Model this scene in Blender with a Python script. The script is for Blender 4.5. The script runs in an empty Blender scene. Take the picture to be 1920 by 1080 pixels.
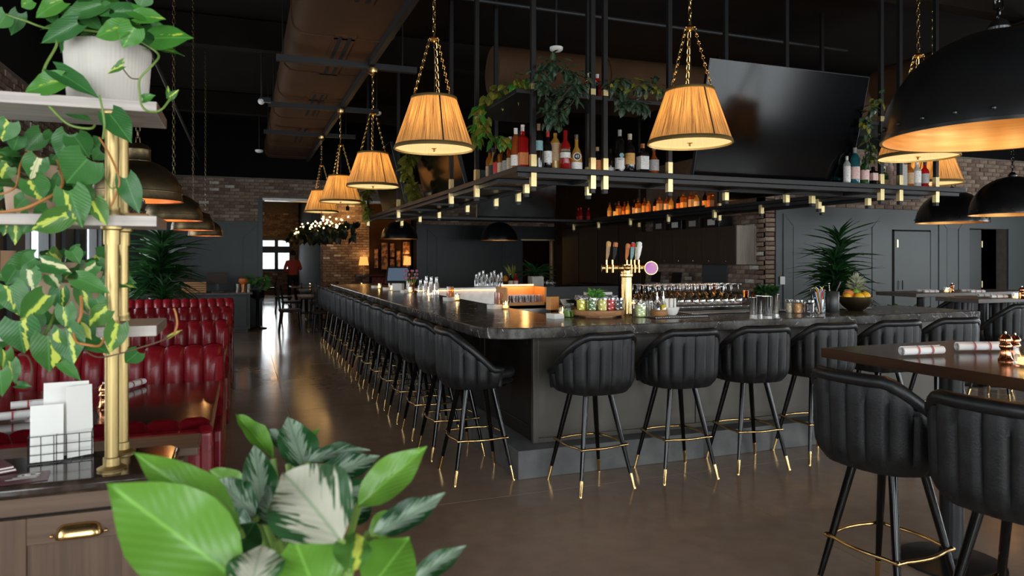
import bpy, math, random
from mathutils import Vector, Matrix
random.seed(7)
R = math.radians
PI = math.pi
scene = bpy.context.scene
col = scene.collection

# ---------------------------------------------------------------- camera
CAM_H = 1.54; FOC = 1327.0; YAW = R(20.83); HORIZON = 485.0
cam_d = bpy.data.cameras.new('camera'); cam = bpy.data.objects.new('camera', cam_d); col.objects.link(cam)
cam.location = (0, 0, CAM_H); cam.rotation_euler = (R(90), 0, -YAW)
cam_d.sensor_width = 36; cam_d.lens = FOC / 1920 * 36; cam_d.shift_y = (HORIZON - 540) / 1920
cam_d.clip_start = 0.05; cam_d.clip_end = 200
cam_d.dof.use_dof = True; cam_d.dof.focus_distance = 5.2; cam_d.dof.aperture_fstop = 3.6
scene.camera = cam
scene.view_settings.view_transform = 'Standard'; scene.view_settings.look = 'None'
scene.view_settings.gamma = 1; scene.view_settings.use_curve_mapping = False
scene.view_settings.exposure = 0.0

# ---------------------------------------------------------------- sky outside the windows
w = bpy.data.worlds.new('sky'); scene.world = w; w.use_nodes = True
w.node_tree.nodes['Background'].inputs[0].default_value = (0.93, 0.97, 1.0, 1)
w.node_tree.nodes['Background'].inputs[1].default_value = 1.6

# ---------------------------------------------------------------- daylight through the window openings
def area(name, loc, rot, sx, sy, power, color=(1, 1, 1), spread=180):
    d = bpy.data.lights.new(name, 'AREA'); d.shape = 'RECTANGLE'; d.size = sx; d.size_y = sy
    d.energy = power; d.color = color; d.spread = R(spread)
    o = bpy.data.objects.new(name, d); col.objects.link(o); o.location = loc; o.rotation_euler = rot
    return o
DAY = (0.97, 0.99, 1.0)
for x in (-0.6, 3.4, 7.4, 11.4):
    area('daylight_street_window', (x, -3.75, 1.75), (R(90), 0, 0), 2.9, 2.3, 215, DAY)       # street side, behind the viewer
for y in (0.2, 3.6, 7.0, 10.4, 13.8):
    area('daylight_booth_window', (-2.62, y, 1.75), (0, R(-90), 0), 1.7, 2.4, 120 if y < 1 else (46 if y < 9 else 80), DAY)
for y in (0.0, 4.6):
    area('daylight_terrace_window', (16.12, y, 1.75), (0, R(90), 0), 1.9, 3.2, 210, DAY)

# ---------------------------------------------------------------- pixel -> place (only to read positions off the photograph)
CA, SA = math.cos(YAW), math.sin(YAW)
def atd(u, v, D):
    L = (u - 960) / FOC * D
    return Vector((L * CA + D * SA, -L * SA + D * CA, CAM_H - (v - HORIZON) / FOC * D))
def at(u, v, z):
    return atd(u, v, FOC * (CAM_H - z) / (v - HORIZON))

# ---------------------------------------------------------------- materials
MATS = {}
def N(nt, kind, **kw):
    n = nt.nodes.new(kind)
    for k, v in kw.items():
        if k in n.inputs.keys() if hasattr(n, 'inputs') else False: n.inputs[k].default_value = v
        else: setattr(n, k, v)
    return n
def c4(c): return (c[0], c[1], c[2], 1)
def M(name, base, rough=.5, metal=0, c2=None, scale=6, stretch=None, detail=4, lo=.35, hi=.65, bump=0, bscale=None,
      emit=None, estr=0, trans=0, coat=0, ior=1.45, spec=.5, rvar=0, rand=None):
    m = bpy.data.materials.new(name); m.use_nodes = True; nt = m.node_tree; MATS[name] = m
    b = nt.nodes['Principled BSDF']
    b.inputs['Base Color'].default_value = c4(base); b.inputs['Roughness'].default_value = rough
    b.inputs['Metallic'].default_value = metal; b.inputs['IOR'].default_value = ior
    b.inputs['Specular IOR Level'].default_value = spec
    if coat: b.inputs['Coat Weight'].default_value = coat; b.inputs['Coat Roughness'].default_value = .08
    if trans: b.inputs['Transmission Weight'].default_value = trans
    if emit: b.inputs['Emission Color'].default_value = c4(emit); b.inputs['Emission Strength'].default_value = estr
    L = nt.links.new
    if c2 or bump or rvar:
        tc = N(nt, 'ShaderNodeTexCoord'); mp = N(nt, 'ShaderNodeMapping')
        if stretch: mp.inputs['Scale'].default_value = stretch
        L(tc.outputs['Object'], mp.inputs['Vector'])
        nz = N(nt, 'ShaderNodeTexNoise'); nz.inputs['Scale'].default_value = scale; nz.inputs['Detail'].default_value = detail
        L(mp.outputs[0], nz.inputs['Vector'])
        if c2:
            cr = N(nt, 'ShaderNodeValToRGB'); cr.color_ramp.elements[0].position = lo; cr.color_ramp.elements[1].position = hi
            cr.color_ramp.elements[0].color = c4(base); cr.color_ramp.elements[1].color = c4(c2)
            L(nz.outputs['Fac'], cr.inputs[0]); L(cr.outputs[0], b.inputs['Base Color'])
        if rvar:
            mr = N(nt, 'ShaderNodeMapRange'); mr.inputs[1].default_value = .3; mr.inputs[2].default_value = .7
            mr.inputs[3].default_value = rough - rvar; mr.inputs[4].default_value = rough + rvar
            L(nz.outputs['Fac'], mr.inputs[0]); L(mr.outputs[0], b.inputs['Roughness'])
        if bump:
            n2 = N(nt, 'ShaderNodeTexNoise'); n2.inputs['Scale'].default_value = bscale or scale * 4; n2.inputs['Detail'].default_value = 4
            L(mp.outputs[0], n2.inputs['Vector'])
            bp = N(nt, 'ShaderNodeBump'); bp.inputs['Strength'].default_value = bump; bp.inputs['Distance'].default_value = .01
            L(n2.outputs['Fac'], bp.inputs['Height']); L(bp.outputs[0], b.inputs['Normal'])
    return m

M('black_paint', (.0025, .0025, .0028), .9, spec=.2)
M('ceiling_paint', (.0075, .005, .0035), .9, c2=(.011, .0072, .005), scale=2, spec=.2)
M('duct_metal', (.058, .028, .012), .75, spec=.25, c2=(.080, .038, .017), scale=1.5, stretch=(1, .4, 1))  # brown base includes the warm lamp light falling on the duct
M('steel_beam', (.012, .012, .013), .55)
M('grey_paint', (.055, .064, .066), .5, c2=(.064, .074, .076), scale=1.2, bump=.02, bscale=80)
M('black_panel_paint', (.012, .0135, .0145), .45, c2=(.017, .019, .020), scale=1.1)
M('dark_plaster', (.030, .015, .008), .95, c2=(.045, .022, .011), scale=2, spec=.1)
M('groove', (.004, .004, .004), .9)
M('joint_fill', (.50, .41, .33), .7)
M('mortar', (.16, .135, .11), .9, c2=(.20, .17, .14), scale=12)
M('leather_black', (.0055, .0056, .006), .50, c2=(.0105, .0108, .0115), scale=18, detail=7, bump=.16, bscale=130, rvar=.05)
M('leather_black_rim', (.005, .005, .0054), .42, c2=(.009, .009, .0097), scale=20, detail=7, bump=.10, bscale=130)
M('gloss_black', (.003, .003, .003), .13, spec=.45)
M('brass', (.68, .45, .19), .24, metal=1)
M('brass_pole', (.52, .385, .17), .45, metal=1)
M('brass_trim', (.60, .44, .18), .5, metal=1)
M('brass_plate', (.74, .60, .30), .34, metal=1)
M('antique_brass', (.19, .14, .075), .42, metal=1, c2=(.10, .075, .042), scale=14, detail=8, rvar=.08)
M('copper', (.80, .34, .17), .16, metal=1)
M('copper_lining', (.62, .22, .07), .45, metal=.6)
M('gold_lining', (.78, .43, .13), .36, metal=.55, c2=(.66, .34, .09), scale=3, stretch=(1, 1, 22), rvar=.05)
M('steel', (.62, .61, .59), .14, metal=1, c2=(.5, .49, .47), scale=5)
M('steel_brushed', (.42, .40, .37), .34, metal=1, c2=(.35, .33, .3), scale=8, stretch=(1, 8, 1))
M('chrome', (.8, .8, .8), .06, metal=1)
M('stone_white', (.78, .76, .72), .55)
M('plinth_concrete', (.095, .098, .098), .62, c2=(.15, .152, .15), scale=5, detail=8, bump=.08, bscale=60)
M('bar_steel', (.085, .076, .064), .42, metal=.3, c2=(.105, .095, .08), scale=2.2, stretch=(1, 1, .3))
M('dark_cabinet', (.0085, .006, .0045), .42, c2=(.014, .0095, .0065), scale=6, stretch=(1, 1, .1))
M('walnut_cabinet', (.036, .021, .013), .48, c2=(.052, .031, .019), scale=7, stretch=(6, 6, .35), detail=6)
M('oak_pale', (.28, .235, .19), .55, c2=(.21, .172, .136), scale=9, stretch=(7, 7, .3), detail=6)
M('station_wood', (.135, .080, .050), .5, c2=(.092, .053, .033), scale=5, stretch=(9, 9, .35), detail=8, bump=.05)
M('station_wood_h', (.145, .088, .055), .5, c2=(.10, .058, .036), scale=5, stretch=(.35, 9, 9), detail=8, bump=.05)
M('shelf_wood', (.56, .50, .45), .55, c2=(.42, .37, .33), scale=5, stretch=(.5, 9, 16), detail=8, bump=.1)
M('shelf_end', (.16, .095, .065), .55, c2=(.12, .07, .048), scale=6, stretch=(4, 1, 12))
M('table_wood', (.052, .024, .0125), .20, c2=(.085, .040, .02), scale=4, stretch=(.6, 5, 5), detail=7, coat=.2)
M('table_wood_y', (.034, .016, .0085), .17, c2=(.058, .028, .014), scale=4, stretch=(5, .6, 5), detail=7, spec=.4)
M('booth_table_wood', (.030, .011, .006), .12, c2=(.05, .019, .010), scale=4, stretch=(.6, 5, 5), detail=7, coat=.35)
M('table_grey', (.10, .082, .07), .4, c2=(.075, .06, .05), scale=4, stretch=(.6, 6, 6))
M('table_edge', (.24, .12, .05), .35)
M('leather_red', (.150, .0045, .009), .30, c2=(.205, .008, .014), scale=11, detail=7, bump=.10, bscale=70, rvar=.06)
M('board_wood', (.42, .21, .09), .5, c2=(.32, .15, .06), scale=6, stretch=(.5, 9, 9), detail=6)
M('acacia_wood', (.40, .19, .07), .45, c2=(.20, .085, .03), scale=4, stretch=(2, 2, 9), detail=5)
M('cream_pot', (.66, .61, .54), .7, c2=(.56, .51, .45), scale=5, detail=6, bump=.05)
M('beige_pot', (.52, .36, .24), .75, c2=(.44, .30, .20), scale=6)
M('paper', (.86, .84, .80), .75)
M('paper_grey', (.66, .63, .58), .8)
M('linen', (.80, .79, .77), .85, bump=.1, bscale=220)
M('linen_red', (.45, .09, .10), .85)
M('maroon_print', (.10, .012, .018), .35)
M('soil', (.03, .02, .013), .95)
M('stem_green', (.16, .26, .05), .5)
M('stem_orange', (.42, .17, .045), .5)
M('stem_brown', (.10, .06, .03), .7)
M('white_ceramic', (.82, .80, .76), .18)
M('white_plastic', (.8, .79, .76), .4)
M('black_plastic', (.006, .006, .007), .35)
M('tv_screen', (.0012, .0012, .0018), .14, spec=.22)
M('tv_frame', (.006, .006, .007), .3)
M('canister_grey', (.045, .045, .045), .35, metal=.5)
M('wax', (.95, .75, .45), .4, emit=(1, .55, .18), estr=3.0)
M('flame', (1, .7, .3), .5, emit=(1, .60, .20), estr=42)
M('bulb', (1, .8, .5), .5, emit=(1, .62, .24), estr=3)
M('bulb_small', (1, .8, .5), .5, emit=(1, .60, .22), estr=26)
M('led_warm', (1, .6, .2), .5, emit=(1, .50, .13), estr=9)
M('led_amber', (1, .6, .2), .5, emit=(1, .42, .08), estr=26)
def diffuser_mat():
    m = bpy.data.materials.new('diffuser'); m.use_nodes = True; nt = m.node_tree; MATS['diffuser'] = m; nt.nodes.remove(nt.nodes['Principled BSDF'])
    e = N(nt, 'ShaderNodeEmission'); e.inputs[0].default_value = (1, .67, .29, 1); e.inputs[1].default_value = 1.5
    t = N(nt, 'ShaderNodeBsdfTransparent'); mx = N(nt, 'ShaderNodeMixShader'); mx.inputs[0].default_value = .3
    nt.links.new(e.outputs[0], mx.inputs[1]); nt.links.new(t.outputs[0], mx.inputs[2]); nt.links.new(mx.outputs[0], nt.nodes['Material Output'].inputs[0])
diffuser_mat()
M('screen_blue', (.05, .07, .1), .3, emit=(.16, .23, .32), estr=.35)
M('orange_fruit', (.80, .30, .02), .45, bump=.12, bscale=90)
M('grapefruit', (.75, .24, .08), .45, bump=.12, bscale=90)
M('lemon_fruit', (.85, .46, .02), .45, bump=.1, bscale=90)
M('lime_fruit', (.16, .34, .02), .45)
M('pumpkin', (.55, .14, .02), .5)
M('pine_skin', (.30, .20, .05), .7, c2=(.16, .10, .03), scale=30)
M('pine_leaf', (.45, .48, .33), .6, c2=(.30, .36, .20), scale=10)
M('amber_wood', (.62, .28, .08), .4)
M('pink_disc', (.62, .16, .62), .4, c2=(.72, .33, .55), scale=14)
M('hair_dark', (.02, .012, .008), .7)
M('skin', (.42, .22, .14), .55)
M('shirt_red', (.55, .06, .035), .75)
M('trousers', (.012, .011, .012), .8)
M('pitted_ink', (.02, .02, .02), .6)
M('art_print', (.50, .24, .10), .5, c2=(.12, .05, .025), scale=7, lo=.45, hi=.55)
M('red_label', (.55, .02, .02), .5)
M('fabric_brown', (.03, .015, .01), .6)
M('flower_pink', (.6, .12, .3), .6)
M('flower_mauve', (.4, .2, .35), .6)
for nm, c in (('straw_blue', (.05, .18, .6)), ('straw_red', (.65, .05, .04)), ('straw_yellow', (.85, .62, .05)),
              ('straw_orange', (.85, .30, .04)), ('straw_white', (.85, .85, .83)), ('straw_teal', (.08, .5, .55))):
    M(nm, c, .35)
for nm, c in (('fill_lemon', (.80, .62, .04)), ('fill_olive', (.10, .20, .03)), ('fill_pine', (.80, .66, .16)), ('fill_cherry', (.50, .012, .012)),
              ('fill_black', (.012, .006, .012)), ('fill_lime', (.58, .70, .30)), ('fill_yellow', (.80, .52, .01)), ('fill_beige', (.55, .48, .34)), ('fill_citrus', (.75, .36, .12))):
    M(nm, c, .35, c2=tuple(min(1, k * 1.5 + .02) for k in c), scale=40)
for nm, c in (('label_cream', (.66, .55, .38)), ('label_white', (.80, .78, .74)), ('label_orange', (.62, .20, .06)), ('label_yellow', (.70, .38, .10)), ('label_pink', (.74, .50, .46)), ('label_grey', (.40, .38, .36)), ('label_teal', (.25, .45, .48)), ('label_dark', (.02, .02, .022)), ('label_tan', (.50, .33, .17))):
    M(nm, c, .55, c2=tuple(k * .72 for k in c), scale=55, stretch=(1, 1, 2.5), lo=.52, hi=.6)

def glass(name, color, rough=.02, alpha_mix=.0, density=1):
    m = bpy.data.materials.new(name); m.use_nodes = True; nt = m.node_tree; MATS[name] = m
    b = nt.nodes['Principled BSDF']; b.inputs['Base Color'].default_value = c4(color); b.inputs['Roughness'].default_value = rough
    b.inputs['Transmission Weight'].default_value = .6; b.inputs['IOR'].default_value = 1.42
    return m
def thin_glass(name, color, gloss=.16):
    m = bpy.data.materials.new(name); m.use_nodes = True; nt = m.node_tree; MATS[name] = m
    nt.nodes.remove(nt.nodes['Principled BSDF']); out = nt.nodes['Material Output']
    t = N(nt, 'ShaderNodeBsdfTransparent'); t.inputs[0].default_value = c4(color)
    g = N(nt, 'ShaderNodeBsdfGlossy'); g.inputs['Roughness'].default_value = .04; g.inputs[0].default_value = (1, 1, 1, 1)
    lw = N(nt, 'ShaderNodeLayerWeight'); lw.inputs[0].default_value = .35
    mr = N(nt, 'ShaderNodeMapRange'); mr.inputs[3].default_value = gloss * .35; mr.inputs[4].default_value = min(1, gloss * 4)
    mx = N(nt, 'ShaderNodeMixShader'); L = nt.links.new
    L(lw.outputs['Facing'], mr.inputs[0]); L(mr.outputs[0], mx.inputs[0]); L(t.outputs[0], mx.inputs[1]); L(g.outputs[0], mx.inputs[2]); L(mx.outputs[0], out.inputs[0])
    return m
thin_glass('window_glass', (.95, .97, .98), .06)
thin_glass('clear_glass', (.90, .91, .90), .2)
thin_glass('amber_glass', (.75, .42, .20), .2)
thin_glass('olive_glass', (.42, .44, .12), .2)
thin_glass('wine_glass_mat', (.88, .88, .87), .28)
glass('bottle_amber', (.62, .20, .035)); glass('bottle_red', (.60, .02, .02)); glass('bottle_clear', (.86, .88, .86))
glass('bottle_gold', (.85, .48, .08)); glass('bottle_green', (.06, .16, .05)); glass('bottle_teal', (.03, .22, .25)); glass('bottle_rust', (.55, .13, .03))
M('bottle_dark', (.008, .006, .006), .08, coat=.5)

def floor_mat():
    m = M('polished_concrete', (.12, .10, .085), .2); nt = m.node_tree; b = nt.nodes['Principled BSDF']; L = nt.links.new
    tc = N(nt, 'ShaderNodeTexCoord')
    n1 = N(nt, 'ShaderNodeTexNoise'); n1.inputs['Scale'].default_value = .9; n1.inputs['Detail'].default_value = 8; n1.inputs['Roughness'].default_value = .6
    n2 = N(nt, 'ShaderNodeTexNoise'); n2.inputs['Scale'].default_value = 9; n2.inputs['Detail'].default_value = 8
    L(tc.outputs['Object'], n1.inputs['Vector']); L(tc.outputs['Object'], n2.inputs['Vector'])
    cr = N(nt, 'ShaderNodeValToRGB'); cr.color_ramp.elements[0].position = .3; cr.color_ramp.elements[1].position = .72
    cr.color_ramp.elements[0].color = (.30, .212, .155, 1); cr.color_ramp.elements[1].color = (.385, .285, .215, 1)
    mx = N(nt, 'ShaderNodeMixRGB'); mx.blend_type = 'MULTIPLY'; mx.inputs[0].default_value = .3
    L(n1.outputs['Fac'], cr.inputs[0]); L(cr.outputs[0], mx.inputs[1]); L(n2.outputs['Fac'], mx.inputs[2]); L(mx.outputs[0], b.inputs['Base Color'])
    mr = N(nt, 'ShaderNodeMapRange'); mr.inputs[1].default_value = .3; mr.inputs[2].default_value = .7; mr.inputs[3].default_value = .12; mr.inputs[4].default_value = .20
    L(n1.outputs['Fac'], mr.inputs[0]); L(mr.outputs[0], b.inputs['Roughness'])
    b.inputs['Specular IOR Level'].default_value = .7
floor_mat()

def brick_mat(name, cols, contrast=1):
    m = M(name, cols[0], .85); nt = m.node_tree; b = nt.nodes['Principled BSDF']; L = nt.links.new
    oi = N(nt, 'ShaderNodeObjectInfo'); ge = N(nt, 'ShaderNodeNewGeometry')
    ad = N(nt, 'ShaderNodeMath'); ad.operation = 'ADD'; fr = N(nt, 'ShaderNodeMath'); fr.operation = 'FRACT'
    L(oi.outputs['Random'], ad.inputs[0]); L(ge.outputs['Random Per Island'], ad.inputs[1]); L(ad.outputs[0], fr.inputs[0])
    cr = N(nt, 'ShaderNodeValToRGB'); cr.color_ramp.interpolation = 'CONSTANT'
    els = cr.color_ramp.elements
    while len(els) < len(cols): els.new(.5)
    for i, c in enumerate(cols): els[i].position = c[3]; els[i].color = c4(c)
    tc = N(nt, 'ShaderNodeTexCoord'); nz = N(nt, 'ShaderNodeTexNoise'); nz.inputs['Scale'].default_value = 22; nz.inputs['Detail'].default_value = 6
    L(tc.outputs['Object'], nz.inputs['Vector'])
    mr = N(nt, 'ShaderNodeMapRange'); mr.inputs[1].default_value = .25; mr.inputs[2].default_value = .75; mr.inputs[3].default_value = .55; mr.inputs[4].default_value = 1.35
    mx = N(nt, 'ShaderNodeMixRGB'); mx.blend_type = 'MULTIPLY'; mx.inputs[0].default_value = 1
    L(fr.outputs[0], cr.inputs[0]); L(cr.outputs[0], mx.inputs[1]); L(nz.outputs['Fac'], mr.inputs[0]); L(mr.outputs[0], mx.inputs[2]); L(mx.outputs[0], b.inputs['Base Color'])
    bp = N(nt, 'ShaderNodeBump'); bp.inputs['Strength'].default_value = .4; bp.inputs['Distance'].default_value = .01
    L(nz.outputs['Fac'], bp.inputs['Height']); L(bp.outputs[0], b.inputs['Normal'])
brick_mat('brick', [(.27, .185, .135, 0), (.21, .135, .098, .22), (.31, .225, .165, .42), (.18, .11, .08, .58), (.35, .265, .205, .74), (.28, .195, .14, .86), (.60, .55, .48, .965)])

def stone_mat():
    m = M('bar_stone', (.022, .020, .018), .24); nt = m.node_tree; b = nt.nodes['Principled BSDF']; L = nt.links.new
    tc = N(nt, 'ShaderNodeTexCoord')
    n1 = N(nt, 'ShaderNodeTexNoise'); n1.inputs['Scale'].default_value = 7; n1.inputs['Detail'].default_value = 10; n1.inputs['Roughness'].default_value = .7
    L(tc.outputs['Object'], n1.inputs['Vector'])
    cr = N(nt, 'ShaderNodeValToRGB'); cr.color_ramp.elements[0].position = .35; cr.color_ramp.elements[1].position = .7
    cr.color_ramp.elements[0].color = (.020, .0175, .015, 1); cr.color_ramp.elements[1].color = (.125, .115, .102, 1)
    L(n1.outputs['Fac'], cr.inputs[0])
    n2 = N(nt, 'ShaderNodeTexNoise'); n2.inputs['Scale'].default_value = 3.2; n2.inputs['Detail'].default_value = 5; n2.inputs['Distortion'].default_value = 1.5
    L(tc.outputs['Object'], n2.inputs['Vector'])
    v = N(nt, 'ShaderNodeMath'); v.operation = 'SUBTRACT'; v.inputs[1].default_value = .5; ab = N(nt, 'ShaderNodeMath'); ab.operation = 'ABSOLUTE'
    L(n2.outputs['Fac'], v.inputs[0]); L(v.outputs[0], ab.inputs[0])
    vr = N(nt, 'ShaderNodeMapRange'); vr.inputs[1].default_value = .0; vr.inputs[2].default_value = .010; vr.inputs[3].default_value = 1; vr.inputs[4].default_value = 0
    L(ab.outputs[0], vr.inputs[0])
    n3 = N(nt, 'ShaderNodeTexNoise'); n3.inputs['Scale'].default_value = 11; L(tc.outputs['Object'], n3.inputs['Vector'])
    g = N(nt, 'ShaderNodeMapRange'); g.inputs[1].default_value = .46; g.inputs[2].default_value = .60; L(n3.outputs['Fac'], g.inputs[0])
    mu = N(nt, 'ShaderNodeMath'); mu.operation = 'MULTIPLY'; L(vr.outputs[0], mu.inputs[0]); L(g.outputs[0], mu.inputs[1])
    mx = N(nt, 'ShaderNodeMixRGB'); L(mu.outputs[0], mx.inputs[0]); L(cr.outputs[0], mx.inputs[1]); mx.inputs[2].default_value = (.55, .52, .48, 1)
    L(mx.outputs[0], b.inputs['Base Color'])
    bp = N(nt, 'ShaderNodeBump'); bp.inputs['Strength'].default_value = .12; bp.inputs['Distance'].default_value = .006
    L(n1.outputs['Fac'], bp.inputs['Height']); L(bp.outputs[0], b.inputs['Normal'])
stone_mat()

def shade_mat():
    m = bpy.data.materials.new('pleated_shade'); m.use_nodes = True; nt = m.node_tree; MATS['pleated_shade'] = m; L = nt.links.new
    b = nt.nodes['Principled BSDF']; b.inputs['Roughness'].default_value = .8
    tc = N(nt, 'ShaderNodeTexCoord'); sp = N(nt, 'ShaderNodeSeparateXYZ'); L(tc.outputs['Object'], sp.inputs[0])
    an = N(nt, 'ShaderNodeMath'); an.operation = 'ARCTAN2'; L(sp.outputs[0], an.inputs[0]); L(sp.outputs[1], an.inputs[1])
    cb = N(nt, 'ShaderNodeCombineXYZ'); sc = N(nt, 'ShaderNodeMath'); sc.operation = 'MULTIPLY'; sc.inputs[1].default_value = 11; L(an.outputs[0], sc.inputs[0])
    L(sc.outputs[0], cb.inputs[0]); z = N(nt, 'ShaderNodeMath'); z.operation = 'MULTIPLY'; z.inputs[1].default_value = 1.2; L(sp.outputs[2], z.inputs[0]); L(z.outputs[0], cb.inputs[1])
    nz = N(nt, 'ShaderNodeTexNoise'); nz.inputs['Scale'].default_value = 2.2; nz.inputs['Detail'].default_value = 4; nz.inputs['Roughness'].default_value = .7; L(cb.outputs[0], nz.inputs['Vector'])
    cr = N(nt, 'ShaderNodeValToRGB'); cr.color_ramp.elements[0].position = .36; cr.color_ramp.elements[1].position = .66
    cr.color_ramp.elements[0].color = (.15, .085, .045, 1); cr.color_ramp.elements[1].color = (.64, .44, .20, 1)
    L(nz.outputs['Fac'], cr.inputs[0]); L(cr.outputs[0], b.inputs['Base Color'])
    tr = N(nt, 'ShaderNodeBsdfTranslucent'); L(cr.outputs[0], tr.inputs[0])
    mx = N(nt, 'ShaderNodeMixShader'); mx.inputs[0].default_value = .5; L(b.outputs[0], mx.inputs[1]); L(tr.outputs[0], mx.inputs[2])
    L(mx.outputs[0], nt.nodes['Material Output'].inputs[0])
shade_mat()

def leaf_mat(name, dark, mid, vari=None, mode='plain', rough=.35, amount=.5):
    """leaf colour from the leaf's own UV: u across (0.5 = midrib), v from base to tip"""
    m = M(name, mid, rough); nt = m.node_tree; b = nt.nodes['Principled BSDF']; L = nt.links.new
    uv = N(nt, 'ShaderNodeUVMap'); sp = N(nt, 'ShaderNodeSeparateXYZ'); L(uv.outputs[0], sp.inputs[0])
    oi = N(nt, 'ShaderNodeObjectInfo'); tc = N(nt, 'ShaderNodeTexCoord')
    d = N(nt, 'ShaderNodeMath'); d.operation = 'SUBTRACT'; d.inputs[1].default_value = .5; L(sp.outputs[0], d.inputs[0])
    a = N(nt, 'ShaderNodeMath'); a.operation = 'ABSOLUTE'; L(d.outputs[0], a.inputs[0])
    cb = N(nt, 'ShaderNodeCombineXYZ'); rs = N(nt, 'ShaderNodeMath'); rs.operation = 'MULTIPLY'; rs.inputs[1].default_value = 37; L(oi.outputs['Random'], rs.inputs[0])
    sh = N(nt, 'ShaderNodeMath'); sh.operation = 'MULTIPLY_ADD'; sh.inputs[1].default_value = -1.1; L(a.outputs[0], sh.inputs[0]); L(sp.outputs[1], sh.inputs[2])   # slanted side veins
    L(d.outputs[0], cb.inputs[0]); L(sh.outputs[0], cb.inputs[1]); L(rs.outputs[0], cb.inputs[2])
    mp = N(nt, 'ShaderNodeMapping'); mp.inputs['Scale'].default_value = (2.2, 11, 1) if mode == 'silver' else (3, 3.5, 1); L(cb.outputs[0], mp.inputs[0])
    nz = N(nt, 'ShaderNodeTexNoise'); nz.inputs['Scale'].default_value = 1.6 if mode == 'silver' else 1.3; nz.inputs['Detail'].default_value = 5; L(mp.outputs[0], nz.inputs['Vector'])
    base = N(nt, 'ShaderNodeMixRGB'); base.inputs[1].default_value = c4(dark); base.inputs[2].default_value = c4(mid)
    L(oi.outputs['Random'], base.inputs[0]); cur = base.outputs[0]
    if vari:
        ml = N(nt, 'ShaderNodeMath')
        mr = N(nt, 'ShaderNodeMapRange')
        if mode == 'silver':      # silvery middle, dark feathered margin
            ns = N(nt, 'ShaderNodeMath'); ns.operation = 'MULTIPLY_ADD'; ns.inputs[1].default_value = 2.2; ns.inputs[2].default_value = -.6; L(nz.outputs['Fac'], ns.inputs[0]); ml.operation = 'MULTIPLY_ADD'; ml.inputs[1].default_value = 2.2; L(a.outputs[0], ml.inputs[0]); L(ns.outputs[0], ml.inputs[2])
            mr.inputs[1].default_value = .85 + amount * .3; mr.inputs[2].default_value = .78 + amount * .3; mr.inputs[3].default_value = 0; mr.inputs[4].default_value = 1
        else:                     # lime streak beside the midrib
            of = N(nt, 'ShaderNodeMath'); of.operation = 'MULTIPLY_ADD'; of.inputs[1].default_value = .34; of.inputs[2].default_value = -.17; L(oi.outputs['Random'], of.inputs[0])
            d2 = N(nt, 'ShaderNodeMath'); d2.operation = 'SUBTRACT'; L(d.outputs[0], d2.inputs[0]); L(of.outputs[0], d2.inputs[1])
            a2 = N(nt, 'ShaderNodeMath'); a2.operation = 'ABSOLUTE'; L(d2.outputs[0], a2.inputs[0])
            ml.operation = 'MULTIPLY_ADD'; ml.inputs[1].default_value = 2.4; L(a2.outputs[0], ml.inputs[0]); L(nz.outputs['Fac'], ml.inputs[2])
            mr.inputs[1].default_value = .48 + amount * .35; mr.inputs[2].default_value = .44 + amount * .35; mr.inputs[3].default_value = 0; mr.inputs[4].default_value = 1
        L(ml.outputs[0], mr.inputs[0])
        mx = N(nt, 'ShaderNodeMixRGB'); mx.inputs[2].default_value = c4(vari); L(mr.outputs[0], mx.inputs[0]); L(cur, mx.inputs[1]); cur = mx.outputs[0]
    rib = N(nt, 'ShaderNodeMapRange'); rib.inputs[1].default_value = .0; rib.inputs[2].default_value = .03; rib.inputs[3].default_value = .55; rib.inputs[4].default_value = 0
    L(a.outputs[0], rib.inputs[0])
    m3 = N(nt, 'ShaderNodeMixRGB'); m3.inputs[2].default_value = c4(tuple(min(1, k * 1.7 + .03) for k in mid)); L(rib.outputs[0], m3.inputs[0]); L(cur, m3.inputs[1]); cur = m3.outputs[0]
    L(cur, b.inputs['Base Color'])
    sp2 = N(nt, 'ShaderNodeMath'); sp2.operation = 'SINE'; sp3 = N(nt, 'ShaderNodeMath'); sp3.operation = 'MULTIPLY'; sp3.inputs[1].default_value = 55; L(sh.outputs[0], sp3.inputs[0]); L(sp3.outputs[0], sp2.inputs[0])
    bp = N(nt, 'ShaderNodeBump'); bp.inputs['Strength'].default_value = .10; bp.inputs['Distance'].default_value = .002; L(sp2.outputs[0], bp.inputs['Height']); L(bp.outputs[0], b.inputs['Normal'])
    tr = N(nt, 'ShaderNodeBsdfTranslucent'); L(cur, tr.inputs[0])
    mxs = N(nt, 'ShaderNodeMixShader'); mxs.inputs[0].default_value = .22; L(b.outputs[0], mxs.inputs[1]); L(tr.outputs[0], mxs.inputs[2]); L(mxs.outputs[0], nt.nodes['Material Output'].inputs[0])
leaf_mat('leaf_pothos', (.050, .20, .028), (.09, .29, .038), (.42, .55, .05), 'streak', amount=.10)
leaf_mat('leaf_heart', (.036, .145, .034), (.075, .225, .05))
leaf_mat('leaf_brasil', (.034, .14, .034), (.068, .215, .046), (.62, .68, .12), 'streak', amount=.42)
leaf_mat('leaf_cream', (.04, .15, .036), (.07, .22, .05), (.78, .74, .42), 'streak', amount=.85)
leaf_mat('leaf_lime', (.05, .16, .03), (.08, .2, .035), (.58, .66, .10), 'streak', amount=.75)
leaf_mat('leaf_silver', (.010, .055, .018), (.02, .09, .022), (.27, .36, .26), 'silver', amount=.40)
leaf_mat('leaf_pale', (.03, .09, .03), (.05, .14, .04), (.55, .54, .42), 'silver', amount=.95)
leaf_mat('leaf_green', (.105, .26, .028), (.15, .33, .042))
leaf_mat('leaf_tip', (.30, .36, .05), (.38, .42, .07), (.50, .28, .06), 'streak', amount=.3)
leaf_mat('leaf_dracaena', (.008, .035, .010), (.022, .075, .018), rough=.3)
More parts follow.
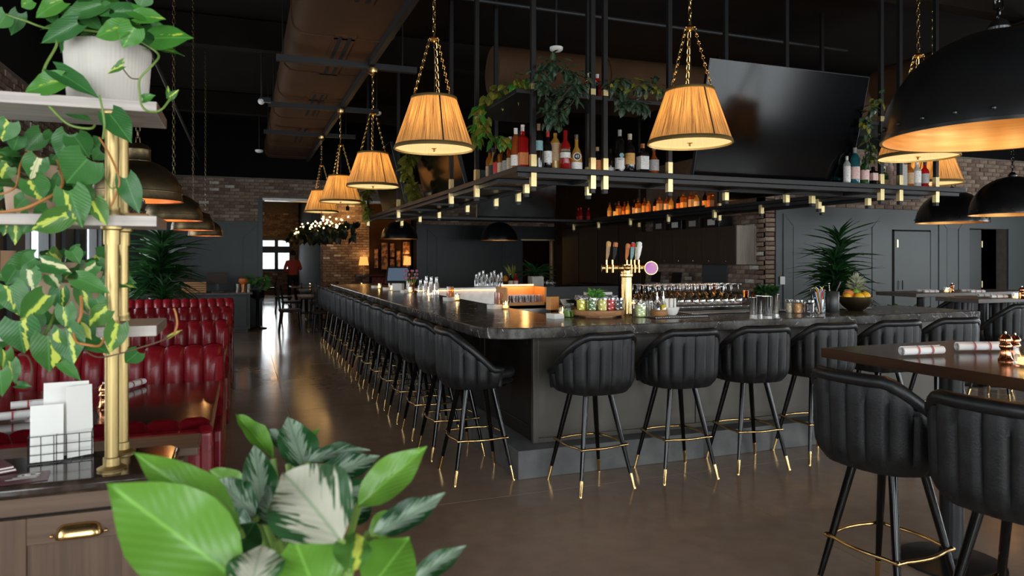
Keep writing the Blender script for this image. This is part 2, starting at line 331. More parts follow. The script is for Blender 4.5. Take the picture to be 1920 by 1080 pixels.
leaf_mat('leaf_dark', (.020, .055, .024), (.040, .085, .034), (.10, .13, .09), 'silver', amount=.0)
leaf_mat('leaf_olive_lit', (.14, .16, .02), (.26, .24, .035), (.42, .38, .08), 'streak', amount=.3)  # olive variegation, brightened to carry the yellow lamplight in its colour
leaf_mat('leaf_black', (.004, .010, .005), (.008, .016, .007))
leaf_mat('leaf_herb', (.09, .32, .05), (.16, .42, .08))

# ---------------------------------------------------------------- mesh builder
class MB:
    def __init__(s): s.v = []; s.f = []; s.uv = None
    def add(s, vs, fs):
        o = len(s.v); s.v += [tuple(p) for p in vs]; s.f += [tuple(i + o for i in f) for f in fs]; return s
    def box(s, x0, y0, z0, x1, y1, z1):
        return s.add([(x0, y0, z0), (x1, y0, z0), (x1, y1, z0), (x0, y1, z0), (x0, y0, z1), (x1, y0, z1), (x1, y1, z1), (x0, y1, z1)],
                     [(0, 3, 2, 1), (4, 5, 6, 7), (0, 1, 5, 4), (1, 2, 6, 5), (2, 3, 7, 6), (3, 0, 4, 7)])
    def cbox(s, c, d): return s.box(c[0] - d[0] / 2, c[1] - d[1] / 2, c[2] - d[2] / 2, c[0] + d[0] / 2, c[1] + d[1] / 2, c[2] + d[2] / 2)
    def lathe(s, prof, c=(0, 0, 0), n=24, closed_top=False, closed_bot=False, wob=None):
        vs = []; fs = []
        for (r, z) in prof:
            for k in range(n):
                a = 2 * PI * k / n; rr = r * (wob(k, z) if wob else 1)
                vs.append((c[0] + rr * math.cos(a), c[1] + rr * math.sin(a), c[2] + z))
        for i in range(len(prof) - 1):
            for k in range(n):
                k2 = (k + 1) % n; fs.append((i * n + k, i * n + k2, (i + 1) * n + k2, (i + 1) * n + k))
        if closed_bot: fs.append(tuple(range(n - 1, -1, -1)))
        if closed_top: fs.append(tuple((len(prof) - 1) * n + k for k in range(n)))
        return s.add(vs, fs)
    def tube(s, pts, r, n=8, cap=True, loop=False):
        pts = [Vector(p) for p in pts]; m = len(pts); rs = r if isinstance(r, (list, tuple)) else [r] * m
        vs = []; fs = []; up = Vector((0, 0, 1)); prev = None
        for i, p in enumerate(pts):
            if loop: t = pts[(i + 1) % m] - pts[i - 1]
            else: t = (pts[min(i + 1, m - 1)] - pts[max(i - 1, 0)])
            if t.length < 1e-9: t = Vector((0, 0, 1))
            t.normalize()
            if prev is None:
                a = up.cross(t)
                if a.length < .05: a = Vector((1, 0, 0)).cross(t)
            else:
                a = prev - t * prev.dot(t)
            a.normalize(); prev = a; b = t.cross(a)
            for k in range(n):
                g = 2 * PI * k / n; vs.append(p + (a * math.cos(g) + b * math.sin(g)) * rs[i])
        for i in range(m if loop else m - 1):
            j = (i + 1) % m
            for k in range(n):
                k2 = (k + 1) % n; fs.append((i * n + k, i * n + k2, j * n + k2, j * n + k))
        if cap and not loop: fs.append(tuple(range(n - 1, -1, -1))); fs.append(tuple((m - 1) * n + k for k in range(n)))
        return s.add(vs, fs)
    def prism(s, poly, z0, z1):
        n = len(poly)
        vs = [(p[0], p[1], z0) for p in poly] + [(p[0], p[1], z1) for p in poly]
        fs = [tuple(range(n - 1, -1, -1)), tuple(range(n, 2 * n))] + [(i, (i + 1) % n, n + (i + 1) % n, n + i) for i in range(n)]
        return s.add(vs, fs)
    def ball(s, c, r, n=12, m=8, sz=1):
        prof = [(max(1e-4, r * math.sin(PI * i / m)), -r * sz * math.cos(PI * i / m)) for i in range(m + 1)]
        return s.lathe(prof, c, n)
    def xf(s, mat):
        s.v = [tuple(mat @ Vector(p)) for p in s.v]; return s
    def mesh(s, name, mat, smooth=35):
        me = bpy.data.meshes.new(name); me.from_pydata(s.v, [], s.f); me.materials.append(MATS[mat])
        if smooth:
            me.shade_smooth(); me.set_sharp_from_angle(angle=R(smooth))
        me.update(); return me
    def build(s, name, mat, parent=None, smooth=35, bevel=0, seg=2):
        o = bpy.data.objects.new(name, s.mesh(name, mat, smooth)); col.objects.link(o)
        if parent: o.parent = parent
        if bevel:
            b = o.modifiers.new('bevel', 'BEVEL'); b.width = bevel; b.segments = seg; b.limit_method = 'ANGLE'; b.angle_limit = R(40)
        return o
def inst(name, me, parent=None, loc=(0, 0, 0), rot=(0, 0, 0), sc=(1, 1, 1)):
    o = bpy.data.objects.new(name, me); col.objects.link(o)
    if parent: o.parent = parent
    o.location = loc; o.rotation_euler = rot; o.scale = sc; return o
def tag(o, label, cat, group=None):
    o['label'] = label; o['category'] = cat
    if group: o['group'] = group
    return o
def thing(name, label, cat, loc=(0, 0, 0), rz=0, group=None):
    o = bpy.data.objects.new(name, None); col.objects.link(o); o.empty_display_size = .05
    o.location = loc; o.rotation_euler = (0, 0, rz); return tag(o, label, cat, group)
def dup(root, loc, rz=0, label=None, group=None, sc=None):
    r = root.copy(); col.objects.link(r); r.location = loc; r.rotation_euler = (0, 0, rz)
    if label: r['label'] = label
    if group: r['group'] = group
    if sc: r.scale = sc
    def rec(a, b):
        for ch in list(a.children):
            c = ch.copy(); col.objects.link(c); c.parent = b; rec(ch, c)
    rec(root, r); return r
def struct(o): o['kind'] = 'structure'; return o
ORD = ['first', 'second', 'third', 'fourth', 'fifth', 'sixth', 'seventh', 'eighth', 'ninth', 'tenth', 'eleventh', 'twelfth', 'thirteenth', 'fourteenth', 'fifteenth', 'sixteenth', 'seventeenth', 'eighteenth']
def bez(a, b, c, n=8):
    a, b, c = Vector(a), Vector(b), Vector(c)
    return [a * (1 - t) ** 2 + b * 2 * t * (1 - t) + c * t * t for t in [i / n for i in range(n + 1)]]
def smooth_path(pts, k=5):
    pts = [Vector(p) for p in pts]; out = []
    for i in range(len(pts) - 1):
        p0 = pts[max(i - 1, 0)]; p1 = pts[i]; p2 = pts[i + 1]; p3 = pts[min(i + 2, len(pts) - 1)]
        for j in range(k):
            t = j / k
            out.append(.5 * ((2 * p1) + (p2 - p0) * t + (2 * p0 - 5 * p1 + 4 * p2 - p3) * t * t + (-p0 + 3 * p1 - 3 * p2 + p3) * t ** 3))
    out.append(pts[-1]); return out

# ---------------------------------------------------------------- leaves
def interp(tab, t):
    for i in range(len(tab) - 1):
        if t <= tab[i + 1][0]:
            a, b = tab[i], tab[i + 1]; k = (t - a[0]) / (b[0] - a[0]); return a[1] + (b[1] - a[1]) * k
    return tab[-1][1]
LEAF_W = {'heart': [(0, .30), (.08, .42), (.2, .49), (.35, .5), (.5, .45), (.65, .34), (.8, .19), (.92, .07), (1, .0)],
          'lance': [(0, .03), (.06, .16), (.18, .36), (.32, .47), (.46, .5), (.62, .44), (.76, .31), (.88, .15), (.95, .06), (1, 0)],
          'strap': [(0, .32), (.15, .45), (.4, .5), (.7, .36), (.9, .13), (1, 0)]}
def leaf_mesh(name, kind, mat, n=8, m=3, fold=.16, droop=.15, wave=.02, twist=0):
    vs = []; uvs = []
    for i in range(n + 1):
        t = i / n; hw = max(.001, interp(LEAF_W[kind], t))
        for j in range(-m, m + 1):
            s = j / m
            y = t - (.20 * (1 - t) ** 3 * s * s if kind == 'heart' else 0)
            x = hw * s
            z = -droop * t * t + fold * hw * abs(s) ** 1.3 + wave * math.sin(t * 14 + (2 if s > 0 else 0)) * abs(s)
            a = twist * t
            vs.append((x * math.cos(a), y, z + x * math.sin(a))); uvs.append((.5 + s * hw, t))
    W_ = 2 * m + 1
    fs = [(i * W_ + j, i * W_ + j + 1, (i + 1) * W_ + j + 1, (i + 1) * W_ + j) for i in range(n) for j in range(2 * m)]
    me = bpy.data.meshes.new(name); me.from_pydata(vs, [], fs); me.materials.append(MATS[mat]); me.shade_smooth()
    ul = me.uv_layers.new(name='UVMap')
    for lp in me.loops: ul.data[lp.index].uv = uvs[lp.vertex_index]
    return me
LEAVES = {}
def leafset(mat, kind, n=8, m=3, droop=.15, fold=.16, wave=.02):
    k = (mat, kind, n, m, droop, fold)
    if k not in LEAVES:
        LEAVES[k] = [leaf_mesh('leaf', kind, mat, n, m, fold * f, droop * d, wave, tw) for f, d, tw in ((1, 1, 0), (.5, 1.6, .25), (1.5, .6, -.25), (.9, 2.0, .1))]
    return LEAVES[k]
def put_leaf(parent, mes, base, tip, width, nrm, name='leaf'):
    """a leaf from base to tip (world), lying square to nrm; parent sits unrotated at its own location"""
    base = Vector(base); tip = Vector(tip); Y = tip - base; ln = Y.length; Y.normalize()
    Z = Vector(nrm); Z = Z - Y * Z.dot(Y)
    if Z.length < 1e-3: Z = Vector((0, 0, 1)) - Y * Y.z
    Z.normalize(); X = Y.cross(Z)
    o = bpy.data.objects.new(name, random.choice(mes)); col.objects.link(o); o.parent = parent
    m = Matrix(((X.x, Y.x, Z.x, 0), (X.y, Y.y, Z.y, 0), (X.z, Y.z, Z.z, 0), (0, 0, 0, 1)))
    o.matrix_basis = Matrix.Translation(base - parent.location) @ m @ Matrix.Diagonal((width, ln, ln, 1))
    return o

# ================================================================ THE SETTING
XL, XR, YF, YB, YFAR, ZC = -2.4, 16.0, -3.6, 17.5, 32.0, 4.7
# floor: poured slabs with saw-cut joints
fl = struct(MB().box(XL - .2, YF - .2, -.12, XR + .2, YFAR + .2, -.0035).build('floor', 'joint_fill', smooth=0))
jx = [XL - .2, .42 - 2.54, .42, 2.96, 5.5, 8.04, 10.58, 13.12, XR + .2]; jy = [YF - .2, -2.1, 1.1, 4.3, 7.5, 10.7, 13.9, 17.1, 20.3, 23.5, 26.7, YFAR + .2]
for i in range(len(jx) - 1):
    for j in range(len(jy) - 1):
        MB().box(jx[i] + .003, jy[j] + .003, -.0034, jx[i + 1] - .003, jy[j + 1] - .003, 0).build('floor_slab', 'polished_concrete', fl, smooth=0)
# ceiling
struct(MB().box(XL - .2, YF - .2, ZC, XR + .2, YFAR + .2, ZC + .1).build('ceiling', 'ceiling_paint', smooth=0))

def wall_holes(mb, axis, pos, thick, a0, a1, z0, z1, holes):
    """wall in plane axis=pos, spanning a0..a1 and z0..z1 with rectangular holes (b0,b1,c0,c1)"""
    def bx(b0, b1, c0, c1):
        if b1 - b0 < 1e-4 or c1 - c0 < 1e-4: return
        if axis == 'y': mb.box(b0, pos, c0, b1, pos + thick, c1)
        else: mb.box(pos, b0, c0, pos + thick, b1, c1)
    cur = a0
    for (b0, b1, c0, c1) in sorted(holes):
        bx(cur, b0, z0, z1); bx(b0, b1, z0, c0); bx(b0, b1, c1, z1); cur = b1
    bx(cur, a1, z0, z1)
    return mb
BW, BH, BJ = .205, .064, .012
brick_variants = []
for k in range(4):
    d = .016 + .004 * k; w_, h_ = BW / 2, BH / 2; e = .005; rr = random.Random(k)
    j = lambda: rr.uniform(-.0025, .0025)
    back = [(-w_, 0, -h_), (w_, 0, -h_), (w_, 0, h_), (-w_, 0, h_)]
    mid = [(x + j(), -d + e, z + j()) for x, y, z in back]
    fr = [(x * (1 - e / w_), -d + j() * .5, z * (1 - e / h_)) for x, y, z in back]
    vs = back + mid + fr; fs = [(8, 9, 10, 11)]
    for q in range(4):
        q2 = (q + 1) % 4; fs += [(q, q2, 4 + q2, 4 + q), (4 + q, 4 + q2, 8 + q2, 8 + q)]
    m_ = MB().add(vs, fs); brick_variants.append((m_, m_.mesh('brick', 'brick', smooth=0)))
def brickwork(parent, frame, L_, H_, inside=None, single=300, key=None):
    """bricks on a plane: frame(a, h) -> (Vector, rot_z); the nearest `single` ones are objects, the rest one joined part"""
    pos = []; rows = int(H_ / (BH + BJ))
    if L_ < .25:
        pos = [(L_ / 2, r_ * (BH + BJ) + BH / 2 + BJ / 2, (L_ - .004) / BW) for r_ in range(rows) if inside is None or inside(L_ / 2, r_ * (BH + BJ))]; rows = 0
    for r_ in range(rows):
        a = -(BW + BJ) / 2 * (r_ % 2)
        while a < L_:
            c = a + BW / 2; h = r_ * (BH + BJ) + BH / 2 + BJ / 2
            if a + BW > .03 and a < L_ - .03 and (inside is None or inside(c, h)):
                lo_, hi_ = max(a, .002), min(a + BW, L_ - .002); pos.append(((lo_ + hi_) / 2, h, (hi_ - lo_) / BW))
            a += BW + BJ
    if key: pos.sort(key=key)
    rest = MB()
    for i, (c, h, s) in enumerate(pos):
        p, rz = frame(c, h); k = random.randrange(4)
        if i < single:
            inst('brick', brick_variants[k][1], parent, p, (0, 0, rz), (s, 1, 1))
        else:
            mt = Matrix.Translation(p) @ Matrix.Rotation(rz, 4, 'Z') @ Matrix.Diagonal((s, 1, 1, 1))
            rest.add([mt @ Vector(q) for q in brick_variants[k][0].v], brick_variants[k][0].f)
    if rest.v:
        o = rest.build('brick_field', 'brick', parent, smooth=0); o['kind'] = 'stuff'

ZG, ZB = 2.40, 3.42           # top of the painted panelling, top of the brick band
# --- back wall, left of the passage and over it
wl = wall_holes(MB(), 'y', YB, .25, XL, 4.0, 0, ZB, [(.43, 4.0, 0, 2.95)]).build('wall_back', 'mortar', smooth=0); struct(wl)
brickwork(wl, lambda a, h: (Vector((-1.9 + a, YB, ZG + h)), 0), 5.9, ZB - ZG, lambda a, h: (a < 2.28 or h > .62), 300, key=lambda p: abs(p[0] - 1.6))
struct(MB().box(XL, YB, ZB, XR, YB + .25, ZC).build('wall_back_upper', 'black_paint', smooth=0))
p = MB().box(XL, YB - .03, 0, .43, YB, ZG).build('panelling', 'grey_paint', wl, smooth=0)
def frame_panel(parent, x0, x1, z0, z1, y, mat, w=.11, d=.02):
    """one panel with a raised picture-frame border of four mitred rails and a groove round the field"""
    r = [((x0, z0), (x1, z0), (x1 - w, z0 + w), (x0 + w, z0 + w)), ((x1, z0), (x1, z1), (x1 - w, z1 - w), (x1 - w, z0 + w)),
         ((x1, z1), (x0, z1), (x0 + w, z1 - w), (x1 - w, z1 - w)), ((x0, z1), (x0, z0), (x0 + w, z0 + w), (x0 + w, z1 - w))]
    for q in r:
        cx = sum(a for a, b in q) / 4; cz = sum(b for a, b in q) / 4
        q = [(cx + (a - cx) * (1 - .004 / max(.05, abs(a - cx))), cz + (b - cz) * (1 - .004 / max(.05, abs(b - cz)))) for a, b in q]
        vs = [(a, y, b) for a, b in q] + [(a, y - d, b) for a, b in q]
        MB().add(vs, [(4, 5, 6, 7), (0, 1, 5, 4), (1, 2, 6, 5), (2, 3, 7, 6), (3, 0, 4, 7)]).build('rail', mat, parent, smooth=0)
    g = .012
    MB().box(x0 + w + g, y - d * .6, z0 + w + g, x1 - w - g, y, z1 - w - g).build('field_panel', mat, parent, smooth=0)
frame_panel(wl, -1.55, .33, .15, ZG - .06, YB - .03, 'grey_paint', .32)
MB().box(.33, YB - .06, 0, .43, YB + .26, 2.95).build('door_jamb', 'grey_paint', wl, smooth=0)
MB().box(.43, YB - .02, 2.9, 4.0, YB + .27, 2.96).build('lintel', 'steel_brushed', wl, smooth=0)
# --- back wall, right of the passage (black panels, opening to the kitchen passage)
wr = wall_holes(MB(), 'y', YB, .25, 4.0, XR, 0, ZB, [(6.95, 7.85, 0, 2.02)]).build('wall_back_right', 'mortar', smooth=0); struct(wr)
brickwork(wr, lambda a, h: (Vector((4.0 + a, YB, ZG + h)), 0), 3.9, ZB - ZG, None, 240)
wall_holes(MB(), 'y', YB - .03, .03, 4.0, 7.9, 0, ZG, [(6.95, 7.85, 0, 2.02)]).build('panelling', 'black_panel_paint', wr, smooth=0)
frame_panel(wr, 4.35, 6.6, .15, ZG - .1, YB - .03, 'black_panel_paint', .24)
MB().box(4.0, YB - .04, 0, 4.08, YB + .26, 2.9).build('door_jamb', 'dark_plaster', wr, smooth=0)
MB().box(6.90, YB - .06, 2.02, 7.85, YB + .02, 2.06).build('door_head', 'brass_plate', wr, smooth=0)
MB().box(7.79, YB - .06, 0, 7.83, YB + .02, 2.02).build('door_jamb', 'steel_brushed', wr, smooth=0)
# --- kitchen block: left flank (x = 7.9) and front (y = 9.25)
XK, YK = 7.9, 9.25
wk = MB().box(XK, YK, 0, XK + .2, YB, ZB).build('wall_kitchen_side', 'mortar', smooth=0); struct(wk)
brickwork(wk, lambda a, h: (Vector((XK, YK + 3.6 - a, .90 + h)), -PI / 2), 3.6, 1.5, lambda a, h: (h < .62 or a > 3.2 or h > 1.18), 300, key=lambda p: -p[0])
MB().box(XK - .03, 12.85, 0, XK, YB, ZB).build('panelling', 'dark_plaster', wk, smooth=0)
for y in (13.0, 14.0, 15.0, 16.0):
    MB().box(XK - .05, y, .1, XK - .03, y + .92, 2.3).build('field_panel', 'walnut_cabinet', wk, smooth=0, bevel=.004)
struct(MB().box(XK, YK + .2, ZB, XK + .2, YB, ZC).build('wall_kitchen_side_upper', 'black_paint', smooth=0))
DR0, DR1 = 12.55, 13.6
wf = wall_holes(MB(), 'y', YK, .2, XK, XR, 0, ZB, [(DR0, DR1, 0, 2.1)]).build('wall_kitchen_front', 'mortar', smooth=0); struct(wf)
brickwork(wf, lambda a, h: (Vector((XK + .18 + a, YK, ZG + h)), 0), 7.6, ZB - ZG, None, 300, key=lambda p: abs(p[0] - 3.4))
brickwork(wf, lambda a, h: (Vector((XK + a, YK, h)), 0), .185, ZB, None, 60)
GX = XK + .19
wall_holes(MB(), 'y', YK - .035, .035, GX, XR, 0, ZG, [(DR0, DR1, 0, 2.1)]).build('panelling', 'grey_paint', wf, smooth=0)
struct(MB().box(XK, YK, ZB, XR, YK + .2, ZC).build('wall_kitchen_front_upper', 'black_paint', smooth=0))
frame_panel(wf, GX + .14, 10.35, .12, 2.28, YK - .035, 'grey_paint', .20, .014)
frame_panel(wf, 11.75, 12.45, .12, 2.28, YK - .035, 'grey_paint', .20, .014)
sw = MB().box(8.16, YK - .055, 1.12, 8.26, YK - .05, 1.25).build('light_switch', 'white_plastic', smooth=0, bevel=.003); tag(sw, 'white rectangular light switch on the grey panelled wall', 'light switch')
# flush service door in the grey wall
dr = MB().box(10.66, YK - .055, .02, 11.52, YK - .045, 2.02).build('door_1', 'grey_paint', smooth=0); struct(dr)
MB().box(10.63, YK - .045, .0, 10.66, YK - .036, 2.05).build('door_gap', 'groove', dr, smooth=0)
MB().box(11.52, YK - .045, .0, 11.55, YK - .036, 2.05).build('door_gap', 'groove', dr, smooth=0)
MB().box(10.63, YK - .045, 2.02, 11.55, YK - .036, 2.05).build('door_gap', 'groove', dr, smooth=0)
MB().box(10.71, YK - .065, 1.74, 10.74, YK - .055, 1.87).build('hinge', 'brass_plate', dr, smooth=0)
MB().tube([(10.80, YK - .10, 1.0), (10.80, YK - .10, 1.16)], .012).build('door_handle', 'black_plastic', dr)
# open dark door at the end of the grey wall
d2 = MB().box(DR0 + .02, YK + .03, .01, DR0 + .40, YK + .07, 2.08).build('door_2', 'black_panel_paint', smooth=0); struct(d2)
for z in (.3, 1.0, 1.75): MB().box(DR0 + .40, YK + .02, z, DR0 + .425, YK + .05, z + .12).build('hinge', 'brass_plate', d2, smooth=0)
struct(MB().box(DR0 - .3, YK + 1.3, 0, XR, YK + 1.4, ZB).build('wall_kitchen_inner', 'black_paint', smooth=0))
# --- left wall with the booth windows
LWIN = [(-.7, 1.1), (2.7, 4.5), (6.1, 7.9), (9.5, 11.3), (12.9, 14.7)]
wleft = wall_holes(MB(), 'x', XL - .2, .2, YF, YFAR, 0, ZC, [(a, b, .75, 2.75) for a, b in LWIN]).build('wall_left', 'black_panel_paint', smooth=0); struct(wleft)
MB().box(XL, YF, 2.78, XL + .012, YB, 3.62).build('mortar_bed', 'mortar', wleft, smooth=0)
brickwork(wleft, lambda a, h: (Vector((XL + .012, YF + 4 + a, 2.80 + h)), PI / 2), 17, .82, None, 300, key=lambda p: abs(p[0] - 8.6))
def window_unit(name, axis, pos, a0, a1, z0, z1, cols=2, rows=2, f=.05, mw=.025):
    def bx(b0, b1, c0, c1, d0, d1):
        return MB().box(pos + d0, b0, c0, pos + d1, b1, c1) if axis == 'x' else MB().box(b0, pos + d0, c0, b1, pos + d1, c1)
    o = struct(bx(a0, a1, z0 - .04, z0, -.02, .24).build(name, 'black_plastic', smooth=0))
    for q in ((a0, a0 + f, z0, z1), (a1 - f, a1, z0, z1), (a0 + f, a1 - f, z0, z0 + f), (a0 + f, a1 - f, z1 - f, z1)):
        bx(*q, .06, .13).build('window_frame', 'black_plastic', o, smooth=0)
    for c in range(1, cols):
        x = a0 + (a1 - a0) * c / cols; bx(x - mw, x + mw, z0 + f, z1 - f, .065, .125).build('mullion', 'black_plastic', o, smooth=0)
    zs = z0 + (z1 - z0) * .72
    if rows > 1: bx(a0 + f, a1 - f, zs - .025, zs + .025, .06, .12).build('transom', 'black_plastic', o, smooth=0)
    edges = [z0 + f, zs, z1 - f] if rows > 1 else [z0 + f, z1 - f]
    for c in range(cols):
        for r_ in range(len(edges) - 1):
            bx(a0 + (a1 - a0) * c / cols, a0 + (a1 - a0) * (c + 1) / cols, edges[r_], edges[r_ + 1], .092, .098).build('pane', 'window_glass', o, smooth=0)
    return o
wn = 0
for a, b in LWIN:
    wn += 1; window_unit('window_%d' % wn, 'x', XL - .2, a, b, .75, 2.75)
for i, y in enumerate((4.85, 5.75, 8.25, 9.15, 11.65, 12.55, 15.2)):     # grey reveals and drapes between the windows
    MB().box(XL, y, 0, XL + .05, y + .5, 2.76).build('pilaster', 'grey_paint', wleft, smooth=0)
# --- street wall behind the viewer and terrace wall on the right
FW = [(-2.1, .9), (1.9, 4.9), (5.9, 8.9), (9.9, 12.9)]
struct(wall_holes(MB(), 'y', YF - .2, .2, XL - .2, XR + .2, 0, ZC, [(a, b, .5, 2.95) for a, b in FW]).build('wall_front', 'black_panel_paint', smooth=0))
for a, b in FW:
    wn += 1; window_unit('window_%d' % wn, 'y', YF - .2, a, b, .5, 2.95, 3)
RW = [(-1.7, 1.7), (2.9, 6.3)]
struct(wall_holes(MB(), 'x', XR, .2, YF, YFAR, 0, ZC, [(a, b, .6, 2.9) for a, b in RW]).build('wall_right', 'black_panel_paint', smooth=0))
for a, b in RW:
    wn += 1; window_unit('window_%d' % wn, 'x', XR, a, b, .6, 2.9, 3)

# ---------------------------------------------------------------- the dining room beyond the passage
YP = 22.0
wp = MB().box(2.26, YP, 0, 3.65, YP + .5, ZB).build('wall_passage', 'mortar', smooth=0); struct(wp)
brickwork(wp, lambda a, h: (Vector((2.26 + a, YP, .0 + h)), 0), 1.39, 3.2, None, 0)
brickwork(wp, lambda a, h: (Vector((2.26, YP + .5 - a, h)), -PI / 2), .5, 3.2, None, 0)
struct(MB().box(3.65, YP, 0, XK + 2, YP + .3, ZC).build('wall_passage_gallery', 'dark_plaster', smooth=0))
struct(MB().box(2.26, YP + .5, 0, 2.5, YFAR, ZC).build('wall_passage_side', 'black_paint', smooth=0))
fw0, fw1 = .1, 1.98
wfar = wall_holes(MB(), 'y', YFAR, .3, XL, 4, 0, ZC, [(fw0, fw1, 1.0, 2.45)]).build('wall_far', 'mortar', smooth=0); struct(wfar)
brickwork(wfar, lambda a, h: (Vector((XL + a, YFAR, h)), 0), 5.2, 3.5, lambda a, h: not (fw0 - .02 < XL + a < fw1 + .02 and .95 < h < 2.5), 0)
# arched head over the far window
n = 12; cxw = (fw0 + fw1) / 2; hw = (fw1 - fw0) / 2
vs = []; 
for k in range(n + 1):
    t = -1 + 2 * k / n; z = 2.10 + .28 * math.sqrt(max(0, 1 - t * t))
    vs += [(cxw + hw * t, YFAR - .02, z), (cxw + hw * t, YFAR - .02, 2.47), (cxw + hw * t, YFAR + .25, z)]
MB().add(vs, [(3 * k, 3 * k + 3, 3 * k + 4, 3 * k + 1) for k in range(n)] + [(3 * k, 3 * k + 2, 3 * k + 5, 3 * k + 3) for k in range(n)]).build('arch_head', 'mortar', wfar, smooth=0)
wn += 1; wo = window_unit('window_%d' % wn, 'y', YFAR + .02, fw0, fw1, 1.0, 2.42, 3, 1, .10, .075)
MB().box(fw0, YFAR + .05, 1.79, fw1, YFAR + .16, 2.07).build('transom', 'black_plastic', wo, smooth=0)
area('daylight_far_window', (cxw, YFAR + .5, 1.7), (R(-90), 0, 0), 1.9, 1.4, 110, DAY)
for a_, b_ in ((-2.1, -.5),):
    pass

# ---------------------------------------------------------------- ceiling services
dt = thing('air_duct', 'long brown rectangular air duct with slot diffusers above the aisle', 'duct', (1.02, 9, 3.9))
prof = [(-.54, .37), (-.54, .16), (-.52, .07), (-.46, .015), (-.38, 0), (.38, 0), (.46, .015), (.52, .07), (.54, .16), (.54, .37)]
y0 = -3.2
while y0 < YB - .2:
    y1 = min(y0 + 1.56, YB - .15)
    mb = MB().add([(x, y0 - 9, z) for x, z in prof] + [(x, y1 - 9 - .01, z) for x, z in prof], [(k, k + 1, 11 + k, 10 + k) for k in range(9)] + [tuple(range(10)), tuple(range(19, 9, -1))])
    mb.build('duct_section', 'duct_metal', dt, smooth=50)
    mb = MB().add([(x * 1.025, y1 - 9 - .03, z - .012) for x, z in prof] + [(x * 1.025, y1 - 9 + .03, z - .012) for x, z in prof], [(k, k + 1, 11 + k, 10 + k) for k in range(9)] + [tuple(range(10)), tuple(range(19, 9, -1))])
    mb.build('duct_flange', 'duct_metal', dt, smooth=50)
    y0 = y1 + .0
for y in (-.6, 2.6, 4.9, 7.6, 10.4, 13.2):
    df = MB().box(-.11, y - 9, -.012, .11, y - 9 + 1.7, 0).build('slot_diffuser', 'duct_metal', dt, smooth=0)
    for x in (-.05, .05): MB().box(x - .02, y - 9 + .05, -.016, x + .02, y - 9 + 1.65, -.012).build('slot', 'groove', df, smooth=0)
st = thing('ceiling_track', 'dark steel channel running along the underside of the brown air duct', 'track', (1.4, 6, 3.8))
MB().box(-.03, -9, -.02, .03, 11, .06).build('channel', 'steel_beam', st, smooth=0)
for i, y in enumerate((3.1, 5.7, 8.35, 10.9, 13.3)):
    o = MB().box(-.75, -.035, 0, .85, .035, .07).build('ceiling_strut', 'steel_beam', smooth=0); o.location = (1.1, y, 3.76)
    tag(o, 'dark steel strut crossing below the brown duct, %s from the booth plants' % ORD[i], 'strut', 'struts under the air duct')
    for x in (-.68, .68): MB().tube([(x, 0, .05), (x, 0, .9)], .008, 6).build('hanger_rod', 'steel_beam', o)
def pipe_thing(name, label, cat, pts, r, mat, n=12):
    t = thing(name, label, cat, pts[0]); p0 = Vector(pts[0]); t2 = MB().tube([Vector(p) - p0 for p in pts], r, n).build('pipe', mat, t)
    d = (Vector(pts[1]) - p0); k = int(d.length / 1.4)
    for i in range(1, k):
        c = d * i / k; dn = d.normalized() * .02
        MB().tube([c - dn, c + dn], r * 1.04, n).build('pipe_band', mat, t)
    return t
pipe_thing('round_duct', 'dark round spiral duct high above the hanging televisions', 'duct', [(3.0, 8.6, 3.95), (15.5, 8.2, 3.95)], .32, 'duct_metal', 20)
pipe_thing('round_duct', 'dark round spiral duct crossing above the tall dining tables', 'duct', [(8.1, -3, 4.0), (8.6, 7.6, 4.0)], .28, 'duct_metal', 20)
pipe_thing('sprinkler_pipe', 'thin dark sprinkler pipe under the ceiling above the booths', 'pipe', [(-.9, -3, 3.72), (-.9, 17.3, 3.72)], .022, 'steel_beam', 8)
pipe_thing('sprinkler_pipe', 'thin dark sprinkler pipe crossing the ceiling behind the bar', 'pipe', [(-2.2, 7.3, 4.34), (7.6, 7.3, 4.34)], .022, 'steel_beam', 8)
for i, y in enumerate((2.5, 5.6, 10.0, 14.5)):
    o = MB().box(-2.2, y - .09, 4.30, XR - .2, y + .09, 4.68).build('ceiling_beam', 'ceiling_paint', smooth=0)
    tag(o, 'black painted steel ceiling beam, %s from the street windows' % ORD[i], 'beam', 'ceiling beams')
for (u, v, D, lb) in ((1043, 97, 8.2, 'white ceiling smoke detector above the hanging bottle shelf'), (486, 286, 14.0, 'white ceiling smoke detector above the far red booths'), (706, 216, 11.5, 'small white smoke detector beside the pendant lamp chain')):
    p = atd(u, v, D); t = thing('smoke_detector', lb, 'smoke detector', p)
    MB().lathe([(.0, 0), (.05, .002), (.075, .02), (.078, .05)], n=20).build('housing', 'white_plastic', t)
    MB().tube([(0, 0, .04), (0, 0, ZC - p.z)], .012, 6).build('mount', 'steel_beam', t)
o = thing('camera_dome', 'small security camera hanging from the dark ceiling by the booths', 'camera', atd(490, 190, 9.5))
MB().ball((0, 0, 0), .045, 12, 8).build('lens_dome', 'white_plastic', o); MB().tube([(0, 0, .03), (0, 0, ZC - o.location.z)], .012, 6).build('mount', 'steel_beam', o)
MB().cbox((0.05, 0, .02), (.14, .07, .06)).build('housing', 'black_plastic', o, smooth=0)

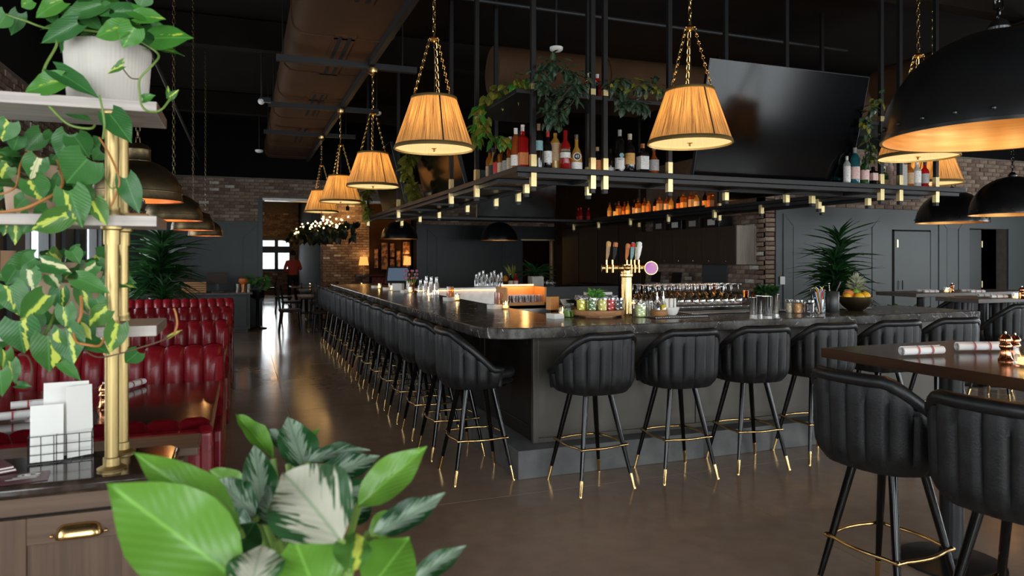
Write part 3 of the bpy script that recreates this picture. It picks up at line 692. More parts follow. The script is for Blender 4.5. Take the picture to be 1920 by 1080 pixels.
# ================================================================ THE BAR
YBE = 13.3
def arc(cx, cy, r, a0, a1, n=10): return [(cx + r * math.cos(R(a0 + (a1 - a0) * k / n)), cy + r * math.sin(R(a0 + (a1 - a0) * k / n))) for k in range(n + 1)]
slab_poly = [(2.39, YBE), (1.51, YBE)] + arc(1.51 + .28, 4.45 + .28, .28, 180, 270) + [(6.2, 4.45), (6.2, 5.3), (2.39, 5.3)]
slab = MB().prism(slab_poly, .993, 1.07).build('bar_countertop', 'bar_stone', bevel=.008, seg=3)
tag(slab, 'long dark veined stone countertop of the corner bar', 'countertop')
bar = thing('bar_counter', 'dark panelled bar counter body under the long stone top', 'bar', (1.98, 4.75, 0))
def bp(name, mat, x0, y0, z0, x1, y1, z1, parent=None, bevel=.003):
    return MB().box(x0 - 1.98, y0 - 4.75, z0, x1 - 1.98, y1 - 4.75, z1).build(name, mat, parent or bar, smooth=0, bevel=bevel)
bp('carcass', 'dark_cabinet', 2.0, 4.77, .2, 2.35, YBE - .05, .99, bevel=0); bp('carcass', 'bar_steel', 2.0, 4.77, .2, 6.08, 5.25, .99, bevel=0)
y = 4.76
while y < YBE - .6:                      # aisle side: framed dark wood panels
    y1 = min(y + 1.22, YBE - .06)
    f = bp('front_panel', 'dark_cabinet', 1.985, y + .004, .205, 2.0, y1 - .004, .99)
    for q in ((y + .004, y + .11, .205, .99), (y1 - .11, y1 - .004, .205, .99), (y + .11, y1 - .11, .205, .31), (y + .11, y1 - .11, .90, .99)):
        bp('rail', 'dark_cabinet', 1.972, q[0], q[2], 1.986, q[1], q[3], f)
    y = y1
bp('corner_post', 'bar_steel', 1.968, 4.738, .2, 2.01, 4.78, .99)
x = 2.01
while x < 6.0:                           # front side: large steel sheets
    x1 = min(x + 1.36, 6.08)
    bp('steel_sheet', 'bar_steel', x + .003, 4.75, .205, x1 - .003, 4.77, .985); x = x1
bp('kick_rail', 'bar_steel', 2.01, 4.735, .2, 6.08, 4.752, .235)
pl = MB().prism([(1.79, 4.58), (6.15, 4.58), (6.15, 5.2), (2.4, 5.2), (2.4, YBE - .02), (1.79, YBE - .02)], 0, .2).build('bar_plinth', 'plinth_concrete', smooth=0, bevel=.006)
tag(pl, 'grey concrete step plinth running under the bar counter', 'plinth')

# ---------------------------------------------------------------- bar stools
def shell_top(a):                        # height of the wrap-around back over the angle from the rear (degrees)
    a = abs(a)
    if a < 36: return 1.035
    if a < 100: return 1.035 - .255 * ((a - 36) / 64) ** 1.12
    return .78
def shell_r(a):
    a = R(a); c, s = abs(math.cos(a)), abs(math.sin(a)); return .258 / ((c ** 2.7 + s ** 2.7) ** (1 / 2.7))
AMAX = 112; NCH = 12
def make_stool():
    t = thing('bar_stool', 'stool', 'bar stool')
    # seat: two stacked cushions
    def cushion(z0, z1, r, name):
        pr = [(.02, z0), (r - .025, z0), (r - .004, z0 + .012), (r, (z0 + z1) / 2), (r - .006, z1 - .016), (r - .03, z1 - .002), (r * .6, z1 + .008), (.01, z1 + .012)]
        mb = MB().lathe(pr, n=32, wob=lambda k, z: 1 / ((abs(math.cos(2 * PI * k / 32)) ** 2.5 + abs(math.sin(2 * PI * k / 32)) ** 2.5) ** (1 / 2.5)))
        mb.v = [(x, y + .035 if True else y, z) for x, y, z in mb.v]
        return mb.build(name, 'leather_black', t, smooth=60)
    cushion(.665, .705, .232, 'seat_base'); cushion(.705, .775, .238, 'seat')
    # upholstered shell with vertical channels
    na = NCH * 6; nz = 9; mb = MB(); vs = []; fs = []
    for i in range(na + 1):
        a = -AMAX + 2 * AMAX * i / na; fr = (i % 6) / 6; zt = shell_top(a) - .012; r0 = shell_r(a)
        puff = .013 * (1 - abs(2 * fr - 1) ** 4) if fr > 0 else -.007
        for j in range(nz + 1):
            s = j / nz; z = .648 + (zt - .648) * s
            low = max(0, 1 - (z - .648) / .09); r = r0 * (1 - .13 * low ** 2.2) + puff * min(1, 3 * s + .2) * (1 if s < .97 else .3) + .012 * s
            vs.append((r * math.sin(R(a)), -r * math.cos(R(a)), z))
    for i in range(na):
        for j in range(nz): fs.append((i * (nz + 1) + j, (i + 1) * (nz + 1) + j, (i + 1) * (nz + 1) + j + 1, i * (nz + 1) + j + 1))
    o = len(vs)
    for i in range(na + 1):                                   # inner face
        a = -AMAX + 2 * AMAX * i / na; zt = shell_top(a) - .012; r0 = shell_r(a) - .045
        for j in range(3): vs.append((r0 * math.sin(R(a)), -r0 * math.cos(R(a)), .70 + (zt - .70) * j / 2))
    for i in range(na):
        for j in range(2): fs.append((o + i * 3 + j, o + i * 3 + j + 1, o + (i + 1) * 3 + j + 1, o + (i + 1) * 3 + j))
    mb.add(vs, fs)
    # underside
    mb.lathe([(.225, .650), (.20, .646), (.02, .646)], (0, 0, 0), 28)
    mb.build('backrest', 'leather_black', t, smooth=70)
    pts = []
    n = 40
    for i in range(n + 1):
        a = -AMAX + 2 * AMAX * i / n; r = shell_r(a) + .002; pts.append((r * math.sin(R(a)), -r * math.cos(R(a)), shell_top(a)))
    ends = lambda a: [((shell_r(a) - .012) * math.sin(R(a)), -(shell_r(a) - .012) * math.cos(R(a)), z) for z in (.665, .70, .75)]
    pts = ends(-AMAX) + pts + ends(AMAX)[::-1]
    MB().tube(pts, [.018, .023, .026] + [.029] * (n + 1) + [.026, .023, .018], 10).build('back_rim', 'leather_black_rim', t, smooth=70)
    MB().lathe([(.12, .625), (.135, .63), (.135, .648)], n=20, closed_bot=True).build('swivel_plate', 'gloss_black', t)
    for sx in (-1, 1):
        for sy in (-1, 1):
            top = Vector((.095 * sx, .095 * sy, .64)); bot = Vector((.212 * sx, .212 * sy, .0)); k = bot.lerp(top, .155)
            lg = MB().tube([k, bot.lerp(top, .6), top], [.0125, .0175, .0195], 10).build('leg', 'gloss_black', t, smooth=60)
            MB().tube([bot, bot + Vector((0, 0, .006)), bot.lerp(top, .02), k, k.lerp(top, .004)], [.012, .012, .0095, .0133, .0128], 10).build('foot_tip', 'brass', lg, smooth=60)
    q = .166; pts = []
    for (ax, ay), (bx_, by_) in zip(((q, q), (-q, q), (-q, -q), (q, -q)), ((-q, q), (-q, -q), (q, -q), (q, q))):
        mx_, my_ = (ax + bx_) / 2, (ay + by_) / 2
        for k in range(8):
            s = k / 8; b = .030 * math.sin(PI * s); l_ = math.hypot(mx_, my_)
            pts.append((ax + (bx_ - ax) * s + mx_ / l_ * b + (ax * .08 if k == 0 else 0), ay + (by_ - ay) * s + my_ / l_ * b + (ay * .08 if k == 0 else 0), .292))
    MB().tube(pts, .0085, 8, loop=True).build('foot_ring', 'brass', t, smooth=60)
    for sx in (-1, 1):
        for sy in (-1, 1): MB().ball((sx * .174, sy * .174, .292), .012, 8, 6).build('ring_bolt', 'brass', t)
    return t
stool = make_stool()
G1 = 'black stools along the aisle side of the bar'; G2 = 'black stools along the front of the bar'; G3 = 'black stools at the tall dining tables'
rs = random.Random(3)
spots = [(1.553, 4.81 + .645 * i, -PI / 2 + rs.uniform(-.03, .03), 'black channel-back bar stool on the aisle side, %s from the rounded bar corner' % ORD[i], G1) for i in range(14)]
fx = [2.22, 2.90, 3.53, 4.17, 4.84, 5.50]; fr_ = [.10, -.05, -.10, -.08, -.10, -.12]
spots += [(fx[i], 4.33, fr_[i], 'black channel-back bar stool at the steel bar front, %s from the rounded corner' % ORD[i], G2) for i in range(6)]
spots += [(2.66, 2.33, -PI / 2 + .08, 'black channel-back bar stool at the nearest tall wooden table, towards the bar', G3),
          (2.64, 1.735, -PI / 2 + .12, 'black channel-back bar stool at the nearest tall wooden table, cut by the window side', G3),
          (4.15, 2.30, PI / 2, 'black channel-back bar stool on the far long side of the nearest tall table', G3),
          (8.72, 6.72, .05, 'black bar stool tucked under the grey tall table by the service door', G3),
          (9.6, 6.72, .0, 'black bar stool at the grey tall table, farther along from the potted dracaena', G3),
          (7.75, 5.36, .15, 'black bar stool at the grey tall table right of the bar end', G3),
          (8.55, 5.4, -.05, 'black bar stool at the grey tall table, second past the bar end', G3)]
for i, (x, y, rz, lb, gp) in enumerate(spots):
    o = stool if i == 0 else dup(stool, (x, y, 0), rz)
    o.location = (x, y, 0); o.rotation_euler = (0, 0, rz); tag(o, lb, 'bar stool', gp)

# ---------------------------------------------------------------- tall tables
def tall_table(label, x0, y0, x1, y1, wood, edge=None, th=.05):
    c = ((x0 + x1) / 2, (y0 + y1) / 2, 0); t = thing('tall_table', label, 'table', c)
    hx, hy = (x1 - x0) / 2, (y1 - y0) / 2
    MB().box(-hx, -hy, 1.07 - th, hx, hy, 1.07).build('tabletop', wood, t, smooth=0, bevel=.004)
    longy = hy > hx
    for s in (-1, 1):
        px, py = (0, s * hy * .6) if longy else (s * hx * .6, 0)
        MB().lathe([(.055, 0), (.055, 1.07 - th)], (px, py, 0), 16).build('column', 'black_plastic', t)
        MB().lathe([(.0, .0), (.24, .0), (.24, .012), (.06, .04)], (px, py, 0), 24).build('base_plate', 'black_plastic', t)
    return t
tall_table('dark walnut tall dining table with napkin rolls under the big black dome', 2.85, 1.15, 3.86, 2.91, 'table_wood_y')
tall_table('grey-brown tall dining table below the service door in the grey wall', 8.45, 6.95, 10.9, 7.6, 'table_grey')
tall_table('grey-brown tall dining table between the bar end and the grey wall', 7.98, 5.75, 10.3, 6.30, 'table_grey')

# ---------------------------------------------------------------- hanging shelf ring above the bar
SZ, UZ = 2.30, 2.94
hs = thing('hanging_shelf', 'black steel shelf frame with brass collars hanging over the bar', 'shelf', (2.1, 5.4, SZ))
def hb(name, mat, x0, y0, z0, x1, y1, z1, parent=None):
    return MB().box(x0 - 2.1, y0 - 5.4, z0 - SZ, x1 - 2.1, y1 - 5.4, z1 - SZ).build(name, mat, parent or hs, smooth=0, bevel=.003)
M('shelf_steel', (.016, .0145, .0145), .38, metal=.3); M('shelf_under', (.035, .028, .024), .32, metal=.3)
hb('shelf_board', 'shelf_steel', 2.1, 5.4, SZ - .045, 7.3, 6.02, SZ)         # front arm
hb('shelf_board', 'shelf_steel', 2.1, 6.02, SZ - .045, 2.72, 13.0, SZ)       # aisle arm
hb('shelf_board', 'shelf_steel', 6.4, 6.02, SZ - .045, 7.0, 13.6, SZ)        # kitchen arm
hb('shelf_board', 'shelf_steel', 2.72, 12.4, SZ - .045, 6.4, 13.0, SZ)       # far arm
hb('upper_shelf', 'shelf_steel', 2.1, 5.42, UZ - .035, 3.56, 5.98, UZ); hb('upper_shelf', 'shelf_steel', 2.1, 5.98, UZ - .035, 2.70, 6.6, UZ)
hb('upper_shelf', 'shelf_steel', 5.95, 5.42, UZ - .035, 7.0, 5.98, UZ)
for y in (5.46, 5.94): hb('rail', 'shelf_steel', 2.12, y - .02, SZ - .085, 7.25, y + .02, SZ - .046)
for x in (2.16, 2.66): hb('rail', 'shelf_steel', x - .02, 6.0, SZ - .085, x + .02, 12.98, SZ - .046)
for x in (6.46, 6.94): hb('rail', 'shelf_steel', x - .02, 6.0, SZ - .085, x + .02, 13.5, SZ - .046)
for x in (2.85, 3.65, 4.5, 5.3, 6.1): hb('cross_rail', 'shelf_steel', x - .02, 5.5, SZ - .08, x + .02, 5.9, SZ - .046)
for y in (6.6, 7.7, 8.8, 9.9, 11.0, 12.1): hb('cross_rail', 'shelf_steel', 2.2, y - .02, SZ - .08, 2.62, y + .02, SZ - .046)
def post(x, y, full=True, upper=False):
    w = .021
    p_ = hb('post', 'shelf_steel', x - w, y - w, SZ - .20, x + w, y + w, ZC if full else SZ - .04)
    s = .0245
    hb('collar', 'brass_plate', x - s, y - s, SZ - .165, x + s, y + s, SZ - .047, p_)
    if full: hb('collar', 'brass_plate', x - s, y - s, SZ + .001, x + s, y + s, SZ + .105, p_)
    if upper: hb('collar', 'brass_plate', x - s, y - s, UZ + .001, x + s, y + s, UZ + .055, p_)
for x in (2.25, 2.80, 2.92, 3.57, 6.10, 6.36, 6.88): post(x, 5.425, True, x < 3.5 or 6 < x < 6.2)
for x in (2.42, 3.05, 4.62, 5.4, 5.75, 6.55): post(x, 5.995, x in (3.05, 4.62, 5.4))
for y in (6.55, 7.45, 10.25, 12.93): post(2.125, y, True)
for y in (6.9, 7.6, 8.7, 10.1, 11.3, 12.7): post(2.695, y, y in (7.6, 10.1))
for y in (6.6, 7.6, 8.6, 9.8, 11.0, 12.2, 13.3): post(6.43, y, False)
for y in (7.1, 9.2, 11.6): post(6.97, y, True)
hb('led_shield', 'shelf_steel', 6.405, 8.8, SZ, 6.415, 12.4, SZ + .035)  # added lip that screens the bottle light strip from view
led = MB().box(6.425, 8.9, SZ + .002, 6.45, 12.3, SZ + .014).build('led_strip', 'led_amber', smooth=0); tag(led, 'warm light strip in front of the amber bottles on the inner hanging shelf', 'light strip')

# ---------------------------------------------------------------- televisions
def tv(label, c, rz, tilt, w_, h_):
    t = thing('television', label, 'television', c, rz)
    mt = Matrix.Rotation(R(tilt), 4, 'X')
    MB().box(-w_ / 2, -.02, -h_ / 2, w_ / 2, .025, h_ / 2).xf(mt).build('housing', 'tv_frame', t, smooth=0, bevel=.004)
    MB().box(-w_ / 2 + .008, -.0215, -h_ / 2 + .012, w_ / 2 - .008, -.02, h_ / 2 - .008).xf(mt).build('screen', 'tv_screen', t, smooth=0)
    MB().box(-.25, .025, -.2, .25, .08, .2).xf(mt).build('wall_bracket', 'black_plastic', t, smooth=0)
    for x in (-.18, .18): MB().box(x - .02, .08, -.2, x + .02, .16, .55).build('bracket_arm', 'black_plastic', t, smooth=0)
    return t
tv('large flat television tilted down over the bar front', (4.885, 5.47, 2.833), 0, 14, 1.91, 1.077)
tv('flat television over the aisle side of the bar, reflecting the nearest lamp', (2.28, 8.7, 2.833), -PI / 2, 14, 1.91, 1.077)
tv('flat television over the aisle side of the bar, beyond the first', (2.28, 11.85, 2.833), -PI / 2, 14, 1.91, 1.077)
tv('flat television over the kitchen side of the hanging shelf', (6.66, 7.9, 2.833), -PI / 2, 10, 1.6, .9)
tv('dark television on the far hanging shelf behind the taps', (4.9, 12.6, 2.75), 0, 7, 1.6, .9)

# ================================================================ LAMPS
def link(mb, c, d, ln, wd, r, roll):
    """one chain link (stadium ring) centred at c along d"""
    d = Vector(d).normalized(); a = d.cross(Vector((0, 0, 1)));
    if a.length < .05: a = Vector((1, 0, 0))
    a.normalize(); b = d.cross(a); a = a * math.cos(roll) + b * math.sin(roll); pts = []
    s = max(0, ln / 2 - wd / 2)
    for k in range(12):
        g = 2 * PI * k / 12; pts.append(Vector(c) + a * (wd / 2 * math.cos(g)) + d * (wd / 2 * math.sin(g) + (s if math.sin(g) > 1e-6 else -s)))
    mb.tube(pts, r, 5, loop=True)
def chain(mb, p0, p1, long_=.05, wd=.022, r=.0033, mixed=True):
    p0, p1 = Vector(p0), Vector(p1); d = p1 - p0; L_ = d.length; d.normalize(); s = 0; k = 0
    while s < L_ - .005:
        ln = long_ if (k % 2 == 0 or not mixed) else wd
        link(mb, p0 + d * (s + ln / 2), d, ln, wd, r, (k % 2) * PI / 2 + .4); s += ln - 2.2 * r; k += 1
    return mb
def make_pendant(hang, light=True):
    t = thing('pendant_lamp', 'lamp', 'pendant lamp'); RB, RT, H = .300, .170, .385
    n = 216
    prof = [(RB - (RB - RT) * s, H * s) for s in (0, .08, .3, .55, .8, .95, 1)]
    rp = random.Random(5); ph = [rp.uniform(.985, 1.012) for _ in range(n // 3)]
    MB().lathe(prof, n=n, wob=lambda k, z: ph[k // 3] + (.009 if k % 3 == 1 else 0)).build('shade', 'pleated_shade', t, smooth=80)
    for s in range(3):                                   # narrow seam tapes down the shade
        a = 2 * PI * s / 3 + .5
        q = []
        for s2, off in ((0, .006), (1, .006)):
            r = RB + (RT - RB) * s2 + off; da = .006 / r
            q += [(r * math.cos(a - da), r * math.sin(a - da), H * s2), (r * math.cos(a + da), r * math.sin(a + da), H * s2)]
        MB().add(q, [(0, 1, 3, 2)]).build('seam_tape', 'hair_dark', t, smooth=0)
    def band(r0, z0, r1, z1, name):
        MB().lathe([(r0 + .004, z0), (r0 + .007, z0 + .003), (r1 + .007, z1 - .003), (r1 + .004, z1), (r1 - .004, z1), (r0 - .004, z0), (r0 + .004, z0)], n=48).build(name, 'brass_trim', t, smooth=50)
    band(RB + .002, -.008, RB - .005, .022, 'bottom_trim'); band(RT + .003, H - .012, RT, H + .010, 'top_trim')
    MB().lathe([(RB - .004, .006), (RB * .5, .004), (.001, .003)], n=40).build('diffuser', 'diffuser', t)
    MB().lathe([(.001, -.022), (.010, -.018), (.012, -.010), (.005, -.004), (.020, .0), (.020, .004)], n=14).build('finial', 'brass', t)
    for s in range(3):
        a = 2 * PI * s / 3 + 1.1
        MB().tube([(0, 0, H * .85), (RT * math.cos(a), RT * math.sin(a), H * .98)], .003, 6).build('spider_arm', 'brass', t)
        chain(MB(), (RT * .94 * math.cos(a), RT * .94 * math.sin(a), H + .01), (.035 * math.cos(a), .035 * math.sin(a), H + .455)).build('chain', 'brass', t, smooth=60)
        MB().ball((.035 * math.cos(a), .035 * math.sin(a), H + .46), .009, 8, 6).build('hook', 'brass', t)
    MB().lathe([(.004, H + .43), (.022, H + .44), (.034, H + .458), (.030, H + .47), (.012, H + .48), (.010, H + .51), (.004, H + .515)], n=16).build('hub', 'brass', t)
    MB().tube([(0, 0, H * .75), (.006, 0, H + .2), (0, 0, H + .45)], .003, 6).build('cord', 'hair_dark', t)
    top = hang - .05
    chain(MB(), (0, 0, H + .51), (0, 0, top), .055, .022, .0035, False).build('chain', 'brass', t, smooth=60)
    MB().lathe([(.006, top - .03), (.030, top - .022), (.060, top), (.066, top + .03), (.066, top + .05)], n=24).build('ceiling_canopy', 'brass', t)
    MB().ball((0, 0, H * .55), .035, 10, 8).build('light_bulb', 'bulb', t)
    return t
def bulb_light(p, power, name='pendant_light', r=.05, color=(1, .55, .19)):
    d = bpy.data.lights.new(name, 'POINT'); d.energy = power; d.color = color; d.shadow_soft_size = r
    o = bpy.data.objects.new(name, d); col.objects.link(o); o.location = p
LZ = 2.385
pend = make_pendant(3.76 - LZ)
ps = [(1.375, 5.30, 'aisle side, first from the bar corner'), (1.42, 8.30, 'aisle side, second from the bar corner'), (1.36, 10.75, 'aisle side, third from the bar corner'), (1.33, 13.2, 'aisle side, farthest from the bar corner')]
for i, (x, y, lb) in enumerate(ps):
    o = pend if i == 0 else dup(pend, (x, y, LZ), .35 * i)
    o.location = (x, y, LZ); tag(o, 'pleated cream pendant lamp on brass chains, ' + lb, 'pendant lamp', 'pleated pendant lamps around the bar')
    bulb_light((x, y, LZ + .21), 17)
pend2 = make_pendant(ZC - LZ)
for i, (x, y, lb) in enumerate([(3.06, 4.38, 'over the bar front beside the television'), (5.25, 4.3, 'over the bar front behind the big black dome'), (7.25, 5.75, 'past the end of the hanging shelf')]):
    o = pend2 if i == 0 else dup(pend2, (x, y, LZ), .8 + i)
    o.location = (x, y, LZ); tag(o, 'pleated cream pendant lamp on brass chains, ' + lb, 'pendant lamp', 'pleated pendant lamps around the bar')
    bulb_light((x, y, LZ + .21), 17)

def make_dome(rad, hgt, hang, shell='gloss_dome', lining='gold_lining', rivets=22, chain_mat='gloss_black'):
    t = thing('dome_lamp', 'dome', 'pendant lamp')
    prof = [(rad * math.cos(R(a)), hgt * math.sin(R(a))) for a in (0, 4, 10, 20, 30, 40, 50, 60, 70, 80, 87)]
    MB().lathe([(rad + .006, -.004), (rad + .006, .012), (rad, .014)] + prof[1:], n=64).build('shell', shell, t, smooth=50)
    MB().lathe([(rad + .006, -.004)] + [(r * .985, z * .985 - .002) for r, z in prof][0:], n=64).build('lining', lining, t, smooth=50)
    for k in range(rivets):
        a = 2 * PI * k / rivets
        MB().ball((math.cos(a) * rad * 1.004, math.sin(a) * rad * 1.004, hgt * .10), .011 * rad / .5, 8, 5).build('rivet', shell, t)
    MB().lathe([(.045, hgt - .015), (.05, hgt + .015), (.03, hgt + .05), (.012, hgt + .06)], n=16).build('cap', shell, t)
    chain(MB(), (0, 0, hgt + .05), (0, 0, hang), .06, .034, .006, False).build('chain', chain_mat, t, smooth=60)
    MB().lathe([(.01, hgt * .55), (.03, hgt * .56), (.03, hgt - .02)], n=12).build('lamp_holder', 'black_plastic', t)
    MB().ball((0, 0, hgt * .48), .05, 12, 8).build('light_bulb', 'bulb', t)
    return t
M('gloss_dome', (.005, .005, .0055), .30, c2=(.008, .008, .0085), scale=4, coat=.15)
DZ = 2.125
big = make_dome(.50, .50, ZC - DZ); big.location = (3.37, 2.33, DZ)
tag(big, 'large glossy black riveted dome pendant with gold inside over the nearest table', 'pendant lamp', 'black dome pendants')
bulb_light((3.37, 2.33, DZ + .20), 9, 'dome_light')
for (x, y, z, s, lb) in ((10.3, 7.85, 2.10, 1, 'black dome pendant with gold rim over the grey table by the service door'), (9.45, 6.35, 2.12, 1.0, 'black dome pendant with gold rim over the grey table near the bar end'),
                      ):
    o = dup(big, (x, y, z), .3, lb, 'black dome pendants', (s, s, s)); bulb_light((x, y, z + .2), 5, 'dome_light')

for (x, y, z, lb) in ((3.55, 17.0, 2.02, 'black dome pendant with gold rim near the framed pictures'), (5.72, 15.9, 1.98, 'black dome pendant before the black panelled wall')):
    o = make_dome(.44, .44, ZC - z, rivets=0); o.location = (x, y, z); tag(o, lb, 'pendant lamp', 'black dome pendants'); bulb_light((x, y, z + .18), 4, 'dome_light')
def make_bronze(hang):
    t = thing('bronze_dome_lamp', 'dome', 'pendant lamp'); rad, h = .215, .19
    prof = [(rad * math.cos(R(a)) ** .9, .028 + h * math.sin(R(a))) for a in (0, 8, 18, 30, 42, 54, 64, 72)]
    MB().lathe([(rad + .006, 0), (rad + .003, .008), (rad, .03)] + prof[1:], n=48).build('shell', 'antique_brass', t, smooth=50)
    MB().lathe([(rad + .006, 0), (rad - .004, .004)] + [(r * .97, z * .97) for r, z in prof], n=48).build('lining', 'copper_lining', t, smooth=50)
    MB().lathe([(rad * 1.004, .040), (rad * 1.012, .045), (rad * .998, .050)], n=48).build('rim_line', 'antique_brass', t, smooth=50)
    z1 = .028 + h * math.sin(R(72))
    MB().lathe([(.064, z1 - .006), (.066, z1 + .004), (.062, z1 + .008), (.062, z1 + .06), (.064, z1 + .065), (.048, z1 + .09), (.02, z1 + .10)], n=32).build('cap', 'antique_brass', t, smooth=50)
    chain(MB(), (0, 0, z1 + .095), (0, 0, hang), .04, .02, .0028, False).build('chain', 'antique_brass', t, smooth=60)
    MB().lathe([(.012, .09), (.02, .095), (.02, .18)], n=12).build('lamp_holder', 'black_plastic', t)
    MB().ball((0, 0, .075), .03, 10, 8).build('light_bulb', 'bulb_small', t)
    return t
BZ = 1.845
br = make_bronze(ZC - BZ)
bz = [(-.52, 4.22), (-.52, 6.30), (-.50, 8.35), (-.47, 10.40)]
for i, (x, y) in enumerate(bz):
    o = br if i == 0 else dup(br, (x, y, BZ)); o.location = (x, y, BZ)
    tag(o, 'aged bronze dome pendant over the %s booth table from the wooden service station' % ORD[i], 'pendant lamp', 'bronze pendants over the booths')
    bulb_light((x, y, BZ + .03), .8, 'bronze_light', .03)

# ================================================================ RED BOOTHS
BX0, BX1 = -1.92, -.13
def channel_mesh(w_, h_, d_, name='channel'):
    """one upright upholstered roll: rounded front and rounded top, back flat at y=0, front towards -y"""
    mb = MB(); vs = []; fs = []; nx, nz = 8, 12
    for j in range(nz + 1):
        s = j / nz; z = h_ * s
        tp = 1 if s < .72 else math.sqrt(max(0, 1 - ((s - .72) / .28) ** 2))
        for i in range(nx + 1):
            t = -1 + 2 * i / nx
            vs.append((w_ / 2 * t * .985, -d_ * (tp * .55 + .45 * tp * math.sqrt(max(0, 1 - (t * .97) ** 2))) - .001, z - (.018 * abs(t) ** 3 if s > .7 else 0)))
    for j in range(nz):
        for i in range(nx): fs.append((j * (nx + 1) + i, j * (nx + 1) + i + 1, (j + 1) * (nx + 1) + i + 1, (j + 1) * (nx + 1) + i))
    return mb.add(vs, fs).mesh(name, 'leather_red', 60)
NC = 15; CW = (BX1 - BX0) / NC
ch_hi = channel_mesh(CW, .60, .11); ch_seat = None
def bench(y, label, sides, zt=.955, name='booth_bench'):
    t = thing(name, label, 'booth', (BX0, y, 0), 0, 'red leather booths'); L_ = BX1 - BX0
    MB().box(0, -.045, .1, L_ - .03, .045, zt - .05).build('back_core', 'leather_red', t, smooth=0, bevel=.02)
    for sd in sides:                       # -1 faces the viewer, +1 faces away
        for k in range(NC):
            inst('channel', ch_hi, t, (CW * (k + .5), sd * .03, zt - .60), (0, 0, 0 if sd < 0 else PI))
        y0, y1 = (-.58, -.10) if sd < 0 else (.10, .58)
        MB().box(.02, y0, .33, L_ - .03, y1, .47).build('seat_cushion', 'leather_red', t, smooth=0, bevel=.045, seg=4)
        MB().box(.02, y0 + .05, .08, L_ - .06, y1 - .02, .33).build('seat_base', 'station_wood', t, smooth=0, bevel=.004)
        MB().box(.02, y0 + .09, 0, L_ - .09, y1 - .05, .08).build('kick', 'black_plastic', t, smooth=0)
        # rolled leather arm panel closing the aisle end
        ep = [(.0, .06), (.0, zt - .06), (.05, zt - .035), (.12, zt - .075), (.18, zt - .19), (.25, zt - .33), (.36, .53), (.50, .505), (.585, .49), (.60, .42), (.60, .20), (.56, .06)]
        mb = MB().prism(ep, -.035, .02); mb.v = [(L_ - .01 + z_, sd * a_, b_) for a_, b_, z_ in mb.v]
        mb.build('end_panel', 'leather_red', t, smooth=0, bevel=.016, seg=3)
    MB().box(0, -.09, 0, L_ - .05, .09, .10).build('plinth', 'station_wood', t, smooth=0)
    return t
bench(3.22, 'red leather booth bench backed by the wooden service station', (1,), .875)
bench(5.30, 'red channelled leather double booth behind the nearest booth table', (-1, 1))
bench(7.38, 'red channelled leather double booth, second behind the nearest table', (-1, 1))
bench(9.44, 'red channelled leather double booth, third behind the nearest table', (-1, 1))
bench(11.45, 'red channelled leather booth end nearest the grey host counter', (-1,))
def booth_table(y, label, d_=1.42):
    t = thing('booth_table', label, 'table', (-.98, y, 0), 0, 'booth tables')
    MB().box(-.86, -d_ / 2, .715, .84, d_ / 2, .755).build('tabletop', 'booth_table_wood', t, smooth=0, bevel=.003)
    MB().box(.84, -d_ / 2, .717, .846, d_ / 2, .753).build('edge_band', 'table_edge', t, smooth=0)
    MB().lathe([(.05, 0), (.05, .715)], n=16).build('column', 'black_plastic', t)
    MB().box(-.3, -.25, 0, .3, .25, .03).build('base_plate', 'black_plastic', t, smooth=0, bevel=.005)
for i, y in enumerate((4.21, 6.34, 8.41, 10.45)):
    booth_table(y, 'dark glossy booth table, %s from the wooden service station' % ORD[i], 1.42 if i == 0 else 1.1)

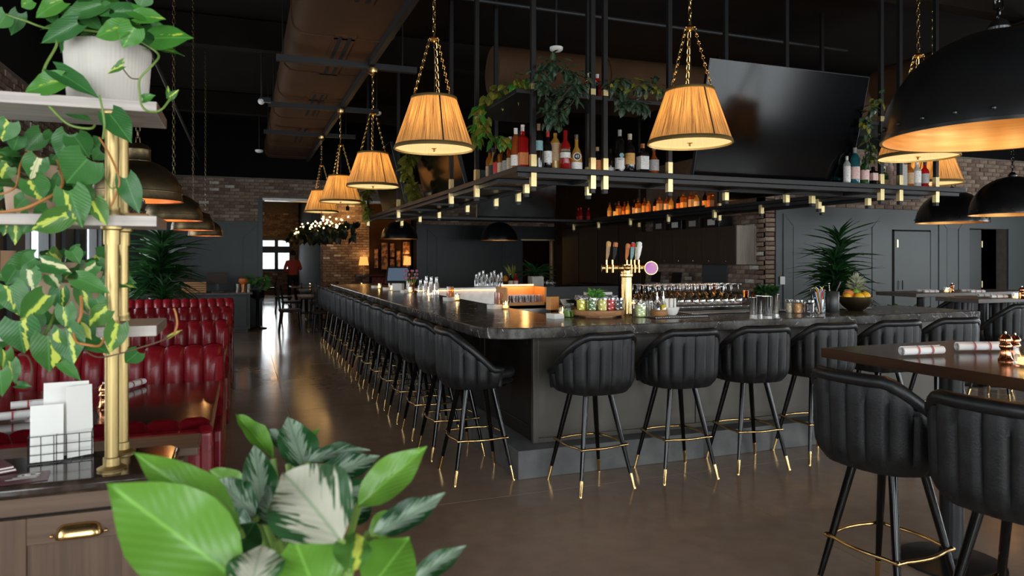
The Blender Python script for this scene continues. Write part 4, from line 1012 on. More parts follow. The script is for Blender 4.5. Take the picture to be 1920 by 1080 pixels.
# ================================================================ SERVICE STATION (front left)
ss = thing('service_station', 'brown wooden service cabinet with shaker doors and brass cup pulls', 'cabinet', (-.6, 2.55, 0))
def sb(name, mat, x0, y0, z0, x1, y1, z1, parent=None, bevel=.003):
    return MB().box(x0 + .6, y0 - 2.55, z0, x1 + .6, y1 - 2.55, z1).build(name, mat, parent or ss, smooth=0, bevel=bevel)
SX1 = -.235; SX0 = -1.75; SY0, SY1 = 2.40, 2.70
sb('body', 'station_wood', SX0, SY0 + .02, .08, SX1, SY1, .86); sb('kick', 'black_plastic', SX0, SY0 + .06, 0, SX1 - .03, SY1, .08)
sb('top_rail', 'station_wood_h', SX0, SY0, .80, SX1, SY0 + .022, .862)
sb('stile', 'station_wood', SX1 - .028, SY0, .08, SX1, SY0 + .022, .80)
x1 = SX1 - .03
for k in range(3):
    x0 = x1 - .39
    d = sb('door', 'station_wood', x0 + .006, SY0 + .002, .10, x1 - .006, SY0 + .016, .794)
    fw = .075
    for (a, b, c, e, mt) in ((x0 + .006, x0 + fw, .10, .794, 'station_wood'), (x1 - fw, x1 - .006, .10, .794, 'station_wood'), (x0 + fw, x1 - fw, .715, .794, 'station_wood_h'), (x0 + fw, x1 - fw, .10, .19, 'station_wood_h')):
        sb('door_rail', mt, a, SY0 - .010, c, b, SY0 + .004, e, d)
    sb('door_gap', 'groove', x1 - .006, SY0 + .004, .10, x1, SY0 + .010, .797, None, 0)
    sb('door_gap', 'groove', x0, SY0 + .004, .794, x1, SY0 + .010, .800, None, 0)
    # cup pull
    cx = (x0 + x1) / 2 + .012; mb = MB(); vs = []; fs = []; n, m_ = 16, 6
    for i in range(n + 1):
        s = -1 + 2 * i / n; e_ = max(0, 1 - abs(s) ** 6) ** .5
        for j in range(m_ + 1):
            g = PI / 2 * j / m_
            vs.append((cx + .6 + s * .060, SY0 - .010 - 2.55 - .026 * e_ * math.sin(g) , .735 + .036 * e_ * math.cos(g) - .006))
    for i in range(n):
        for j in range(m_): fs.append((i * (m_ + 1) + j, (i + 1) * (m_ + 1) + j, (i + 1) * (m_ + 1) + j + 1, i * (m_ + 1) + j + 1))
    pull = mb.add(vs, fs).build('cup_pull', 'brass', d, smooth=60)
    sol = pull.modifiers.new('solid', 'SOLIDIFY'); sol.thickness = .003
    for s in (-1, 1): MB().ball((cx + .6 + s * .069, SY0 - .013 - 2.55, .736), .0055, 8, 6).build('pull_screw', 'brass', d)
    x1 = x0
M('station_stone', (.030, .020, .015), .14, c2=(.075, .05, .038), scale=22, detail=9, lo=.45, hi=.75, coat=.3)
stp = MB().prism([(SX0, 2.355), (SX1 - .02, 2.355), (SX1 + .03, 2.39), (SX1 + .035, 2.44), (SX1 + .035, SY1 - .04), (SX1 + .01, SY1), (SX0, SY1)], .86, .90).build('station_countertop', 'station_stone', bevel=.014, seg=4)
tag(stp, 'polished dark brown stone top of the wooden service cabinet', 'countertop')
cap = thing('booth_back_ledge', 'grey-brown wooden ledge panel behind the nearest red booth', 'ledge', (-1.0, 2.95, 0))
MB().box(-.9, -.10, .815, .845, .13, .845).build('ledge_board', 'station_wood_h', cap, smooth=0, bevel=.004)
MB().box(-.9, -.14, 0, .80, .10, .815).build('panel', 'station_wood', cap, smooth=0, bevel=.004)

# ---- brass pole shelf on the station
sh = thing('plant_shelf', 'brass pole shelf with pale wood boards holding trailing plants', 'shelf', (-.37, 2.44, .9))
PX, PY0, PY1 = -.372, 2.445, 2.64
shz = [1.305, 1.638, 1.985]
for py in (PY0, PY1):
    pz = [.905] + shz
    p_ = MB().lathe([(.0195, .0), (.0195, 1.085)], (PX + .37, py - 2.44, 0), 20).build('pole', 'brass_pole', sh)
    MB().lathe([(.001, .0), (.040, .0), (.041, .005), (.031, .010), (.0245, .013), (.0245, .036), (.0205, .038)], (PX + .37, py - 2.44, .0005), 24).build('pole_flange', 'brass_pole', p_)
    for z in shz:
        MB().lathe([(.0235, -.055), (.0235, -.012), (.031, -.008), (.031, 0)], (PX + .37, py - 2.44, z - .9), 20).build('collar', 'brass_pole', p_)
        if z < 1.9: MB().lathe([(.027, .032), (.027, .036), (.0225, .045), (.0225, .058)], (PX + .37, py - 2.44, z - .9), 20).build('collar', 'brass_pole', p_)
for i, z in enumerate(shz):
    MB().box(-1.6 + .37, 2.395 - 2.44, z - .9, -.245 + .37, 2.69 - 2.44, z - .9 + .032).build('shelf_board', 'shelf_wood', sh, smooth=0, bevel=.002)
    MB().box(-.2455 + .37, 2.396 - 2.44, z - .9 + .001, -.2435 + .37, 2.689 - 2.44, z - .9 + .031).build('shelf_edge', 'shelf_end', sh, smooth=0)

# ================================================================ TRAILING PLANTS ON THE SHELF
CAMV = Vector((0, 0, CAM_H))
def lf(parent, mat, b, t, wpx, D, dt=0, roll=0, tilt=.35, kind='heart', n=8, m=3, droop=.12):
    """leaf read off the photo: notch pixel b, tip pixel t, width in pixels, at distance D; real size follows from D"""
    B = atd(b[0], b[1], D); T = atd(t[0], t[1], D + dt); w_ = wpx / FOC * D
    nr = (CAMV - B).normalized() + Vector((random.uniform(-.25, .25) + roll, random.uniform(-.25, .25), tilt + random.uniform(-.1, .25)))
    return put_leaf(parent, leafset(mat, kind, n, m, droop), B, T, w_, nr)
def vine(parent, mat, pts, r=.003, k=5):
    p = [atd(*q) - parent.location for q in pts]
    return MB().tube(smooth_path(p, k), r, 6).build('vine', mat, parent, smooth=60)
def pot(parent, c, r0, r1, h, mat, ribs=0):
    c = Vector(c) - parent.location
    wob = (lambda k, z: 1 + (.012 if k % 3 == 1 else 0)) if ribs else None
    n = ribs * 3 if ribs else 40
    MB().lathe([(.001, 0), (r0 * .93, 0), (r0, h * .04), (r1, h * .93), (r1 * .995, h * .98), (r1 * .96, h), (r1 * .90, h * .99), (r1 * .89, h * .88)], c, n, wob=wob).build('pot', mat, parent, smooth=50)
    MB().lathe([(.001, h * .89), (r1 * .9, h * .88)], c, 30).build('soil', 'soil', parent)

# top shelf: pothos in the ribbed cream pot
pc = atd(203, 190, 2.29); pc.z = shz[2] + .033
t1 = thing('potted_pothos', 'green pothos in a ribbed cream pot on the top plant shelf', 'potted plant', pc)
pot(t1, pc, .112, .125, .205, 'cream_pot', 62)
D1 = 2.15
for (b, t, w_, d_, mt) in [((12, 27), (-8, 52), 44, 0, 'leaf_heart'), ((118, 2), (56, 28), 40, 0, 'leaf_pothos'), ((190, 8), (110, 33), 38, .0, 'leaf_heart'), ((146, 44), (72, 80), 40, -.05, 'leaf_heart'),
                        ((232, 52), (172, 64), 44, -.12, 'leaf_pothos'), ((258, 30), (308, 33), 34, -.1, 'leaf_pothos'), ((252, 52), (229, 90), 46, -.12, 'leaf_pothos'), ((290, 72), (357, 66), 52, -.05, 'leaf_pothos'),
                        ((215, 22), (284, 20), 30, -.05, 'leaf_heart'), ((114, 152), (40, 170), 46, -.1, 'leaf_pothos'), ((106, 134), (184, 178), 40, -.1, 'leaf_heart'), ((205, 20), (160, 2), 32, 0, 'leaf_heart'),
                        ((36, 25), (20, 66), 30, .05, 'leaf_heart'), ((270, -8), (262, 14), 36, 0, 'leaf_heart'), ((250, 20), (300, 40), 34, -.1, 'leaf_pothos'), ((160, 30), (190, 55), 30, .05, 'leaf_heart'), ((225, 38), (240, 70), 30, .05, 'leaf_heart'),
                        ((285, 55), (320, 70), 34, 0, 'leaf_heart'), ((130, 72), (112, 96), 26, .05, 'leaf_heart'), ((262, 62), (292, 92), 30, .0, 'leaf_heart'), ((60, 0), (36, 12), 30, 0, 'leaf_pothos'), ((90, 20), (104, 46), 28, .05, 'leaf_heart'),
                        ((231, 124), (199, 137), 16, -.15, 'leaf_lime'), ((222, 126), (232, 108), 12, -.15, 'leaf_lime'), ((268, 186), (290, 178), 18, -.15, 'leaf_pothos'), ((318, 184), (335, 168), 13, -.12, 'leaf_lime'), ((318, 184), (314, 160), 9, -.12, 'leaf_lime'), ((320, 183), (310, 172), 9, -.12, 'leaf_heart')]:
    lf(t1, mt, b, t, w_, D1 + d_)
rq = random.Random(2)
for k in range(30):
    a = rq.uniform(0, 2 * PI); r = rq.uniform(.02, .12); b = pc + Vector((r * math.cos(a), r * math.sin(a), rq.uniform(.20, .30))); d = Vector((math.cos(a), math.sin(a), rq.uniform(-.1, .6))).normalized()
    put_leaf(t1, leafset('leaf_heart' if k % 3 else 'leaf_pothos', 'heart'), b, b + d * rq.uniform(.08, .13), rq.uniform(.06, .09), (rq.uniform(-.4, .4), -.6, 1))
vine(t1, 'stem_green', [(185, 60, 2.2), (110, 55, 2.13), (106, 85, 2.1), (82, 132, 2.06), (82, 182, 2.06), (98, 205, 2.07), (130, 234, 2.08), (168, 241, 2.1), (178, 235, 2.12)], .0038)
vine(t1, 'stem_green', [(250, 70, 2.15), (296, 100, 2.05), (286, 122, 2.0), (262, 148, 1.99), (262, 175, 1.99), (266, 198, 1.99), (280, 209, 1.99), (302, 206, 1.99), (320, 184, 2.03)], .003)
vine(t1, 'stem_brown', [(262, 148, 1.99), (245, 146, 1.99), (230, 128, 2.0)], .0018)
vine(t1, 'stem_green', [(150, 60, 2.2), (85, 52, 2.13), (45, 38, 2.1), (12, 27, 2.15)], .003)
vine(t1, 'stem_green', [(186, 178, 2.05), (192, 205, 2.05), (196, 235, 2.06), (193, 260, 2.08)], .003)

# middle shelf: heart-leaf philodendron in a beige pot
pc2 = atd(62, 400, 2.30); pc2.z = shz[1] + .033
t2 = thing('potted_philodendron', 'heart-leaf philodendron with lime streaks in a beige pot on the middle shelf', 'potted plant', pc2)
pot(t2, pc2, .070, .085, .17, 'beige_pot')
for (b, t, w_, d_, mt) in [((164, 298), (120, 346), 82, -.25, 'leaf_heart'), ((128, 252), (108, 300), 46, -.1, 'leaf_heart'), ((140, 256), (168, 292), 52, -.12, 'leaf_heart'), ((79, 250), (45, 284), 42, 0, 'leaf_heart'), ((206, 214), (247, 265), 50, -.18, 'leaf_heart'),
                        ((236, 334), (259, 399), 42, -.2, 'leaf_heart'), ((72, 296), (54, 337), 46, -.2, 'leaf_cream'), ((60, 338), (80, 376), 52, -.22, 'leaf_brasil'), ((130, 358), (155, 426), 60, -.25, 'leaf_brasil'), ((126, 404), (56, 432), 46, -.28, 'leaf_lime'),
                        ((176, 377), (202, 423), 34, -.22, 'leaf_lime'), ((19, 229), (4, 266), 42, -.15, 'leaf_brasil'), ((14, 400), (6, 443), 32, -.2, 'leaf_brasil'), ((30, 418), (28, 460), 24, -.2, 'leaf_lime'), ((10, 292), (2, 318), 36, -.1, 'leaf_brasil'), ((18, 312), (0, 336), 34, -.15, 'leaf_lime'),
                        ((214, 266), (226, 306), 24, .15, 'leaf_heart'), ((130, 207), (170, 224), 24, -.1, 'leaf_heart'), ((190, 285), (172, 300), 26, -.1, 'leaf_heart'), ((112, 330), (96, 356), 20, -.15, 'leaf_heart'), ((150, 345), (178, 380), 30, -.1, 'leaf_heart'), ((90, 390), (60, 412), 30, -.15, 'leaf_heart'),
                        ((48, 372), (22, 392), 34, -.1, 'leaf_heart'), ((170, 262), (186, 280), 28, -.05, 'leaf_heart'), ((100, 250), (88, 270), 30, .0, 'leaf_heart'), ((35, 255), (22, 285), 34, -.1, 'leaf_heart'), ((60, 405), (40, 440), 40, -.2, 'leaf_heart'), ((160, 385), (168, 418), 22, -.15, 'leaf_lime')]:
    lf(t2, mt, b, t, w_, 2.28 + d_, tilt=.15)
for k in range(26):
    a = rq.uniform(0, 2 * PI); b = pc2 + Vector((.08 * math.cos(a), .08 * math.sin(a), rq.uniform(.10, .2))); d = Vector((math.cos(a), math.sin(a), rq.uniform(-.9, .5))).normalized()
    put_leaf(t2, leafset('leaf_heart' if k % 3 else 'leaf_brasil', 'heart'), b, b + d * rq.uniform(.07, .11), rq.uniform(.06, .09), (rq.uniform(-.4, .4), -1, .5))
vine(t2, 'stem_orange', [(0, 398, 2.0), (42, 392, 2.0), (75, 378, 2.02), (104, 362, 2.05), (118, 340, 2.1), (108, 300, 2.2)], .0045)
vine(t2, 'stem_orange', [(186, 258, 2.1), (208, 295, 2.08), (222, 330, 2.07), (222, 352, 2.07), (206, 392, 2.08)], .003)
vine(t2, 'stem_orange', [(0, 365, 2.02), (30, 350, 2.05), (38, 310, 2.12), (52, 284, 2.2), (70, 296, 2.1)], .003)
vine(t2, 'stem_green', [(192, 322, 2.1), (205, 350, 2.08), (216, 352, 2.08), (220, 340, 2.09)], .0018)

# low shelf: variegated philodendron
pc3 = atd(132, 640, 2.30); pc3.z = shz[0] + .033
t3 = thing('potted_philodendron', 'cream and lime variegated philodendron spilling over the low plant shelf', 'potted plant', pc3)
pot(t3, pc3, .085, .10, .19, 'beige_pot')
for (b, t, w_, d_, mt) in [((78, 493), (130, 508), 34, -.2, 'leaf_cream'), ((66, 484), (34, 502), 36, -.15, 'leaf_heart'), ((56, 506), (63, 545), 34, -.22, 'leaf_cream'), ((18, 536), (37, 592), 52, -.25, 'leaf_brasil'), ((84, 552), (35, 603), 46, -.28, 'leaf_lime'), ((112, 542), (111, 586), 36, -.22, 'leaf_brasil'),
                        ((150, 543), (166, 588), 30, -.2, 'leaf_lime'), ((146, 522), (202, 545), 38, -.25, 'leaf_heart'), ((216, 508), (244, 545), 40, .1, 'leaf_heart'), ((181, 497), (156, 516), 26, -.15, 'leaf_cream'), ((202, 580), (160, 614), 40, -.25, 'leaf_lime'), ((122, 575), (129, 620), 36, -.25, 'leaf_brasil'),
                        ((36, 602), (42, 664), 68, -.3, 'leaf_brasil'), ((90, 630), (94, 700), 60, -.33, 'leaf_lime'), ((124, 618), (138, 684), 56, -.3, 'leaf_brasil'), ((223, 608), (206, 662), 42, -.28, 'leaf_lime'), ((114, 678), (151, 712), 24, -.3, 'leaf_heart'), ((259, 660), (232, 684), 34, -.25, 'leaf_heart'),
                        ((11, 658), (14, 708), 26, -.3, 'leaf_lime'), ((21, 678), (30, 720), 26, -.3, 'leaf_brasil'), ((32, 722), (59, 724), 15, -.3, 'leaf_heart'), ((0, 695), (4, 745), 36, -.35, 'leaf_heart'), ((152, 468), (124, 487), 28, -.1, 'leaf_cream'), ((135, 470), (150, 494), 30, -.12, 'leaf_heart'),
                        ((8, 548), (-6, 584), 40, -.2, 'leaf_heart'), ((6, 620), (-8, 664), 40, -.25, 'leaf_heart'), ((95, 515), (110, 540), 30, -.15, 'leaf_cream'), ((180, 560), (196, 590), 32, -.2, 'leaf_heart'), ((160, 640), (205, 658), 34, -.25, 'leaf_heart'), ((150, 600), (180, 636), 34, -.22, 'leaf_heart'),
                        ((170, 606), (150, 640), 30, -.15, 'leaf_heart'), ((60, 590), (75, 630), 38, -.15, 'leaf_heart'), ((30, 505), (10, 535), 38, -.15, 'leaf_heart'), ((190, 520), (205, 560), 36, -.12, 'leaf_heart'), ((100, 590), (92, 628), 34, -.1, 'leaf_heart'), ((184, 490), (200, 510), 24, -.1, 'leaf_heart')]:
    lf(t3, mt, b, t, w_, 2.28 + d_, tilt=.15)
for k in range(24):
    a = rq.uniform(0, 2 * PI); b = pc3 + Vector((.1 * math.cos(a), .1 * math.sin(a), rq.uniform(.10, .22))); d = Vector((math.cos(a), math.sin(a), rq.uniform(-.9, .5))).normalized()
    put_leaf(t3, leafset('leaf_heart' if k % 2 else 'leaf_brasil', 'heart'), b, b + d * rq.uniform(.07, .11), rq.uniform(.06, .09), (rq.uniform(-.4, .4), -1, .5))
vine(t3, 'stem_orange', [(152, 555, 2.02), (152, 590, 2.0), (139, 620, 1.99), (143, 640, 1.98), (160, 646, 1.98), (186, 648, 2.0), (197, 632, 2.02)], .004)
vine(t3, 'stem_brown', [(157, 656, 2.0), (185, 670, 1.99), (228, 662, 2.0), (262, 652, 2.02), (300, 640, 2.03), (325, 628, 2.04)], .0022)
vine(t3, 'stem_orange', [(325, 628, 2.04), (332, 610, 2.04), (330, 590, 2.04), (326, 578, 2.04)], .003)
vine(t3, 'stem_green', [(84, 628, 2.02), (96, 605, 2.05), (104, 580, 2.12)], .004)
vine(t3, 'stem_brown', [(38, 665, 1.98), (52, 668, 1.98), (60, 690, 1.98), (56, 715, 1.98)], .0025)
lf(t3, 'leaf_tip', (318, 632), (340, 618), 8, 2.04); lf(t3, 'leaf_tip', (150, 612), (172, 636), 18, 2.0)
# the vine's lamp base on the middle shelf end
o = thing('brass_ornament', 'small polished brass ornament on a wooden block at the shelf end', 'ornament', atd(258, 408, 2.26)); o.location.z = shz[1] + .033
MB().cbox((0, 0, .006), (.062, .05, .012)).build('base', 'board_wood', o, smooth=0, bevel=.002)
MB().lathe([(.022, .012), (.026, .02), (.014, .03), (.022, .045), (.024, .055), (.012, .062), (.001, .066)], n=20).build('body', 'steel', o)

# ================================================================ FOREGROUND AGLAONEMA
bc = atd(560, 1120, 1.5); zf = bc.z
t4 = thing('aglaonema_plant', 'large silver and green aglaonema with broad leaves in a dark planter', 'potted plant', Vector((bc.x, bc.y, 0)))
MB().lathe([(.001, 0), (.14, 0), (.19, .62), (.185, .66), (.165, .655), (.16, .58)], (0, 0, 0), 40).build('planter', 'black_plastic', t4, smooth=50)
MB().lathe([(.001, .60), (.163, .595)], (0, 0, 0), 30).build('soil', 'soil', t4)
AG = [((452, 1092), (196, 903), 172, 1.12, 1.10, 'leaf_green', .06), ((446, 992), (254, 846), 84, 1.28, 1.20, 'leaf_green', .08), ((640, 1016), (508, 844), 172, 1.12, 1.22, 'leaf_pale', .22),
      ((574, 886), (540, 780), 76, 1.55, 1.62, 'leaf_silver', .05), ((512, 860), (441, 766), 40, 1.55, 1.66, 'leaf_green', .10), ((492, 960), (478, 830), 66, 1.42, 1.5, 'leaf_silver', .12), ((556, 850), (500, 800), 34, 1.62, 1.68, 'leaf_silver', .1),
      ((578, 866), (698, 822), 42, 1.55, 1.62, 'leaf_silver', .20), ((592, 902), (716, 846), 58, 1.5, 1.58, 'leaf_silver', .10), ((612, 932), (737, 908), 56, 1.42, 1.5, 'leaf_silver', .12), ((672, 948), (800, 836), 74, 1.30, 1.34, 'leaf_green', .05),
      ((700, 1000), (820, 950), 60, 1.2, 1.28, 'leaf_silver', -.18), ((600, 1130), (548, 1000), 150, 1.08, 1.12, 'leaf_green', .12), ((690, 1110), (772, 1000), 122, 1.12, 1.18, 'leaf_green', .2), ((772, 1092), (874, 1020), 46, 1.2, 1.24, 'leaf_silver', .05),
      ((470, 1110), (488, 1002), 110, 1.06, 1.12, 'leaf_pale', .25), ((655, 1075), (668, 978), 74, 1.08, 1.14, 'leaf_lime', .22), ((470, 936), (384, 862), 46, 1.42, 1.46, 'leaf_green', .22), ((478, 968), (404, 888), 64, 1.38, 1.44, 'leaf_silver', .08),
      ((470, 1000), (400, 960), 60, 1.32, 1.35, 'leaf_silver', .1), ((520, 990), (480, 900), 70, 1.36, 1.46, 'leaf_silver', .1), ((690, 1000), (760, 960), 50, 1.34, 1.4, 'leaf_green', .1), ((640, 980), (700, 930), 60, 1.38, 1.45, 'leaf_silver', .1),
      ((560, 1000), (600, 920), 60, 1.42, 1.5, 'leaf_silver', .1), ((520, 1010), (560, 950), 70, 1.34, 1.4, 'leaf_dracaena', .1), ((440, 1040), (480, 975), 70, 1.26, 1.32, 'leaf_dracaena', .1), ((600, 1060), (640, 990), 80, 1.24, 1.3, 'leaf_dracaena', .1), ((540, 870), (600, 800), 26, 1.66, 1.7, 'leaf_green', .1), ((620, 900), (598, 875), 26, 1.6, 1.62, 'leaf_green', .1)]
for (b, t, w_, db, dt_, mt, dr_) in AG:
    B = atd(b[0], b[1], db); T = atd(t[0], t[1], dt_); nr = (CAMV - B).normalized() + Vector((random.uniform(-.2, .2), random.uniform(-.2, .2), random.uniform(.1, .5)))
    lo = put_leaf(t4, leafset(mt, 'lance', 16, 5, dr_, .18, .03), B, T, w_ / FOC * db, nr)
    root = Vector((bc.x + random.uniform(-.05, .05), bc.y + random.uniform(-.05, .05), .60))
    pts = bez(root - t4.location, (root.lerp(B, .55) + Vector((0, 0, .08))) - t4.location, B - t4.location, 6)
    MB().tube(pts, [.011] * 3 + [.009] * 2 + [.007] * 2, 7).build('stem', 'stem_green', t4, smooth=60)
for k in range(14):
    a = rq.uniform(0, 2 * PI); r_ = .10; B = Vector((bc.x + r_ * math.cos(a), bc.y + r_ * math.sin(a), rq.uniform(.66, .78))); d = Vector((math.cos(a), math.sin(a), rq.uniform(.1, .7))).normalized()
    put_leaf(t4, leafset('leaf_silver', 'lance', 16, 5, .15, .18, .03), B, B + d * rq.uniform(.18, .26), rq.uniform(.07, .1), (0, -.3, 1))

# ================================================================ THINGS ON THE STATION AND BOOTH TABLE
# wire rack with menus
mc = at(115, 862, .901)
rk = thing('wire_menu_rack', 'black wire grid rack holding menus on the service station', 'rack', mc)
def grid(mb, o, ux, uz, nx, nz, r=.0013):
    o, ux, uz = Vector(o), Vector(ux), Vector(uz)
    for i in range(nx + 1): mb.tube([o + ux * i / nx, o + ux * i / nx + uz], r, 5)
    for j in range(nz + 1): mb.tube([o + uz * j / nz, o + uz * j / nz + ux], r, 5)
rz_ = .12
for (name, o, ux, uz, nx, nz) in (('front_grid', (-.085, -.035, .002), (.17, 0, 0), (0, 0, .085), 5, 3), ('back_grid', (-.085, .055, .002), (.17, 0, 0), (0, 0, .11), 5, 4), ('side_grid', (-.085, -.035, .002), (0, .09, 0), (0, 0, .085), 3, 3), ('side_grid', (.085, -.035, .002), (0, .09, 0), (0, 0, .085), 3, 3), ('divider_grid', (-.01, -.035, .002), (0, .09, 0), (0, 0, .085), 3, 3), ('base_grid', (-.085, -.035, .003), (.17, 0, 0), (0, .09, 0), 6, 4)):
    mb = MB(); grid(mb, o, ux, uz, nx, nz); mb.build(name, 'black_plastic', rk)
rk.rotation_euler = (0, 0, rz_)
def menu(label, x, y, w_, h_, th, rz, lean, mat='paper'):
    t = thing('menu_booklet', label, 'menu', Vector((mc.x + x, mc.y + y, .906)), rz, 'menus in the wire rack')
    for k in range(4):
        mt = Matrix.Rotation(R(lean), 4, 'X')
        MB().box(-w_ / 2 + .002 * k, th * (k - 2) / 4, .001 * k, w_ / 2 - .003 * (k % 2), th * (k - 2) / 4 + th * .2, h_ - .003 * k).xf(mt).build('page', mat if k % 2 == 0 else 'paper_grey', t, smooth=0)
menu('short white menu booklet standing in the front of the wire rack', -.035, -.018, .088, .175, .016, .12, -3)
menu('tall white menu booklet standing at the back of the wire rack', .006, .035, .125, .235, .012, .08, -4)
menu('tall white folded menu leaning right in the wire rack', .048, .015, .075, .225, .014, .5, -3)
cd = thing('promo_card', 'dark maroon printed card with a white oval emblem on the station top', 'card', at(38, 898, .9012))
MB().box(-.09, -.05, 0, .07, .055, .0012).build('card', 'maroon_print', cd, smooth=0); cd.rotation_euler = (0, 0, .15)
MB().lathe([(.014, .0014), (.022, .0014)], (0, 0, 0), 28).xf(Matrix.Translation((.018, .03, 0)) @ Matrix.Diagonal((1.3, .75, 1, 1))).build('emblem', 'paper', cd)
MB().tube([(.012, .036, .0016), (.008, .03, .0016), (.014, .025, .0016), (.022, .028, .0016)], .0015, 5).build('emblem_mark', 'paper', cd)
for k, (x0, x1, y_) in enumerate(((-.02, .045, .006), (-.035, .04, -.008))): MB().box(x0, y_, .0013, x1, y_ + .006, .0015).build('print_line', 'paper', cd, smooth=0)
mg = thing('magazine_stack', 'curled glossy magazines lying at the end of the station', 'magazines', at(8, 880, .9015))
for k in range(5): MB().box(-.14 + .004 * k, -.07, .0045 * k, .045 - .003 * k, .06, .0045 * k + .004).build('page_block', 'paper' if k % 2 else 'maroon_print', mg, smooth=0)
mg.rotation_euler = (0, 0, .5); mg.location.x -= .03
# napkin rolls, mills, tea lights: shared builders
def napkin(label, p, rz, L_=.21, r=.021):
    t = thing('napkin_roll', label, 'napkin', p, rz, 'rolled napkins')
    mb = MB()
    pr = []
    for k in range(41):
        a = k / 40 * 2 * PI * 2.2; rr = r * (.45 + .55 * k / 40); pr.append((rr * math.cos(a), rr * math.sin(a)))
    xs = (-L_ / 2, -L_ * .3, 0, L_ * .3, L_ / 2); vs = []; fs = []
    for i, x in enumerate(xs):
        for (a, b) in pr: vs.append((x, a * (1 + .05 * math.sin(i * 2)), r + .006 + b))
    for i in range(4):
        for k in range(40): fs.append((i * 41 + k, i * 41 + k + 1, (i + 1) * 41 + k + 1, (i + 1) * 41 + k))
    mb.add(vs, fs).build('cloth', 'linen', t, smooth=60)
    MB().lathe([(r * .72, -L_ / 2 + .004), (r * .72, L_ / 2 - .004)], n=16).xf(Matrix.Translation((0, 0, r + .006)) @ Matrix.Rotation(PI / 2, 4, 'Y')).build('inner_fold', 'linen', t)
    for x in (-.035, .045):
        MB().lathe([(r * 1.035, x - .004), (r * 1.035, x + .004)], n=24).xf(Matrix.Translation((0, 0, r + .006)) @ Matrix.Rotation(PI / 2, 4, 'Y')).build('stripe', 'linen_red', t)
    return t
def mill(label, p, h=.125):
    t = thing('pepper_mill', label, 'mill', p, 0, 'copper mills'); k = h / .125
    MB().lathe([(.001, 0), (.026, 0), (.027, .006), (.022, .014), (.0195, .03), (.0165, .045), (.022, .055), (.023, .062), (.018, .07), (.017, .075)], n=24).build('body', 'copper', t, smooth=40)
    MB().lathe([(.018, .076), (.023, .080), (.024, .088), (.019, .098), (.014, .104), (.012, .108), (.001, .110)], n=24).build('head', 'copper', t, smooth=40)
    MB().lathe([(.003, .109), (.0055, .112), (.0055, .119), (.001, .122)], n=12).build('knob', 'chrome', t)
    t.scale = (k, k, k); return t
def candle(label, p, r=.036, h=.075, gm='clear_glass', group='glass candle holders'):
    t = thing('candle_holder', label, 'candle', p, 0, group)
    MB().lathe([(.001, .003), (r * .9, .003), (r, .012), (r, h), (r * .93, h), (r * .92, .014), (.001, .012)], n=20, wob=lambda k, z: 1 + (.04 if (k + int(z * 90)) % 2 else 0)).build('glass_cup', gm, t, smooth=20)
    MB().lathe([(.001, .014), (r * .7, .014), (r * .7, h * .45), (.001, h * .46)], n=16).build('wax', 'wax', t)
    MB().lathe([(.001, h * .46), (.007, h * .55), (.0055, h * .72), (.001, h * .95)], n=10).build('flame', 'flame', t)
    return t
# booth table
napkin('white napkin roll at the middle of the nearest dark booth table', at(252, 728, .757), 1.15, .2)
napkin('white red-striped napkin roll beside the menus on the nearest booth table', at(68, 766, .757), .25, .22)
napkin('second white red-striped napkin roll under the trailing plants on the booth table', at(40, 788, .757), .25, .24)
mill('copper mill on the nearest booth table between menus and brass pole', at(194, 764, .757), .14)
napkin('white napkin roll on the second booth table', at(340, 640, .757), .2, .2)
# nearest tall table
TZ = 1.0705
napkin('white red-striped napkin roll alone on the walnut tall table', at(1729, 668, TZ), -.12, .235, .023)
napkin('white red-striped napkin roll next to the copper mills on the walnut tall table', at(1836, 660, TZ), -.3, .235, .023)
mill('taller copper mill with chrome knob on the walnut tall table', at(1885, 676, TZ), .14)
mill('shorter copper mill beside the candle on the walnut tall table', at(1903, 672, TZ), .125)
candle('cut-glass candle holder beside the copper mills on the walnut table', at(1925, 688, TZ), .048, .085)
# far grey tables
for (u, v, lb) in ((1733, 549, 'dark striped napkin roll on the grey table by the service door'), (1746, 550, 'second napkin roll on the grey table by the service door'), (1816, 549, 'napkin roll right of the copper mills on the grey table'), (1833, 550, 'last napkin roll on the grey table by the service door'),
                (1849, 558, 'napkin roll on the grey table past the bar end'), (1873, 560, 'second napkin roll on the grey table past the bar end')):
    napkin(lb, at(u, v, TZ), -.3, .2)
mill('copper mill on the grey table by the service door', at(1785, 549, TZ), .14); mill('copper mill on the grey table past the bar end', at(1916, 561, TZ), .16)
candle('small candle on the grey table by the service door', at(1775, 549, TZ)); candle('small candle on the grey table past the bar end', at(1904, 561, TZ))

# ================================================================ THINGS ON THE BAR
def jar(label, p, r, h, gm='clear_glass', fill=None, fh=.7, cat='jar', facets=18, group=None, name='glass_jar', cut=True):
    t = thing(name, label, cat, p, 0, group)
    zs = [0, .003] + [h * k / 8 for k in range(1, 8)] + [h]
    pr = [(.001, 0), (r * .9, 0)] + [(r, z) for z in zs[2:]] + [(r * .94, h)]
    MB().lathe(pr, n=facets, wob=(lambda k, z: 1 + (.035 if ((k + int(round(z / h * 8))) % 3 == 0 and .05 < z / h < .95) else 0)) if cut else None).build('glass', gm, t, smooth=15 if cut else 40)
    if fill: MB().lathe([(.001, .004), (r * .86, .004), (r * .86, h * fh), (r * .3, h * fh + r * .25), (.001, h * fh + r * .2)], n=14, wob=lambda k, z: 1 + .06 * math.sin(k * 5 + z * 200)).build('contents', fill, t, smooth=40)
    return t
BT = 1.0705
